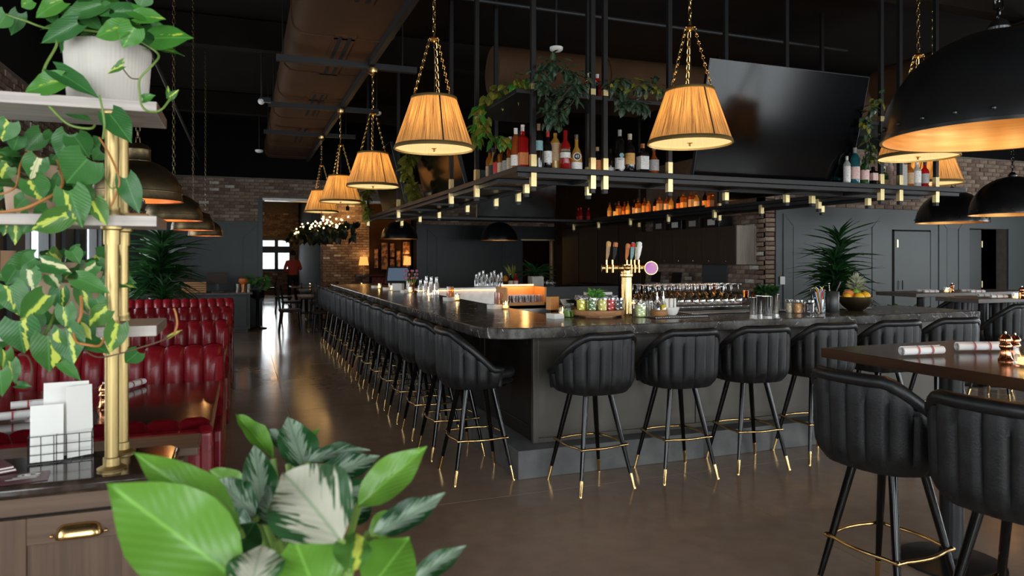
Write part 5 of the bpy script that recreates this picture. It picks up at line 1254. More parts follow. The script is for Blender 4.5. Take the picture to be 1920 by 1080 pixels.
# white card-holder blocks and candles along the aisle side
def card_block(label, p, rz=.3, amber=None):
    t = thing('coaster_block', label, 'coaster stack', p, rz, 'white coaster stacks on the bar')
    for k in range(5): MB().cbox((.0015 * (k % 2), .001 * k, .004 + .008 * k), (.10, .10, .0072)).build('coaster', 'white_ceramic', t, smooth=0, bevel=.001)
    return t
cb = [(704, 540, 711, 541), (726, 544, 735, 545), (760, 549, 769, 549), (792, 554, 804, 555), (842, 564, 857, 564), (927, 579, 948, 580), (1041, 597, 1055, 593)]
for i, (u, v, u2, v2) in enumerate(cb):
    nm = ORD[len(cb) - 1 - i]
    card_block('stack of white coasters on the bar, %s from the rounded corner' % nm, at(u, v, BT))
    candle('glowing tea light in a glass cup on the bar, %s from the rounded corner' % nm, at(u2, v2, BT), .034, .08)
    if i < 6 and i in (1, 2, 3, 4, 5):
        jar('smoky amber tumbler beside the %s tea light from the bar corner' % nm, at(u2 - (13 if i > 3 else 2), v2 - 2.0, BT), .042, .15, 'amber_glass', None, name='tumbler', cat='glass', cut=False, group='amber tumblers on the bar')
pb = at(1036, 590, BT); tb = thing('menu_box', 'reeded amber wooden box on the white coasters at the bar corner', 'box', Vector((pb.x + .0, pb.y, BT + .042)), .3)
MB().cbox((0, 0, .055), (.095, .06, .11)).build('box', 'amber_wood', tb, smooth=0, bevel=.003)
for k in range(6): MB().cbox((-.04 + .016 * k, -.031, .055), (.006, .003, .1)).build('reed', 'board_wood', tb, smooth=0)
jar('square olive-green glass candle on the bar behind the tea light', at(1066, 594, BT), .05, .11, 'olive_glass', 'fill_olive', .5, 'glass', 4, name='square_glass', cut=False)
# lazy susan with five garnish jars
lc = at(1132, 595, BT); ls = thing('serving_board', 'eight-sided oak serving turntable holding garnish jars', 'board', Vector((lc.x, lc.y + .1, BT)))
octo = lambda r, a0=22.5: [(r * math.cos(R(a0 + 45 * k)), r * math.sin(R(a0 + 45 * k))) for k in range(8)]
MB().prism(octo(.15), 0, .018).build('turntable_foot', 'board_wood', ls, smooth=0, bevel=.002)
MB().lathe([(.001, .018), (.21, .018), (.215, .024), (.215, .055), (.21, .06), (.19, .06), (.188, .048), (.001, .048)], n=48).build('tray', 'board_wood', ls, smooth=40)
LC = Vector((lc.x, lc.y + .1, BT + .05))
for k, (dx, dy, fl_, lb) in enumerate([(-.15, .0, 'fill_lemon', 'cut-glass jar of lemon wheels on the round board'), (-.083, -.05, 'fill_olive', 'cut-glass jar of green olives on the round board'), (.0, -.075, 'fill_pine', 'cut-glass jar of pineapple chunks on the round board'), (.082, -.06, 'fill_cherry', 'cut-glass jar of red cherries on the round board'), (.142, -.09, 'fill_black', 'cut-glass jar of dark cherries on the round board')]):
    jar(lb, LC + Vector((dx, dy, -.001)), .040, .105, 'clear_glass', fl_, .82, 'jar', 18, 'garnish jars on the round board')
def herb(label, p, n, spread, h, mat='leaf_herb', size=.03, kind='heart', cat='herbs', name='herb_bunch'):
    t = thing(name, label, cat, p); rr = random.Random(n)
    for k in range(n):
        a = rr.uniform(0, 2 * PI); r = spread * math.sqrt(rr.random()); b = Vector(p) + Vector((r * .5 * math.cos(a), r * .5 * math.sin(a), h * rr.uniform(.2, .8))); d = Vector((math.cos(a) * r / spread, math.sin(a) * r / spread, rr.uniform(.1, 1))).normalized()
        put_leaf(t, leafset(mat, kind, 4, 2), b, b + d * size * rr.uniform(.8, 1.5), size * .8, (rr.uniform(-1, 1), rr.uniform(-1, .2), 1))
    for k in range(6):
        a = k; MB().tube([(0, 0, 0), (spread * .4 * math.cos(a), spread * .4 * math.sin(a), h * .7)], .0015, 5).build('stem', 'stem_green', t)
    return t
herb('fresh bright green mint bunch behind the garnish jars', Vector((LC.x + .0, LC.y + .06, BT + .13)), 90, .13, .09)
jar('spare glass of mint stems standing behind the garnish jars', Vector((LC.x, LC.y + .06, BT + .048)), .04, .10, 'clear_glass', 'fill_olive', .4)
jar('glass jar of lime wedges right of the round board', at(1201, 594, BT), .05, .115, 'clear_glass', 'fill_lime', .8)
jar('glass jar of sugar beside the lime wedges', at(1218, 591, BT), .030, .11, 'clear_glass', 'fill_beige', .75)
cad = thing('bitters_caddy', 'round acacia wood caddy holding dropper bottles on the bar', 'caddy', at(1236, 594, BT))
MB().lathe([(.001, 0), (.062, 0), (.064, .004), (.064, .06), (.058, .06), (.058, .012), (.001, .012)], n=32).build('bowl', 'acacia_wood', cad, smooth=40)
for k, (dx, dy, fm) in enumerate([(-.025, -.01, 'fill_black'), (.03, -.015, 'fill_yellow'), (.0, .03, 'fill_black')]):
    p = cad.location + Vector((dx, dy, .0125)); o = thing('dropper_bottle', ['clear bottle of dark bitters in the acacia caddy', 'clear bottle of yellow syrup in the acacia caddy', 'clear bottle of dark bitters at the back of the acacia caddy'][k], 'bottle', p, 0, 'bottles in the wooden caddy')
    MB().lathe([(.001, 0), (.024, 0), (.025, .09), (.018, .105), (.009, .115), (.009, .14)], n=16).build('glass', 'clear_glass', o, smooth=40)
    MB().lathe([(.001, .003), (.0225, .003), (.0225, .085), (.001, .086)], n=16).build('liquid', fm, o)
    MB().lathe([(.011, .135), (.011, .155), (.004, .16), (.003, .185), (.001, .186)], n=12).build('pourer', 'chrome', o)
for k, (dx, dy) in enumerate([(-.13, .13), (-.05, .14), (.03, .14), (.11, .12)]):
    p = cad.location + Vector((dx, dy, 0)); o = thing('pour_bottle', 'clear glass speed bottle with chrome pourer behind the acacia caddy', 'bottle', p, 0, 'speed bottles behind the caddy')
    MB().lathe([(.001, 0), (.03, 0), (.032, .13), (.02, .165), (.011, .18), (.011, .205)], n=16).build('glass', 'clear_glass', o, smooth=40)
    MB().lathe([(.013, .20), (.013, .22), (.004, .23), (.003, .255), (.001, .256)], n=12).build('pourer', 'black_plastic', o)
bw = thing('white_bowl', 'white ceramic bowl of folded napkins on the bar', 'bowl', at(1258, 593, BT))
MB().lathe([(.001, .0), (.03, .0), (.034, .004), (.055, .03), (.066, .06), (.068, .075), (.064, .075), (.05, .035), (.03, .012), (.001, .010)], n=36).build('bowl', 'white_ceramic', bw, smooth=50)
for k in range(5):
    o = MB().box(-.022, -.008, 0, .022, .008, .125).build('paper_napkin', 'paper', smooth=0, bevel=.004); o.location = bw.location + Vector((-.035 + .018 * k, .012 * (k % 2), .02)); o.rotation_euler = (R(-6 + 4 * k % 9), R(-8 + 4 * k), .3 * k)
    tag(o, 'folded white paper napkin standing in the white ceramic bowl', 'napkin', 'folded napkins in the white bowl')
# drip mats and underbar steel
def drip_mat(label, x0, x1, y0, y1):
    t = thing('bar_mat', label, 'bar mat', ((x0 + x1) / 2, (y0 + y1) / 2, BT)); hx, hy = (x1 - x0) / 2, (y1 - y0) / 2
    MB().box(-hx, -hy, 0, hx, hy, .006).build('mat_base', 'black_plastic', t, smooth=0, bevel=.002)
    n = int((x1 - x0) / .017); mb = MB()
    for k in range(n): mb.cbox((-hx + .012 + k * .017, 0, .009), (.006, 2 * hy - .03, .006))
    q = mb.build('ribs', 'steel_brushed', t, smooth=0); q['kind'] = 'stuff'
drip_mat('ribbed dark bar mat beneath the lime jar and the caddy', 3.0, 3.5, 4.74, 4.92)
drip_mat('long ribbed metal drip rail along the inner bar edge', 3.52, 4.6, 5.0, 5.24)
drip_mat('ribbed bar mat beneath the cut-glass pick jars', 4.75, 5.5, 4.98, 5.24)
uw = thing('ice_well', 'stainless steel ice well behind the drip rail', 'ice well', (4.1, 5.62, 0))
MB().box(-.75, -.28, 0, .95, .30, .90).build('cabinet', 'steel_brushed', uw, smooth=0)
for q in ((-.75, -.28, .95, -.24), (-.75, .26, .95, .30), (-.75, -.24, -.71, .26), (.91, -.24, .95, .26)): MB().box(q[0], q[1], .90, q[2], q[3], 1.0).build('well_wall', 'steel', uw, smooth=0, bevel=.004)
MB().box(-.7, .27, 1.0, .9, .33, 1.06).build('backsplash', 'steel', uw, smooth=0)
so = MB().cbox((0, 0, 0), (.10, .012, .05)).build('power_outlet', 'steel', smooth=0, bevel=.002); so.location = (4.88, 5.88, 1.025); tag(so, 'steel power outlet plate behind the ice well', 'outlet')
for x in (-.02, .02): MB().cbox((x, -.008, 0), (.018, .006, .024)).build('socket', 'black_plastic', so, smooth=0)
# steel shakers with herbs
sc_ = [(1412, 590, .036, .145), (1424, 589, .034, .155), (1438, 592, .045, .16), (1453, 588, .042, .165)]
for k, (u, v, r, h) in enumerate(sc_):
    o = thing('cocktail_shaker', ['slim steel shaker tin nearest the ice well', 'steel shaker tin holding a copper jigger', 'wide polished steel shaker tin below the herbs', 'polished steel shaker tin beside the pick jars'][k], 'shaker', at(u, v, BT), 0, 'steel shakers on the bar')
    MB().lathe([(.001, 0), (r * .78, 0), (r * .8, .006), (r, h - .004), (r * 1.03, h), (r * .97, h), (r * .75, .01), (.001, .008)], n=32).build('tin', 'steel', o, smooth=40)
jg = thing('copper_jigger', 'small copper jigger standing over the slim shaker', 'jigger', at(1412, 590, BT) + Vector((0, 0, .147))); MB().lathe([(.02, 0), (.012, .02), (.022, .045), (.02, .045), (.001, .02)], n=20).build('cup', 'copper', jg)
hp = at(1440, 590, BT); herb('bunch of dark green herbs standing in the steel shakers', Vector((hp.x, hp.y + .02, BT + .15)), 110, .13, .09, 'leaf_dracaena', .045)
cg = thing('copper_goblet', 'amber copper-toned goblet behind the steel shakers', 'goblet', atd(1399, 590, 8.0)); cg.location.z = 1.03
MB().lathe([(.035, 0), (.006, .01), (.005, .06), (.03, .075), (.036, .15), (.033, .15), (.028, .08), (.001, .072)], n=24).build('cup', 'amber_glass', cg, smooth=40)
ct = MB().box(-.1, -.2, 0, .3, .25, 1.029).build('inner_service_cabinet', 'dark_cabinet', smooth=0, bevel=.004); ct.location = (cg.location.x, cg.location.y, 0); tag(ct, 'dark service cabinet inside the bar below the amber goblet', 'cabinet')
# pick jars, straws, canister
for k, (u, v, r, h, fl_, lb) in enumerate([(1480, 586, .033, .115, 'fill_beige', 'cut-glass jar of pale picks right of the shakers'), (1497, 587, .040, .115, 'fill_citrus', 'cut-glass jar of dried citrus on the bar'), (1517, 588, .040, .115, 'fill_black', 'cut-glass jar of black stir sticks on the bar'), (1528, 580.5, .036, .115, 'fill_black', 'smaller cut-glass jar of stir sticks beside the straws')]):
    jar(lb, at(u, v, BT), r, h, 'clear_glass', fl_, .7)
for k in range(9):
    o = MB().tube([(0, 0, 0), (.004 * (k - 4), .01 * ((k % 3) - 1), .16)], .003, 5).build('stir_stick', 'black_plastic'); o.location = at(1526, 587, BT) + Vector((.006 * (k - 4), .008 * ((k % 3) - 1), .05)); tag(o, 'thin black stir stick standing in a cut-glass jar', 'stir stick', 'black stir sticks')
stc = at(1539, 587, BT); jar('clear glass jar packed with coloured straws', stc, .036, .12, 'clear_glass', None, cut=False)
cols_ = ['straw_blue', 'straw_red', 'straw_yellow', 'straw_orange', 'straw_white', 'straw_teal']
cname = ['blue', 'red', 'yellow', 'orange', 'white', 'teal']; rr = random.Random(9)
for k in range(34):
    a = rr.uniform(0, 2 * PI); r = .028 * math.sqrt(rr.random()); ci = k % 6; b = Vector((r * math.cos(a), r * math.sin(a), .005)); l_ = rr.uniform(.17, .215); tx = rr.uniform(-.065, .035); ty = rr.uniform(-.02, .02)
    tp = b + Vector((tx, ty, l_))
    o = MB().tube([b, tp] + ([tp + Vector((rr.choice((-1, 1)) * .03, 0, .018))] if k % 4 == 0 else []), .0032, 6).build('drinking_straw', cols_[ci]); o.location = stc
    tag(o, '%s drinking straw standing in the straw jar' % cname[ci], 'straw', 'straws in the jar')
o = thing('bar_canister', 'matte dark grey metal utensil canister between straws and fruit bowl', 'canister', at(1561, 585, BT)); MB().lathe([(.001, 0), (.054, 0), (.056, .004), (.056, .178), (.052, .183), (.050, .178), (.049, .02), (.001, .015)], n=40).build('body', 'canister_grey', o, smooth=40)
tg = thing('bar_muddler', 'black handled bar tool leaning out of the grey canister', 'bar tool', o.location + Vector((.0, 0, .02))); MB().tube([(-.02, 0, 0), (.05, .0, .18), (.085, 0, .245)], [.006, .008, .013], 10).build('shaft', 'black_plastic', tg)
tg = thing('bar_spoon', 'steel bar spoon standing in the grey canister', 'bar tool', o.location + Vector((-.01, .01, .02))); MB().tube([(0, 0, 0), (-.02, 0, .22)], .004, 8).build('shaft', 'steel', tg); MB().ball((-.022, 0, .23), .012, 10, 6).build('spoon_bowl', 'steel', tg)
# fruit bowl
fb = at(1604, 582, BT); fbo = thing('fruit_bowl', 'wide hammered brass bowl of citrus and a pineapple on the bar', 'bowl', fb)
MB().lathe([(.001, 0), (.06, 0), (.066, .006), (.105, .035), (.138, .08), (.148, .125), (.143, .126), (.13, .08), (.10, .04), (.06, .014), (.001, .012)], n=48).build('bowl', 'antique_brass', fbo, smooth=50)
def fruit(label, dx, dy, dz, r, mat, nm='orange', sz=1):
    t = thing(nm, label, 'fruit', fb + Vector((dx, dy, dz)), 0, 'fruit in the brass bowl'); MB().ball((0, 0, 0), r, 20, 14, sz).build('peel', mat, t, smooth=80)
    MB().ball((.0, 0, r * sz * .97), .005, 8, 5).build('stem_end', 'stem_green', t)
fruit('orange at the left rim of the brass fruit bowl', -.105, -.01, .125, .036, 'lemon_fruit'); fruit('pink-orange grapefruit piled in the brass fruit bowl', -.05, .03, .135, .052, 'grapefruit', 'grapefruit')
fruit('bright orange at the front of the brass fruit bowl', -.02, -.06, .122, .043, 'lemon_fruit'); fruit('bright orange at the right rim of the brass fruit bowl', .085, -.03, .128, .044, 'lemon_fruit'); fruit('green lime between the oranges in the brass bowl', .0, .0, .165, .03, 'lime_fruit', 'lime'); fruit('orange buried at the back of the brass bowl', .05, .06, .115, .04, 'orange_fruit')
pa = thing('pineapple', 'pale-crowned pineapple standing in the brass fruit bowl', 'fruit', fb + Vector((.045, .03, .09)))
MB().lathe([(.001, 0), (.03, .005), (.045, .04), (.042, .075), (.02, .095), (.001, .097)], n=20, wob=lambda k, z: 1 + .05 * ((k + int(z * 100)) % 2)).build('body', 'pine_skin', pa, smooth=20)
pm = leafset('leaf_pineapple', 'strap', 5, 1, -.25) if False else None
leaf_mat('leaf_pineapple', (.30, .34, .20), (.46, .48, .34), rough=.6); pm = leafset('leaf_pineapple', 'strap', 5, 1, .2)
for k in range(70):
    lev = k / 70; a = k * 2.4; b = pa.location + Vector((.012 * math.cos(a), .012 * math.sin(a), .08 + .10 * lev)); el = .35 + 1.0 * lev; d = Vector((math.cos(a) * math.cos(el), math.sin(a) * math.cos(el), math.sin(el)))
    put_leaf(pa, pm, b, b + d * (.095 - .02 * lev), .020, Vector((0, 0, 1)) * .5 - Vector((math.cos(a), math.sin(a), 0)) * -.2)
# draught tower
td = Vector((LC.x + .20, 5.12, BT)); td = atd(1175, 560, 6.1); td.z = BT - .0
bt = thing('beer_tower', 'polished brass T-shaped draught beer tower with tap handles', 'beer tower', Vector((td.x, td.y, .96)))
dz = BT - .96
MB().lathe([(.001, 0), (.075, 0), (.08, .01), (.06, .025), (.048, .04), (.045, .05), (.045, .42), (.055, .43), (.055, .45), (.045, .46)], n=32).build('column', 'brass', bt, smooth=40)
hx = Vector((CA, -SA, 0))
hbz = .50
MB().tube([Vector((0, 0, hbz)) - hx * .215, Vector((0, 0, hbz)) + hx * .19], .034, 20).build('crossbar', 'brass', bt, smooth=40)
MB().tube([(0, 0, .44), (0, 0, .53)], .05, 24).build('hub', 'brass', bt, smooth=40)
hd = [(-.175, 'label_tan', .16), (-.125, 'label_dark', .155), (.0, 'label_orange', .14), (.035, 'label_teal', .15), (.065, 'label_cream', .15), (.10, 'white_ceramic', .155)]
for k, (dx, mt, h) in enumerate(hd):
    b = Vector((0, 0, hbz + .02)) + hx * dx; fw = Vector((-SA, -CA, 0)) * .04
    f = MB().tube([b + fw * 0, b + fw, b + fw + Vector((0, 0, -.06))], [.012, .014, .009], 10).build('faucet', 'brass', bt, smooth=40)
    MB().tube([b + fw * .6, b + fw * .6 + Vector((0, 0, .05))], .008, 8).build('faucet_stem', 'brass', f)
    top = b + fw * .6 + Vector((.012 * math.sin(k * 2.1), 0, .05))
    q = MB().tube([top, top + Vector((.01, 0, h * .3)), top + Vector((.016, 0, h * .75)), top + Vector((.02, 0, h))], [.008, .017, .02 if k != 5 else .026, .013], 10 if k in (5,) else 4).build('tap_handle', mt, bt, smooth=40)
    MB().tube([top + Vector((.016, 0, h * .72)), top + Vector((.02, 0, h * .95))], .021, 8).build('handle_badge', ['label_yellow', 'label_orange', 'red_label', 'red_label', 'leaf_herb', 'white_ceramic'][k] if k not in (2,) else 'label_orange', q)
for dx in (-.05, .0): 
    b = Vector((0, 0, hbz)) + hx * dx; MB().ball(b + Vector((-SA, -CA, 0)) * .035, .03, 14, 8).build('boss', 'brass', bt)
dc = Vector((0, 0, hbz)) + hx * .20
MB().tube([dc - hx * .01, dc + Vector((-SA, -CA, 0)) * .05], .018, 12).build('disc_arm', 'brass', bt)
nv = Vector((-SA, -CA, 0)); MB().tube([dc + nv * .05, dc + nv * .062], .052, 32).build('round_badge', 'pink_disc', bt, smooth=40)
MB().tube([dc + nv * .045, dc + nv * .058], .058, 32).build('badge_ring', 'brass', bt, smooth=40)
tbx = MB().box(-.55, -.04, 0, .22, .32, .96).build('tap_cabinet', 'dark_cabinet', smooth=0, bevel=.004); tbx.location = (td.x, td.y + .0, 0); tag(tbx, 'dark underbar cabinet carrying the brass draught tower', 'cabinet')
# upturned wine glasses
def glass_profile(): return [(.034, .215), (.034, .212), (.006, .205), (.0045, .19), (.0045, .12), (.012, .11), (.032, .085), (.042, .05), (.036, .003), (.033, .003), (.038, .05), (.028, .085), (.005, .108)]
wgm = MB().lathe(glass_profile(), n=14).mesh('wine_glass', 'wine_glass_mat', 60)
wc = atd(1278, 570, 7.5); wct = MB().box(-.62, -.32, 0, .75, .42, 1.055).build('glass_counter', 'walnut_cabinet', smooth=0, bevel=.004); wct.location = (wc.x + .05, wc.y, 0); tag(wct, 'dark wooden service counter under the upturned wine glasses', 'cabinet')
for i in range(13):
    for j in range(4):
        o = inst('wine_glass', wgm, None, (wc.x - .50 + .092 * i, wc.y - .16 + .105 * j + .01 * (i % 2), 1.056)); tag(o, 'clear stemmed wine glass standing upside down on the inner counter', 'wine glass', 'upturned wine glasses')
o = MB().box(-.55, .34, 1.056, .65, .36, 1.072).build('led_strip', 'led_amber', smooth=0); o.location = (wc.x + .05, wc.y, 0); tag(o, 'added amber light strip giving the upturned wine glasses a warm tint', 'light strip')  # added strip, put in for warm reflections in the wine glasses
# small service counter with boxes behind the round board
kc = atd(1075, 560, 7.3); kt = MB().box(-.11, -.3, 0, .55, .35, 1.06).build('service_cabinet', 'walnut_cabinet', smooth=0, bevel=.004); kt.location = (kc.x, kc.y, 0); tag(kt, 'brown wooden service cabinet behind the garnish jars', 'cabinet')
kb = MB().cbox((0, 0, .055), (.36, .26, .11)).build('patterned_box', 'label_speckle' if 'label_speckle' in MATS else 'paper_grey', smooth=0, bevel=.004); kb.location = atd(1118, 548, 7.2); kb.location.z = 1.06; kb.rotation_euler = (0, 0, .1)
tag(kb, 'black and white speckled storage box on the service cabinet', 'box')
m = M('speckle_paper', (.55, .55, .60), .6, c2=(.06, .055, .065), scale=60, detail=2, lo=.46, hi=.52); kb.data.materials[0] = m
for k, (u, v, s, mt) in enumerate([(1066, 549, 1, 'black_plastic'), (1072, 547, 1.2, 'canister_grey'), (1068, 549, .9, 'white_ceramic')]):
    q = atd(u, 549, 7.25); q.z = 1.061; o = thing('small_bowl', ['small black bowl stacked by the speckled box', 'wide grey bowl beside the speckled box', 'small white cup beside the speckled box'][k], 'bowl', q + Vector((.02, -.14 + .145 * k, 0)))
    MB().lathe([(.001, 0), (.03 * s, 0), (.06 * s, .05), (.062 * s, .055), (.056 * s, .05), (.028 * s, .008), (.001, .007)], n=24).build('bowl', mt, o, smooth=50)
fp = MB().box(-.14, -.05, 0, .14, .05, .03).build('serving_tray', 'white_ceramic', smooth=0, bevel=.006); fp.location = kb.location + Vector((.02, .0, .111)); tag(fp, 'white tray lying on top of the speckled box', 'tray')
# lit wooden glass rack
gr = thing('glass_rack', 'warm-lit wooden crate rack of glasses inside the bar', 'rack', atd(998, 568, 7.6)); gr.location.z = 1.02
MB().box(-.36, -.15, 0, .10, .15, .03).build('crate_base', 'amber_wood', gr, smooth=0); MB().box(-.36, .13, 0, .10, .15, .22).build('crate_back', 'amber_wood', gr, smooth=0); MB().box(-.36, -.15, 0, .10, -.13, .06).build('crate_front', 'amber_wood', gr, smooth=0)
MB().box(.08, -.15, 0, .10, .15, .22).build('crate_side', 'amber_wood', gr, smooth=0); MB().box(-.36, -.15, 0, -.34, .15, .22).build('crate_side', 'amber_wood', gr, smooth=0)
tum = MB().lathe([(.001, 0), (.028, 0), (.033, .10), (.030, .10), (.026, .006), (.001, .005)], n=12).mesh('tumbler', 'wine_glass_mat', 40)
for i in range(6):
    for j in range(3):
        o = inst('tumbler', tum, None, gr.location + Vector((-.30 + .07 * i, -.08 + .08 * j, .031))); tag(o, 'small clear tumbler standing in the warm-lit wooden crate', 'glass', 'tumblers in the crate')
gst = MB().box(-.40, -.18, 0, .14, .18, 1.02).build('crate_stand', 'steel_brushed', smooth=0, bevel=.004); gst.location = (gr.location.x, gr.location.y, 0); tag(gst, 'steel stand under the warm-lit glass crate', 'stand')
bulb_light(gr.location + Vector((-.1, -.05, .27)), 1.6, 'crate_lamp', .03)
lsb = MB().cbox((-.13, .10, .235), (.36, .03, .012)).build('led_strip', 'led_warm', smooth=0); lsb.location = gr.location; tag(lsb, 'warm light strip above the wooden glass crate', 'light strip')
# ---------------------------------------------------------------- island inside the bar (lit steel back counter)
ic = Vector((3.55, 11.6, 0)); isl = thing('back_counter', 'stainless steel back counter with warm light under its top', 'counter', ic)
MB().box(-.95, -.32, 1.02, .98, .35, 1.06).build('worktop', 'steel_brushed', isl, smooth=0, bevel=.004); MB().box(-.93, .0, 0, .96, .33, 1.02).build('back_panel', 'steel_brushed', isl, smooth=0); MB().box(-.93, -.30, 0, .96, 0, .62).build('lower_cabinet', 'steel_brushed', isl, smooth=0)
o = MB().box(-.85, -.05, 1.003, .9, -.02, 1.016).build('led_strip', 'led_amber', smooth=0); o.location = ic; tag(o, 'warm light strip under the steel back counter top', 'light strip')
for k in range(16):
    o = inst('tumbler', tum, None, ic + Vector((-.8 + .105 * k, -.2 + .05 * (k % 2), .621))); tag(o, 'clear tumbler on the lit lower shelf of the back counter', 'glass', 'tumblers on the back counter')
bsl = Vector((5.35, 11.6, 0)); MB().box(-.62, -.32, 0, 1.0, .35, 1.05).build('grey_back_counter', 'black_panel_paint', smooth=0, bevel=.004).location = bsl
tag(bpy.data.objects['grey_back_counter'], 'dark grey counter carrying the white planter inside the bar', 'counter')
def carafe(label, p, h, r, gm='clear_glass', group=None):
    o = thing('glass_carafe', label, 'carafe', p, 0, group); MB().lathe([(.001, 0), (r, 0), (r * 1.02, h * .55), (r * .6, h * .72), (r * .45, h * .85), (r * .55, h), (r * .5, h), (r * .4, h * .85), (r * .9, h * .5), (.001, .006)], n=18).build('glass', gm, o, smooth=40); return o
for k, u in enumerate((893, 899, 906, 913, 921, 927, 934, 940)):
    q = atd(u, 538, 12.0 + .12 * (k % 3)); q.z = 1.0605; q.y = min(q.y, 11.9); carafe('clear glass carafe standing on the lit steel back counter', q, .22 + .03 * (k % 3), .038, 'wine_glass_mat', 'carafes on the back counter')
for k, u in enumerate((796, 802, 806, 812, 818, 824)):
    q = Vector((2.16 + .11 * (k % 2), 8.5 + .13 * k, BT)); carafe('tall clear carafe at the far stretch of the stone bar', q, .20 + .04 * (k % 2), .036, 'wine_glass_mat', 'carafes on the far bar')
q = atd(952, 538, 12.2); q.z = 1.0605; q.y = 11.55; ob = thing('orange_bowl', 'dark bowl heaped with oranges on the back counter', 'bowl', q); MB().lathe([(.001, 0), (.06, 0), (.12, .07), (.125, .09), (.115, .09), (.055, .012), (.001, .012)], n=28).build('bowl', 'fabric_brown', ob, smooth=50)
for k in range(7):
    a = k * .9; o = thing('orange', 'orange in the dark bowl on the back counter', 'fruit', q + Vector((.06 * math.cos(a), .06 * math.sin(a), .085 + .03 * (k % 2)) if k < 6 else (0, 0, .15)), 0, 'oranges in the dark bowl'); MB().ball((0, 0, 0), .038, 12, 8).build('peel', 'orange_fruit', o, smooth=80)
MB_p = atd(1012, 538, 12.4); MB_p.z = 1.051; MB_p.y = 11.6
t = thing('potted_palm', 'leafy green plant in a white square pot inside the bar', 'potted plant', MB_p); MB().cbox((0, 0, .09), (.22, .22, .18)).build('pot', 'cream_pot', t, smooth=0, bevel=.01)
for k in range(26):
    a = k * 2.4; el = .3 + 1.0 * (k / 26); d = Vector((math.cos(a) * math.cos(el), math.sin(a) * math.cos(el), math.sin(el))); b = MB_p + Vector((0, 0, .18)); put_leaf(t, leafset('leaf_dracaena', 'strap', 6, 1, .35), b, b + d * .34, .05, (0, 0, 1))
q = atd(984, 538, 12.2); q.z = 1.0605; q.y = 11.75; q.x = 4.46; t = thing('dried_grass', 'spray of dried pampas grass in a small vase on the back counter', 'dried flowers', q); MB().lathe([(.001, 0), (.03, 0), (.035, .06), (.02, .1), (.018, .1), (.001, .01)], n=16).build('vase', 'black_plastic', t)
for k in range(22):
    a = k * 2.4; d = Vector((.10 * math.cos(a), .10 * math.sin(a), .22 + .08 * (k % 3) / 3)); put_leaf(t, leafset('leaf_tip', 'strap', 4, 1, .2), q + Vector((0, 0, .09)), q + Vector((0, 0, .09)) + d, .012, (0, -1, .2))
for (u, mt, lb) in ((972, 'bottle_red', 'red glass bottle on the back counter beside the dried grass'), (961, 'bottle_dark', 'dark squat bottle on the back counter beside the oranges')):
    q = atd(u, 538, 12.1); q.z = 1.0605; q.y = 11.40; o = thing('bottle', lb, 'bottle', q); MB().lathe([(.001, 0), (.04, 0), (.042, .12), (.015, .17), (.014, .22), (.001, .222)], n=16).build('glass', mt, o, smooth=40); MB().lathe([(.0425, .02), (.0428, .1)], n=16).build('label', 'label_pink' if mt == 'bottle_red' else 'label_cream', o)
for k in range(3):
    q = MB_p + Vector((.22 + .10 * (k % 2), -.1 + .07 * k, 0)); o = thing('glass_globe', 'round clear glass globe beside the white planter', 'ornament', q, 0, 'glass globes by the planter'); MB().ball((0, 0, .06), .06, 16, 10).build('globe', 'wine_glass_mat', o, smooth=80); MB().lathe([(.02, 0), (.025, .01)], n=12).build('foot', 'clear_glass', o)
# till screen and flowers on the far bar
q = Vector((2.1, 10.15, BT)); po = thing('till_screen', 'tilted black till touchscreen on a white stand on the bar', 'till', q, -.5)
MB().cbox((0, 0, .06), (.16, .12, .12)).build('stand', 'white_plastic', po, smooth=0, bevel=.02); mt_ = Matrix.Translation((0, -.02, .235)) @ Matrix.Rotation(R(-18), 4, 'X')
MB().cbox((0, 0, 0), (.34, .02, .25)).xf(mt_).build('housing', 'black_plastic', po, smooth=0, bevel=.006); MB().cbox((0, -.0105, .005), (.29, .002, .19)).xf(mt_).build('screen', 'screen_blue', po, smooth=0)
q = Vector((2.2, 9.76, BT)); fv = thing('flower_vase', 'amber vase of pink and mauve flowers on the bar', 'flowers', q); MB().lathe([(.001, 0), (.05, 0), (.05, .13), (.046, .13), (.045, .006)], n=20).build('vase', 'amber_glass', fv)
for k in range(22):
    a = k * 2.4; d = Vector((.09 * math.cos(a), .09 * math.sin(a), .20 + .05 * (k % 3))); MB().tube([(0, 0, .02), d], .002, 4).build('stem', 'stem_green', fv); MB().ball(d, .016, 6, 4).build('blossom', 'flower_pink' if k % 2 else 'flower_mauve', fv)

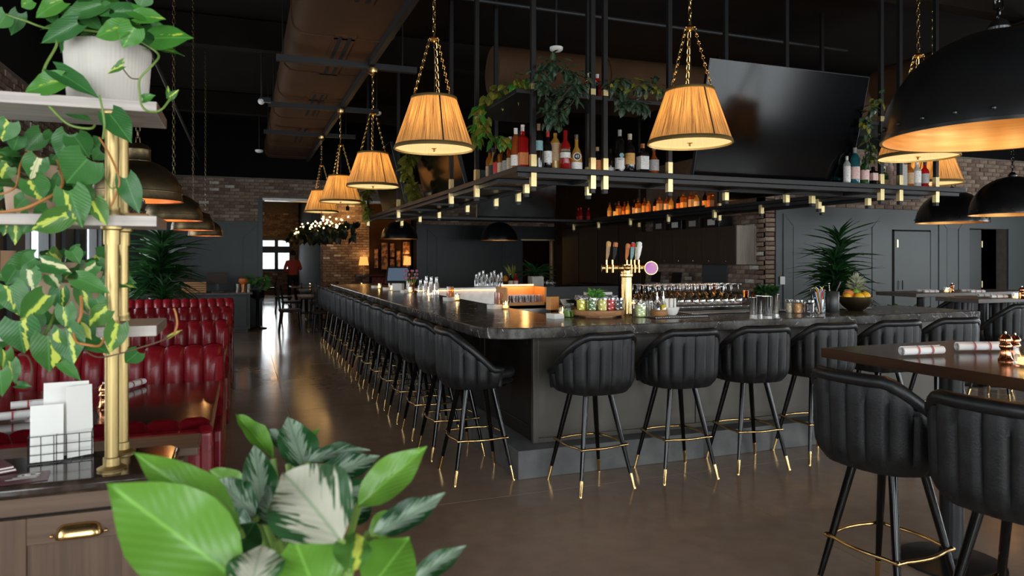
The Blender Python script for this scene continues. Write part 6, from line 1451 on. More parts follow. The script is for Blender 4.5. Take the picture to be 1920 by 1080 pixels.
# ================================================================ BOTTLES
BPROF = {'wine': lambda r, h: [(.001, 0), (r * .92, 0), (r, .006), (r, h * .58), (r * .85, h * .66), (r * .42, h * .75), (r * .36, h * .80), (r * .36, h * .97), (.001, h * .97)],
         'square': lambda r, h: [(.001, 0), (r * .95, 0), (r, .006), (r, h * .66), (r * .9, h * .70), (r * .4, h * .76), (r * .36, h * .8), (r * .36, h * .95), (.001, h * .95)],
         'round': lambda r, h: [(.001, 0), (r * .7, 0), (r * .9, h * .06), (r, h * .25), (r * .96, h * .42), (r * .7, h * .55), (r * .34, h * .66), (r * .30, h * .75), (r * .30, h * .95), (.001, h * .95)],
         'tall': lambda r, h: [(.001, 0), (r * .95, 0), (r, .006), (r, h * .70), (r * .6, h * .80), (r * .36, h * .84), (r * .36, h * .96), (.001, h * .96)]}
def bottle(label, p, kind, r, h, gm, lm, cm, l0=.1, l1=.42, group='bottles on the hanging shelf', cap=.12, lr=1.02, rz=0):
    t = thing('liquor_bottle', label, 'bottle', p, rz, group); pr = BPROF[kind](r, h); n = 4 if kind == 'square' else 16
    rot = Matrix.Rotation(PI / 4, 4, 'Z') if n == 4 else Matrix.Identity(4)
    if n == 4: pr = [(a * 1.25, b) for a, b in pr]
    MB().lathe(pr, n=n).xf(rot).build('glass', gm, t, smooth=50 if n > 4 else 15)
    rl = r * lr * (1.25 if n == 4 else 1)
    if lm: MB().lathe([(rl, h * l0), (rl, h * l1)], n=n).xf(rot).build('label', lm, t, smooth=50 if n > 4 else 15)
    if cm: MB().lathe([(.001, h * (.97 - cap)), (r * .40, h * (.97 - cap)), (r * .42, h), (.001, h * 1.002)], n=12).build('cap', cm, t)
    return t
SHZ = SZ + .0005
def shelf_pt(u, y):          # point on the front arm at depth line y under pixel column u
    k = (u - 960) / FOC; X, Y = k * CA + SA, -k * SA + CA
    return Vector((X / Y * y, y, SHZ))
def shelf_pt_x(u, x):
    k = (u - 960) / FOC; X, Y = k * CA + SA, -k * SA + CA
    return Vector((x, Y / X * x, SHZ))
# aisle arm, near the corner
for (u, x, kind, r, h, gm, lm, cm, lb) in [(918, 2.22, 'wine', .038, .30, 'bottle_amber', 'label_tan', 'hair_dark', 'amber bottle with tan label at the end of the aisle-side row'), (925, 2.22, 'round', .045, .29, 'bottle_gold', 'label_dark', 'label_dark', 'golden round bottle with dark medallion in the aisle-side row'),
     (932, 2.20, 'wine', .038, .30, 'bottle_dark', 'red_label', 'red_label', 'dark bottle with red label in the aisle-side row'), (941, 2.22, 'square', .036, .28, 'bottle_amber', 'label_cream', 'hair_dark', 'square amber bottle with cream label in the aisle-side row'), (949, 2.22, 'wine', .036, .29, 'bottle_dark', 'label_grey', 'hair_dark', 'dark bottle with grey label in the aisle-side row'),
     (957, 2.24, 'wine', .034, .33, 'bottle_rust', 'label_cream', 'label_white', 'rust-red bottle with cream label near the shelf corner')]:
    bottle(lb, shelf_pt_x(u, x), kind, r, h, gm, lm, cm)
for (u, y, kind, r, h, gm, lm, cm, l0, l1, lb) in [(967, 5.62, 'tall', .042, .35, 'bottle_rust', 'label_white', 'label_white', .08, .34, 'rust-red bottle with white label at the shelf corner'), (980, 5.56, 'square', .042, .37, 'bottle_red', 'label_orange', 'label_white', .08, .36, 'square red bottle with orange label and white cap at the shelf corner'),
     (973, 5.75, 'wine', .038, .36, 'bottle_amber', None, 'hair_dark', 0, 0, 'unlabelled amber bottle behind the corner bottles'), (1010, 5.52, 'tall', .036, .38, 'bottle_dark', 'label_teal', 'label_tan', .40, .62, 'dark bottle with pale blue label right of the corner post'), (1027, 5.56, 'wine', .038, .33, 'bottle_dark', 'label_white', 'red_label', .18, .48, 'dark bottle with star label and red cap on the hanging shelf'),
     (1041, 5.60, 'tall', .046, .34, 'bottle_gold', 'label_tan', None, .25, .7, 'tall pale gold bottle with a narrow vertical label'), (1060, 5.52, 'wine', .045, .34, 'bottle_red', 'label_white', 'bottle_red', .30, .44, 'bright red aperitif bottle with white band'), (1081, 5.52, 'round', .050, .31, 'bottle_gold', 'label_white', 'steel', .0, .22, 'golden round liqueur bottle with a numbered medallion'),
     (1120, 5.66, 'wine', .036, .24, 'bottle_dark', 'label_orange', 'label_tan', .1, .5, 'dark bottle with orange label between the paired posts'), (1145, 5.60, 'wine', .036, .22, 'bottle_dark', 'label_white', 'bottle_dark', .06, .24, 'short dark bottle with small white label by the posts'), (1162, 5.52, 'tall', .042, .38, 'bottle_dark', 'label_white', 'label_grey', .08, .34, 'tall black bottle with white paper label and round badge'),
     (1181, 5.52, 'wine', .045, .35, 'bottle_dark', 'label_yellow', 'label_cream', .22, .50, 'black bottle with wide yellow label and cream cap'), (1205, 5.52, 'square', .046, .27, 'bottle_dark', 'label_white', 'label_orange', .14, .58, 'square dark bottle with a bright white label'), (1226, 5.52, 'round', .046, .26, 'bottle_rust', 'label_grey', 'label_grey', .12, .5, 'round brown bottle with grey oval label beside the lamp')]:
    bottle(lb, shelf_pt(u, y), kind, r, h, gm, lm, cm, l0, l1)
def lettering(txt, parent, loc, size, mat, rot=(PI / 2, 0, 0)):
    cu = bpy.data.curves.new('lettering', 'FONT'); cu.body = txt; cu.size = size; cu.align_x = 'CENTER'; cu.align_y = 'CENTER'; cu.extrude = .0004
    tmp = bpy.data.objects.new('tmp', cu); col.objects.link(tmp); dg = bpy.context.evaluated_depsgraph_get(); me = bpy.data.meshes.new_from_object(tmp.evaluated_get(dg)); bpy.data.objects.remove(tmp)
    me.materials.clear(); me.materials.append(MATS[mat]); o = bpy.data.objects.new('lettering', me); col.objects.link(o); o.parent = parent; o.location = loc; o.rotation_euler = rot; return o
for o in list(bpy.data.objects):
    if o.get('label', '').startswith('golden round liqueur'):
        MB().tube([(0, -.051, .115), (0, -.056, .115)], .034, 24).build('medallion', 'label_white', o); MB().tube([(0, -.053, .115), (0, -.058, .115)], .028, 24).build('medallion_field', 'label_dark', o); lettering('43', o, (0, -.0592, .115), .034, 'label_white'); o.rotation_euler = (0, 0, -.35)
    if o.get('label', '').startswith('bright red aperitif'):
        lettering('APEROL', o, (0, -.0475, .165), .022, 'label_yellow'); MB().cbox((0, -.044, .165), (.075, .004, .032)).build('name_panel', 'label_dark', o, smooth=0); o.rotation_euler = (0, 0, -.35)
    if o.get('label', '').startswith('tall black bottle with white paper'):
        MB().tube([(.01, -.043, .15), (.01, -.048, .15)], .020, 20).build('round_badge', 'label_teal', o); lettering('FERNET', o, (0, -.0445, .115), .014, 'label_dark'); o.rotation_euler = (0, 0, -.35)
# right end of the front arm
for (u, y, kind, r, h, gm, lm, cm, l0, l1, lb) in [(1588, 5.455, 'tall', .034, .27, 'bottle_clear', 'label_white', 'label_white', .06, .62, 'slim clear bottle with long white label at the right shelf end'), (1603, 5.455, 'tall', .046, .36, 'bottle_teal', 'label_pink', 'label_grey', .12, .46, 'teal glass bottle with pale crescent label'), (1621, 5.455, 'wine', .044, .28, 'bottle_green', 'label_pink', 'chrome', .14, .50, 'green bottle with pink label and chrome cap'),
     (1637, 5.46, 'square', .038, .19, 'bottle_dark', 'label_pink', None, .2, .6, 'short dark bottle with diamond-shaped pink label'), (1656, 5.7, 'square', .040, .22, 'bottle_green', 'label_tan', None, .1, .4, 'green square bottle behind the shelf post'), (1668, 5.7, 'tall', .036, .30, 'bottle_clear', 'label_pink', None, .0, .8, 'pale pink boxed bottle behind the shelf posts'), (1691, 5.50, 'square', .040, .30, 'bottle_clear', 'label_grey', None, .03, .75, 'clear frosted square bottle between the right posts'),
     (1705, 5.50, 'wine', .044, .28, 'bottle_amber', 'label_tan', 'hair_dark', .10, .52, 'amber bottle with tan label between the right posts'), (1719, 5.50, 'wine', .042, .28, 'bottle_clear', 'label_white', 'label_white', .16, .6, 'clear bottle with white label between the right posts'), (1734, 5.50, 'wine', .042, .28, 'bottle_red', 'label_grey', 'label_dark', .15, .52, 'red bottle with dark top beside the last post')]:
    bottle(lb, shelf_pt(u, y), kind, r, h, gm, lm, cm, l0, l1)
# warm-lit row on the kitchen arm
rb = random.Random(4); lms = ['label_orange', 'label_yellow', 'label_cream', 'label_tan', 'label_yellow']
for k in range(19):
    y = 8.95 + .175 * k
    bottle('amber whisky bottle in the warm-lit row on the inner hanging shelf', Vector((6.62 + .03 * (k % 2), y, SHZ)), ['square', 'wine', 'wine', 'square'][k % 4], .042, rb.uniform(.27, .33), ['bottle_amber', 'bottle_dark', 'bottle_gold', 'bottle_rust'][k % 4], lms[k % 5], 'hair_dark', .1, rb.uniform(.42, .58), 'whisky row on the inner hanging shelf')
for k, (x, y) in enumerate(((6.55, 13.2), (6.6, 13.42), (6.75, 13.25))):
    bottle('red liqueur bottle at the far end of the inner hanging shelf', Vector((x, y, SHZ)), 'wine', .04, .3, 'bottle_red', 'red_label', 'red_label', group='red bottles on the far shelf end')
for k, u in enumerate((1104, 1112, 1120)):
    q = shelf_pt(u, 5.62); q.z = UZ + .0005; bottle('amber bottle half hidden by leaves on the upper shelf', q, 'square', .036, .24, ['bottle_rust', 'bottle_clear', 'bottle_red'][k], ['label_white', 'label_pink', 'red_label'][k], 'label_white', group='bottles on the upper shelf')

# ================================================================ GARLANDS ON THE HANGING SHELF
def garland(label, pts, n, mat, size, spread, seed=1, name='trailing_plant', mats=None):
    """pts: pixel/depth polyline; leaves crowd round it"""
    rr = random.Random(seed); W_ = [atd(*p) for p in pts]; t = thing(name, label, 'hanging plant', W_[0]); path = smooth_path(W_, 8)
    MB().tube([p - t.location for p in path], .004, 5).build('vine', 'stem_brown', t)
    for k in range(n):
        p = rr.choice(path); d = Vector((rr.gauss(0, 1), rr.gauss(0, 1), rr.gauss(-.2, .8))).normalized(); b = p + d * rr.uniform(.0, spread); tip = b + (d + Vector((0, 0, -.6))).normalized() * size * rr.uniform(.7, 1.3)
        put_leaf(t, leafset(rr.choice(mats) if mats else mat, 'heart', 5, 2), b, tip, size * rr.uniform(.65, .95), d + Vector((rr.uniform(-.4, .4), -.7, .5)))
    return t
garland('yellow-lit pothos trailing down from the upper hanging shelf corner', [(990, 150, 6.0), (955, 165, 6.2), (925, 175, 6.5), (905, 200, 6.6), (895, 235, 6.6), (892, 262, 6.55)], 120, None, .085, .09, 1, mats=['leaf_olive_lit', 'leaf_olive_lit', 'leaf_pothos'])
garland('pothos tips hanging beside the corner bottles', [(905, 235, 6.5), (920, 255, 6.3), (935, 262, 6.1), (950, 258, 6.0)], 26, None, .09, .05, 2, mats=['leaf_olive_lit', 'leaf_pothos'])
garland('dark green ivy cascading over the middle of the upper shelf', [(1010, 140, 5.9), (1030, 120, 5.9), (1055, 130, 5.85), (1085, 150, 5.85), (1060, 175, 5.75), (1040, 205, 5.72), (1050, 230, 5.72)], 190, 'leaf_dark', .06, .11, 3)
garland('dark green ivy cascading beside the posts', [(1020, 150, 5.8), (1025, 190, 5.75), (1035, 225, 5.72), (1075, 190, 5.75), (1080, 160, 5.8)], 110, 'leaf_dark', .055, .07, 4)
garland('dark green ivy on the upper shelf beside the bar-front lamp', [(1145, 165, 6.1), (1165, 150, 6.1), (1190, 160, 6.1), (1220, 160, 6.15), (1240, 170, 6.15)], 120, None, .06, .09, 5, mats=['leaf_dark', 'leaf_dark', 'leaf_dark', 'leaf_olive_lit'])
garland('dark ivy strand hanging beside the bar-front lamp', [(1160, 168, 6.2), (1170, 200, 6.12), (1195, 195, 6.15), (1215, 205, 6.2)], 60, 'leaf_dark', .065, .06, 6)
garland('dark ivy hanging by the right edge of the large television', [(1650, 185, 7.2), (1635, 205, 7.1), (1625, 235, 7.1), (1630, 270, 7.1), (1632, 300, 7.1)], 120, None, .06, .07, 7, mats=['leaf_dark', 'leaf_dark', 'leaf_olive_lit'])
garland('olive ivy hanging between the aisle televisions', [(770, 292, 9.6), (764, 315, 9.6), (770, 345, 9.6), (772, 372, 9.6)], 70, 'leaf_olive_lit', .11, .09, 8)
garland('olive ivy hanging past the second aisle television', [(690, 350, 12.6), (683, 365, 12.6), (686, 385, 12.6), (690, 402, 12.6)], 50, 'leaf_olive_lit', .12, .10, 9)

# ================================================================ BACK BAR
kc_ = thing('wall_cabinets', 'long row of dark wood wall cupboards with a pale oak end panel', 'cabinet', (XK, 9.45, 1.45))
MB().box(-.38, .02, 0, -.005, 3.2, .63).build('carcass', 'walnut_cabinet', kc_, smooth=0)
MB().box(-.40, .0, -.005, -.005, .02, .635).build('end_panel', 'oak_pale', kc_, smooth=0, bevel=.003)
for q in ((-.40, -.36, 0, .63), (-.045, -.005, 0, .63), (-.36, -.045, 0, .05), (-.36, -.045, .58, .63)): MB().box(q[0], -.012, q[2], q[1], .0, q[3]).build('end_rail', 'oak_pale', kc_, smooth=0)
for k in range(7):
    y0 = .025 + k * .452; d = MB().box(-.40, y0 + .004, .004, -.38, y0 + .448, .626).build('door', 'walnut_cabinet', kc_, smooth=0, bevel=.002)
    for q in ((y0 + .004, y0 + .064, .004, .626), (y0 + .388, y0 + .448, .004, .626), (y0 + .064, y0 + .388, .004, .07), (y0 + .064, y0 + .388, .56, .626)): MB().box(-.408, q[0], q[2], -.40, q[1], q[3]).build('door_rail', 'walnut_cabinet', d, smooth=0)
    MB().ball((-.425, y0 + .226, .05), .014, 10, 6).build('knob', 'brass', d)
bk = thing('back_bar_counter', 'dark wooden back bar counter along the brick wall', 'counter', (7.3, 9.4, 0))
MB().box(-.02, 0, 0, .53, 6.0, .93).build('body', 'dark_cabinet', bk, smooth=0); MB().box(-.05, -.02, .93, .535, 6.02, .965).build('worktop', 'walnut_cabinet', bk, smooth=0, bevel=.003)
fn = MB().box(-.02, 0, 0, .02, .7, .48).build('wall_niche_panel', 'grey_paint', smooth=0); fn.location = (XK - .03, 10.15, .966); tag(fn, 'flat grey panel on the brick behind the back bar', 'panel')
for k, (y, mt, lb) in enumerate(((9.75, 'steel', 'shiny steel mug on the back bar'), (9.95, 'copper', 'copper mug on the back bar beside the steel mug'))):
    o = thing('mug', lb, 'mug', (7.45, y, .966)); MB().lathe([(.001, 0), (.05, 0), (.055, .11), (.05, .11), (.045, .008), (.001, .008)], n=24).build('cup', mt, o, smooth=40); MB().tube([(.05, 0, .09), (.085, 0, .075), (.085, 0, .04), (.05, 0, .025)], .005, 6).build('handle', mt, o)
for k, (y, s) in enumerate(((11.2, .30), (11.9, .3))):
    o = thing('till_screen', 'dark till monitor on the back bar, %s from the copper mug' % ORD[k], 'till', (7.5, y, .966), -PI / 2); MB().cbox((0, 0, .01), (.2, .16, .02)).build('stand', 'black_plastic', o, smooth=0); MB().tube([(0, 0, .02), (0, .03, .15)], .015, 8).build('stalk', 'black_plastic', o); MB().cbox((0, 0, .22), (s, .02, .2)).xf(Matrix.Rotation(R(-8), 4, 'X')).build('screen', 'black_plastic', o, smooth=0)
for k in range(4):
    o = thing('crate', 'dark storage box on top of the wall cupboards', 'box', (7.7, 10.2 + .55 * k, 2.0805), 0, 'boxes on the cupboards'); MB().cbox((0, 0, .09 + .02 * (k % 2)), (.28, .42, .18 + .04 * (k % 2))).build('box', ['black_plastic', 'fabric_brown'][k % 2], o, smooth=0, bevel=.01); MB().cbox((-.142, 0, .09), (.004, .2, .1)).build('print', 'label_grey' if k % 2 else 'paper_grey', o, smooth=0)

# ================================================================ PLANTS BY THE WALLS
def dracaena(label, p, h, levels, per, ln, mat='leaf_dracaena', w_=.045, name='dracaena_plant'):
    t = thing(name, label, 'potted plant', p); MB().lathe([(.001, 0), (.13, 0), (.17, .38), (.15, .38), (.14, .3), (.001, .3)], n=28).build('planter', 'black_plastic', t, smooth=50); rr = random.Random(int(h * 100))
    p = Vector(p)
    for s in range(3):
        top = Vector((rr.uniform(-.12, .12), rr.uniform(-.12, .12), h * (1 - .17 * s))); st_ = [Vector((.03 * math.cos(2 * s), .03 * math.sin(2 * s), .3)), Vector((top.x * .6, top.y * .6, h * .5)), top * .93]
        MB().tube(smooth_path(st_, 4), .016, 7).build('cane', 'stem_brown', t)
        for l in range(levels):
            f = l / (levels - 1); c = p + st_[1].lerp(top, .1 + .85 * f)
            for k in range(per):
                a = 2 * PI * (k + .5 * (l % 2)) / per + rr.uniform(-.2, .2); el = .55 + .75 * f + rr.uniform(-.2, .25); d = Vector((math.cos(a) * math.cos(el), math.sin(a) * math.cos(el), math.sin(el)))
                put_leaf(t, leafset(mat, 'strap', 7, 1, .8), c, c + d * ln * rr.uniform(.8, 1.1), w_, (0, 0, 1))
    return t
q = atd(1568, 600, 10.5); dracaena('tall dark dracaena against the grey wall behind the fruit bowl', (q.x, q.y, 0), 1.82, 9, 10, .37, w_=.036)
q = atd(1690, 600, 10.9); t = thing('leafy_plant', 'low bright green leafy plant by the grey wall behind the tall table', 'potted plant', (q.x, q.y, 0)); MB().lathe([(.001, 0), (.12, 0), (.15, .5), (.13, .5), (.12, .42), (.001, .42)], n=24).build('planter', 'black_plastic', t)
for k in range(16):
    a = k * 2.4; el = .5 + .6 * (k % 4) / 4; d = Vector((math.cos(a) * math.cos(el), math.sin(a) * math.cos(el), math.sin(el))); b = Vector((q.x, q.y, .45)); put_leaf(t, leafset('leaf_green' if k % 3 == 0 else 'leaf_heart', 'lance', 8, 3, .15), b + d * .2, b + d * rq.uniform(.42, .60), .13, (0, -.3, 1)); MB().tube([(0, 0, .42), d * .22 + Vector((0, 0, .45))], .006, 5).build('stem', 'stem_green', t)
q = atd(292, 560, 12.6); dracaena('tall dark dracaena beside the host counter beyond the booths', (q.x, q.y, 0), 1.85, 9, 9, .50, w_=.05)
q = atd(262, 560, 11.8); dracaena('shorter bushy dark plant beside the left windows beyond the booths', (q.x + .35, q.y - .9, 0), 1.05, 6, 8, .32)

# ================================================================ HOST COUNTER
hc = thing('host_counter', 'grey panelled host counter with a pale top beyond the booths', 'counter', (-1.0, 16.0, 0))
MB().box(-1.2, -.35, .08, 1.14, .4, .80).build('body', 'grey_paint', hc, smooth=0); MB().box(-1.2, -.3, 0, 1.1, .4, .08).build('kick', 'black_plastic', hc, smooth=0); MB().box(-1.25, -.4, .80, 1.19, .45, .84).build('worktop', 'table_grey', hc, smooth=0, bevel=.004)
for k in range(4): MB().box(-1.15 + .57 * k, -.365, .14, -.63 + .57 * k, -.35, .75).build('door', 'grey_paint', hc, smooth=0, bevel=.004)
HT = .8405
for k, (u, lb) in enumerate(((346, 'dark computer monitor at the left of the host counter'), (409, 'dark computer monitor at the right of the host counter'))):
    q = atd(u, 547, 15.3); o = thing('monitor', lb, 'monitor', (q.x, 16.1, HT)); MB().cbox((0, 0, .01), (.25, .18, .02)).build('foot', 'black_plastic', o, smooth=0); MB().cbox((0, .02, .1), (.05, .03, .18)).build('neck', 'black_plastic', o, smooth=0); MB().cbox((0, 0, .29), (.40, .03, .24)).build('screen', 'fabric_brown', o, smooth=0, bevel=.004)
    q2 = MB().cbox((0, 0, .015), (.2, .14, .03)).build('keyboard', 'black_plastic', smooth=0, bevel=.004); q2.location = (q.x, 15.8, HT); tag(q2, 'black keyboard before the %s host counter monitor' % ('left' if k == 0 else 'right'), 'keyboard')
q = atd(369, 547, 15.2); o = thing('wooden_crate', 'stack of slatted wooden menu trays on the host counter', 'crate', (q.x, 15.85, HT))
for k in range(5): MB().cbox((0, 0, .025 + .045 * k), (.46, .3, .038)).build('slat_tray', 'board_wood', o, smooth=0, bevel=.003)
q = atd(456, 547, 15.4); 
for k in range(3):
    o = thing('copper_mug', 'copper mug under the orange pumpkin on the host counter', 'mug', (q.x - .11 + .11 * k, 15.9, HT), 0, 'copper mugs on the host counter'); MB().lathe([(.001, 0), (.048, 0), (.052, .16), (.047, .16), (.043, .01), (.001, .01)], n=20).build('cup', 'copper' if k % 2 else 'steel', o, smooth=40)
pk = thing('pumpkin', 'small orange pumpkin resting on the copper mugs', 'pumpkin', (q.x, 15.9, HT + .161)); MB().lathe([(.001, 0), (.06, .005), (.10, .06), (.085, .12), (.03, .14), (.001, .13)], n=36, wob=lambda k, z: 1 - .05 * (k % 4 == 0)).build('rind', 'pumpkin', pk, smooth=50); MB().tube([(0, 0, .13), (.01, 0, .17)], .01, 6).build('stalk', 'stem_brown', pk)
q = at(483, 616, 0); pdl = thing('pedestal_planter', 'black iron pedestal with a bushy green plant by the passage', 'potted plant', (q.x, q.y, 0)); MB().lathe([(.001, 0), (.20, 0), (.20, .02), (.04, .05), (.03, .09), (.03, .62), (.06, .66), (.14, .68), (.17, .85), (.15, .85), (.001, .8)], n=28).build('pedestal', 'black_plastic', pdl, smooth=40)
for k in range(70):
    a = k * 2.4; rr_ = .24 * math.sqrt((k % 10) / 10); b = Vector((q.x + rr_ * math.cos(a), q.y + rr_ * math.sin(a), .86 + .3 * random.random())); put_leaf(pdl, leafset('leaf_heart', 'heart', 5, 2), b, b + Vector((.1 * math.cos(a), .1 * math.sin(a), -.06 + .1 * random.random())), .09, (random.uniform(-.5, .5), -.8, .8))

# ================================================================ DINING ROOM BEYOND
def dining_chair(label, p, rz, group):
    t = thing('dining_chair', label, 'chair', p, rz, group); MB().cbox((0, 0, .45), (.44, .44, .06)).build('seat', 'fabric_brown', t, smooth=0, bevel=.015)
    for sx in (-1, 1):
        for sy in (-1, 1): MB().tube([(.18 * sx, .18 * sy, .42), (.21 * sx, .22 * sy, 0)], .016, 6).build('leg', 'black_plastic', t)
        MB().tube([(.19 * sx, -.19, .45), (.20 * sx, -.25, .88)], .015, 6).build('back_post', 'black_plastic', t)
    for k in range(3): MB().cbox((0, -.215 - .015 * k, .60 + .11 * k), (.40, .02, .06)).build('back_slat', 'black_plastic', t, smooth=0)
    return t
def dining_table(label, x, y, sx, sy):
    t = thing('dining_table', label, 'table', (x, y, 0), 0, 'tables in the far dining room'); MB().box(-sx / 2, -sy / 2, .72, sx / 2, sy / 2, .76).build('tabletop', 'table_wood', t, smooth=0, bevel=.004); MB().tube([(0, 0, 0), (0, 0, .72)], .05, 12).build('column', 'black_plastic', t); MB().box(-.25, -.25, 0, .25, .25, .02).build('base_plate', 'black_plastic', t, smooth=0)
tabs = [(1.55, 15.6, 'near the end of the bar'), (1.75, 18.6, 'just beyond the passage opening'), (1.7, 21.0, 'beside the brick pier'), (.3, 27.5, 'under the far arched window')]
for k, (x, y, lb) in enumerate(tabs):
    dining_table('dark wooden dining table ' + lb, x, y, .9, .9)
    for j, (dx, dy, rz) in enumerate(((-.62, .0, -PI / 2), (.62, 0, PI / 2), (0, -.68, 0))):
        dining_chair('dark slat-back chair, %s side of the table %s' % (['window', 'wall', 'bar'][j], lb), (x + dx, y + dy, 0), rz, 'dining chairs in the far room')
    candle('tea light on the dining table ' + lb, (x + .1, y, .7605), .035, .08)
bq = thing('banquette', 'long dark red banquette under the framed pictures', 'bench', (5.2, 21.6, 0)); MB().box(-1.5, -.4, .1, 1.9, .25, .46).build('seat', 'leather_red', bq, smooth=0, bevel=.03); MB().box(-1.5, .2, .1, 1.9, .38, .99).build('backrest', 'leather_red', bq, smooth=0, bevel=.03); MB().box(-1.5, -.3, 0, 1.9, .38, .1).build('kick', 'black_plastic', bq, smooth=0)
for k in range(4):
    x = 3.2 + .95 * k; dining_table('small white-set table, %s along the banquette' % ORD[k], x, 20.6, .7, .7); candle('tea light on the %s banquette table' % ORD[k], (x, 20.6, .7605), .035, .08); dining_chair('dark chair facing the banquette, %s from the brick pier' % ORD[k], (x, 19.95, 0), 0, 'chairs facing the banquette')
def table_lamp(label, p, s=1):
    t = thing('table_lamp', label, 'table lamp', p); MB().lathe([(.001, 0), (.07, 0), (.07, .015), (.015, .03), (.012, .3)], n=16).build('base', 'brass', t); MB().lathe([(.15, .28), (.11, .54)], n=36, wob=lambda k, z: 1 + .01 * (k % 2)).build('shade', 'lamp_glow', t); bulb_light(Vector(p) + Vector((0, 0, .62)), 3, 'table_lamp_light'); t.scale = (s, s, s)
M('lamp_glow', (.8, .5, .2), .7, emit=(1, .50, .12), estr=1.0)
for (x, lb) in ((3.45, 'glowing table lamp by the lit brick pier'), (4.82, 'glowing table lamp under the framed pictures'), (5.62, 'glowing table lamp by the dark doorway beyond the pictures')):
    table_lamp(lb, (x, 21.79, 1.06))
rail = MB().box(-.1, -.26, 1.0, 2.6, .1, 1.055).build('lamp_ledge', 'table_wood', smooth=0); rail.location = (3.3, 21.9, 0); tag(rail, 'dark wooden ledge carrying the glowing table lamps', 'ledge')
for k, (x, z, w_, h_) in enumerate(((3.86, 1.55, .14, .62), (4.12, 1.62, .22, .85), (4.36, 1.8, .16, .45), (4.36, 1.35, .16, .38), (4.55, 1.5, .14, .6), (4.80, 1.88, .24, .40), (4.80, 1.42, .24, .45), (5.02, 1.62, .14, .9), (5.22, 1.6, .16, .5))):
    t = thing('framed_picture', 'tall narrow framed warm-toned picture, %s from the brick pier' % ORD[k], 'picture', (x, YP - .03, z), 0, 'framed pictures in the gallery'); MB().box(-w_ / 2, -.01, -h_ / 2, w_ / 2, .029, h_ / 2).build('frame', 'black_plastic', t, smooth=0); MB().box(-w_ / 2 + .015, -.013, -h_ / 2 + .015, w_ / 2 - .015, -.01, h_ / 2 - .015).build('print', 'art_print', t, smooth=0)
bulb_light((2.9, 21.3, 2.9), 28, 'gallery_spot', .05); bulb_light((4.6, 21.3, 2.7), 9, 'gallery_spot', .05); bulb_light((1.2, 30.5, 3.0), 10, 'far_spot', .05)
for x in (2.9, 4.6):
    o = thing('ceiling_spotlight', 'small black ceiling spotlight %s' % ('washing the brick pier' if x < 3 else 'above the framed pictures'), 'spotlight', (x, 21.3, 2.96)); MB().lathe([(.05, 0), (.05, .12), (.01, .14)], n=14).build('can', 'black_plastic', o); MB().tube([(0, 0, .13), (0, 0, ZC - 2.96)], .008, 6).build('rod', 'black_plastic', o)
# string lights in dark greenery
sl = thing('string_lights', 'cluster of warm string light bulbs woven into dark greenery beyond the passage', 'string lights', (2.0, 18.6, 2.35)); rr = random.Random(11)
MB().tube(smooth_path([(-.55, 4.2, -.1), (-.45, 2.5, .0), (-.2, .8, .02), (.1, -.6, .05), (.35, -1.2, .1)], 6), .01, 6).build('cable', 'black_plastic', sl)
bm = MB().ball((0, 0, 0), .019, 8, 6).mesh('light_bulb', 'bulb_small', 80)
for k in range(85):
    f = rr.random() ** 1.2; y = -1.0 + 5.4 * f; x = .15 - .55 * f + rr.uniform(-.32, .30); z = .05 - .02 * y + rr.uniform(-.10, .16); inst('light_bulb', bm, sl, (x, y, z))
for k in range(240):
    f = rr.random(); b = Vector((2.0 + .25 - .55 * f + rr.uniform(-.45, .5), 18.6 - 1.0 + 5.4 * f, 2.35 + rr.uniform(-.30, .10))); put_leaf(sl, leafset('leaf_black', 'heart', 4, 1), b, b + Vector((rr.uniform(-.1, .1), rr.uniform(-.1, .1), -.16)), .13, (rr.uniform(-1, 1), -1, .3))
for y in (-.8, 4.0): MB().tube([(0, y, 0), (0, y, ZC - 2.35)], .006, 5).build('hanger', 'black_plastic', sl)
bulb_light((1.7, 19.3, 2.5), 4, 'string_light_glow', .3)
# person in a red shirt, seen from behind
pp = atd(549, 520, 24.0); pe = thing('person', 'person in a red shirt standing with their back turned by the far tables', 'person', (pp.x, pp.y, 0), .2)
me = bpy.data.meshes.new('body'); J = {'pel': (0, 0, .95), 'sp': (0, -.01, 1.15), 'ch': (0, -.02, 1.35), 'nk': (0, -.01, 1.50), 'hd0': (0, 0, 1.58), 'hd': (0, .01, 1.68), 'hd1': (0, .01, 1.76), 'lsh': (-.19, -.01, 1.42), 'lel': (-.27, .03, 1.16), 'lwr': (-.14, .24, 1.12), 'rsh': (.19, -.01, 1.42), 'rel': (.29, .04, 1.17), 'rwr': (.18, .26, 1.24), 'lhp': (-.10, 0, .90), 'lkn': (-.11, .02, .50), 'lan': (-.12, -.02, .09), 'lto': (-.13, .14, .04), 'rhp': (.10, 0, .90), 'rkn': (.11, .03, .50), 'ran': (.12, -.02, .09), 'rto': (.13, .14, .04)}
E = [('pel', 'sp'), ('sp', 'ch'), ('ch', 'nk'), ('nk', 'hd0'), ('hd0', 'hd'), ('hd', 'hd1'), ('ch', 'lsh'), ('lsh', 'lel'), ('lel', 'lwr'), ('ch', 'rsh'), ('rsh', 'rel'), ('rel', 'rwr'), ('pel', 'lhp'), ('lhp', 'lkn'), ('lkn', 'lan'), ('lan', 'lto'), ('pel', 'rhp'), ('rhp', 'rkn'), ('rkn', 'ran'), ('ran', 'rto')]
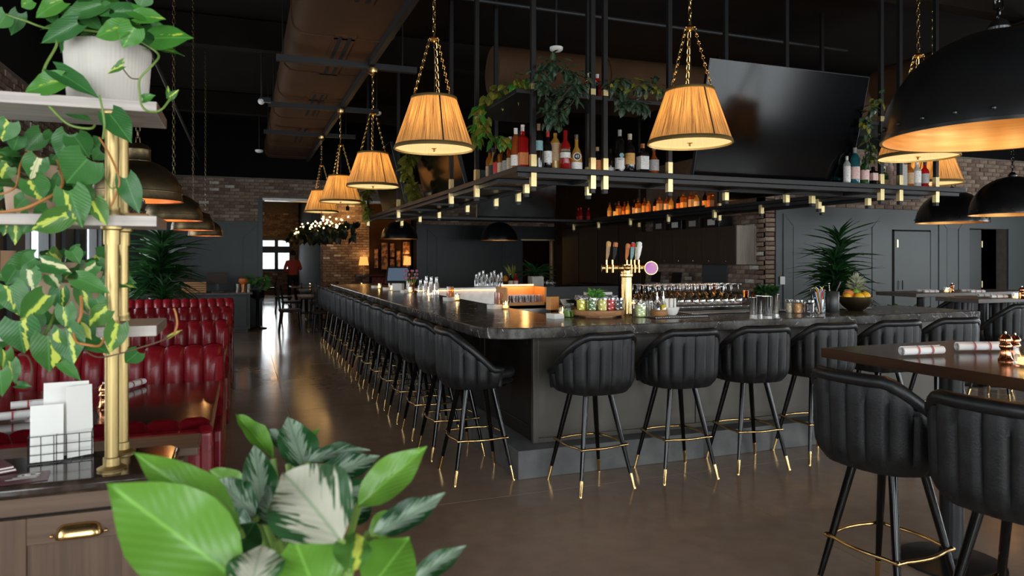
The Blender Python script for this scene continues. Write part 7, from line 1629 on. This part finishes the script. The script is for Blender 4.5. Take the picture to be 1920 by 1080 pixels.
RD = {'pel': (.17, .13), 'sp': (.16, .12), 'ch': (.17, .12), 'nk': (.055, .06), 'hd0': (.07, .08), 'hd': (.085, .10), 'hd1': (.055, .065), 'lsh': (.075, .075), 'rsh': (.075, .075), 'lel': (.048, .048), 'rel': (.048, .048), 'lwr': (.034, .034), 'rwr': (.034, .034), 'lhp': (.10, .10), 'rhp': (.10, .10), 'lkn': (.066, .066), 'rkn': (.066, .066), 'lan': (.045, .05), 'ran': (.045, .05), 'lto': (.04, .03), 'rto': (.04, .03)}
ks = list(J); me.from_pydata([J[k] for k in ks], [(ks.index(a), ks.index(b)) for a, b in E], []); bo = bpy.data.objects.new('body', me); col.objects.link(bo); bo.parent = pe
bo.modifiers.new('skin', 'SKIN'); 
if not me.skin_vertices: 
    import bmesh; bmm = bmesh.new(); bmm.from_mesh(me); bmm.verts.layers.skin.verify(); bmm.to_mesh(me); bmm.free()
for i, k in enumerate(ks): me.skin_vertices[0].data[i].radius = RD[k]; me.skin_vertices[0].data[i].use_root = (k == 'pel')
sd = bo.modifiers.new('smooth', 'SUBSURF'); sd.levels = 2; sd.render_levels = 2
pm_ = bpy.data.materials.new('person_clothes'); pm_.use_nodes = True; nt = pm_.node_tree; MATS['person_clothes'] = pm_; b = nt.nodes['Principled BSDF']; b.inputs['Roughness'].default_value = .75
tc = N(nt, 'ShaderNodeTexCoord'); sp = N(nt, 'ShaderNodeSeparateXYZ'); cr = N(nt, 'ShaderNodeValToRGB'); mr = N(nt, 'ShaderNodeMath'); mr.operation = 'MULTIPLY'; mr.inputs[1].default_value = .5
nt.links.new(tc.outputs['Object'], sp.inputs[0]); nt.links.new(sp.outputs[2], mr.inputs[0]); nt.links.new(mr.outputs[0], cr.inputs[0]); nt.links.new(cr.outputs[0], b.inputs['Base Color'])
cr.color_ramp.interpolation = 'CONSTANT'; el = cr.color_ramp.elements; el[0].position = 0; el[0].color = (.012, .011, .012, 1); el[1].position = .495; el[1].color = (.75, .09, .05, 1); e3 = el.new(.745); e3.color = (.42, .22, .14, 1); me.materials.append(pm_)
MB().ball((0, -.012, 1.725), .098, 14, 10, 1.05).build('hair', 'hair_dark', pe, smooth=80)
for s, wr in ((-1, J['lwr']), (1, J['rwr'])):
    hdv = []
    for f in range(5):
        dx = (f - 2) * .016; ln = (.05, .075, .085, .078, .06)[f]; wv = Vector(wr) + Vector((0, .02, 0))
        MB().tube([wv, wv + Vector((dx, .05, .0)), wv + Vector((dx * 1.2, .05 + ln * .5, -.012)), wv + Vector((dx * 1.2, .05 + ln * .8, -.035))], [.02, .012, .009, .007], 6).build('finger', 'skin', pe)
# lamp beside the window, left behind the leaves
M('peach_shade', (.62, .36, .20), .7)
t = thing('wall_lamp', 'small wall lamp with a peach drum shade between the left booth windows', 'wall lamp', atd(4, 520, 7.45)); t.location.z = 1.345; MB().lathe([(.13, .0), (.12, .28)], n=28).build('shade', 'peach_shade', t); MB().tube([(0, 0, .05), (-.05, 0, -.05), (XL - t.location.x, 0, -.05)], .012, 8).build('wall_arm', 'brass', t)
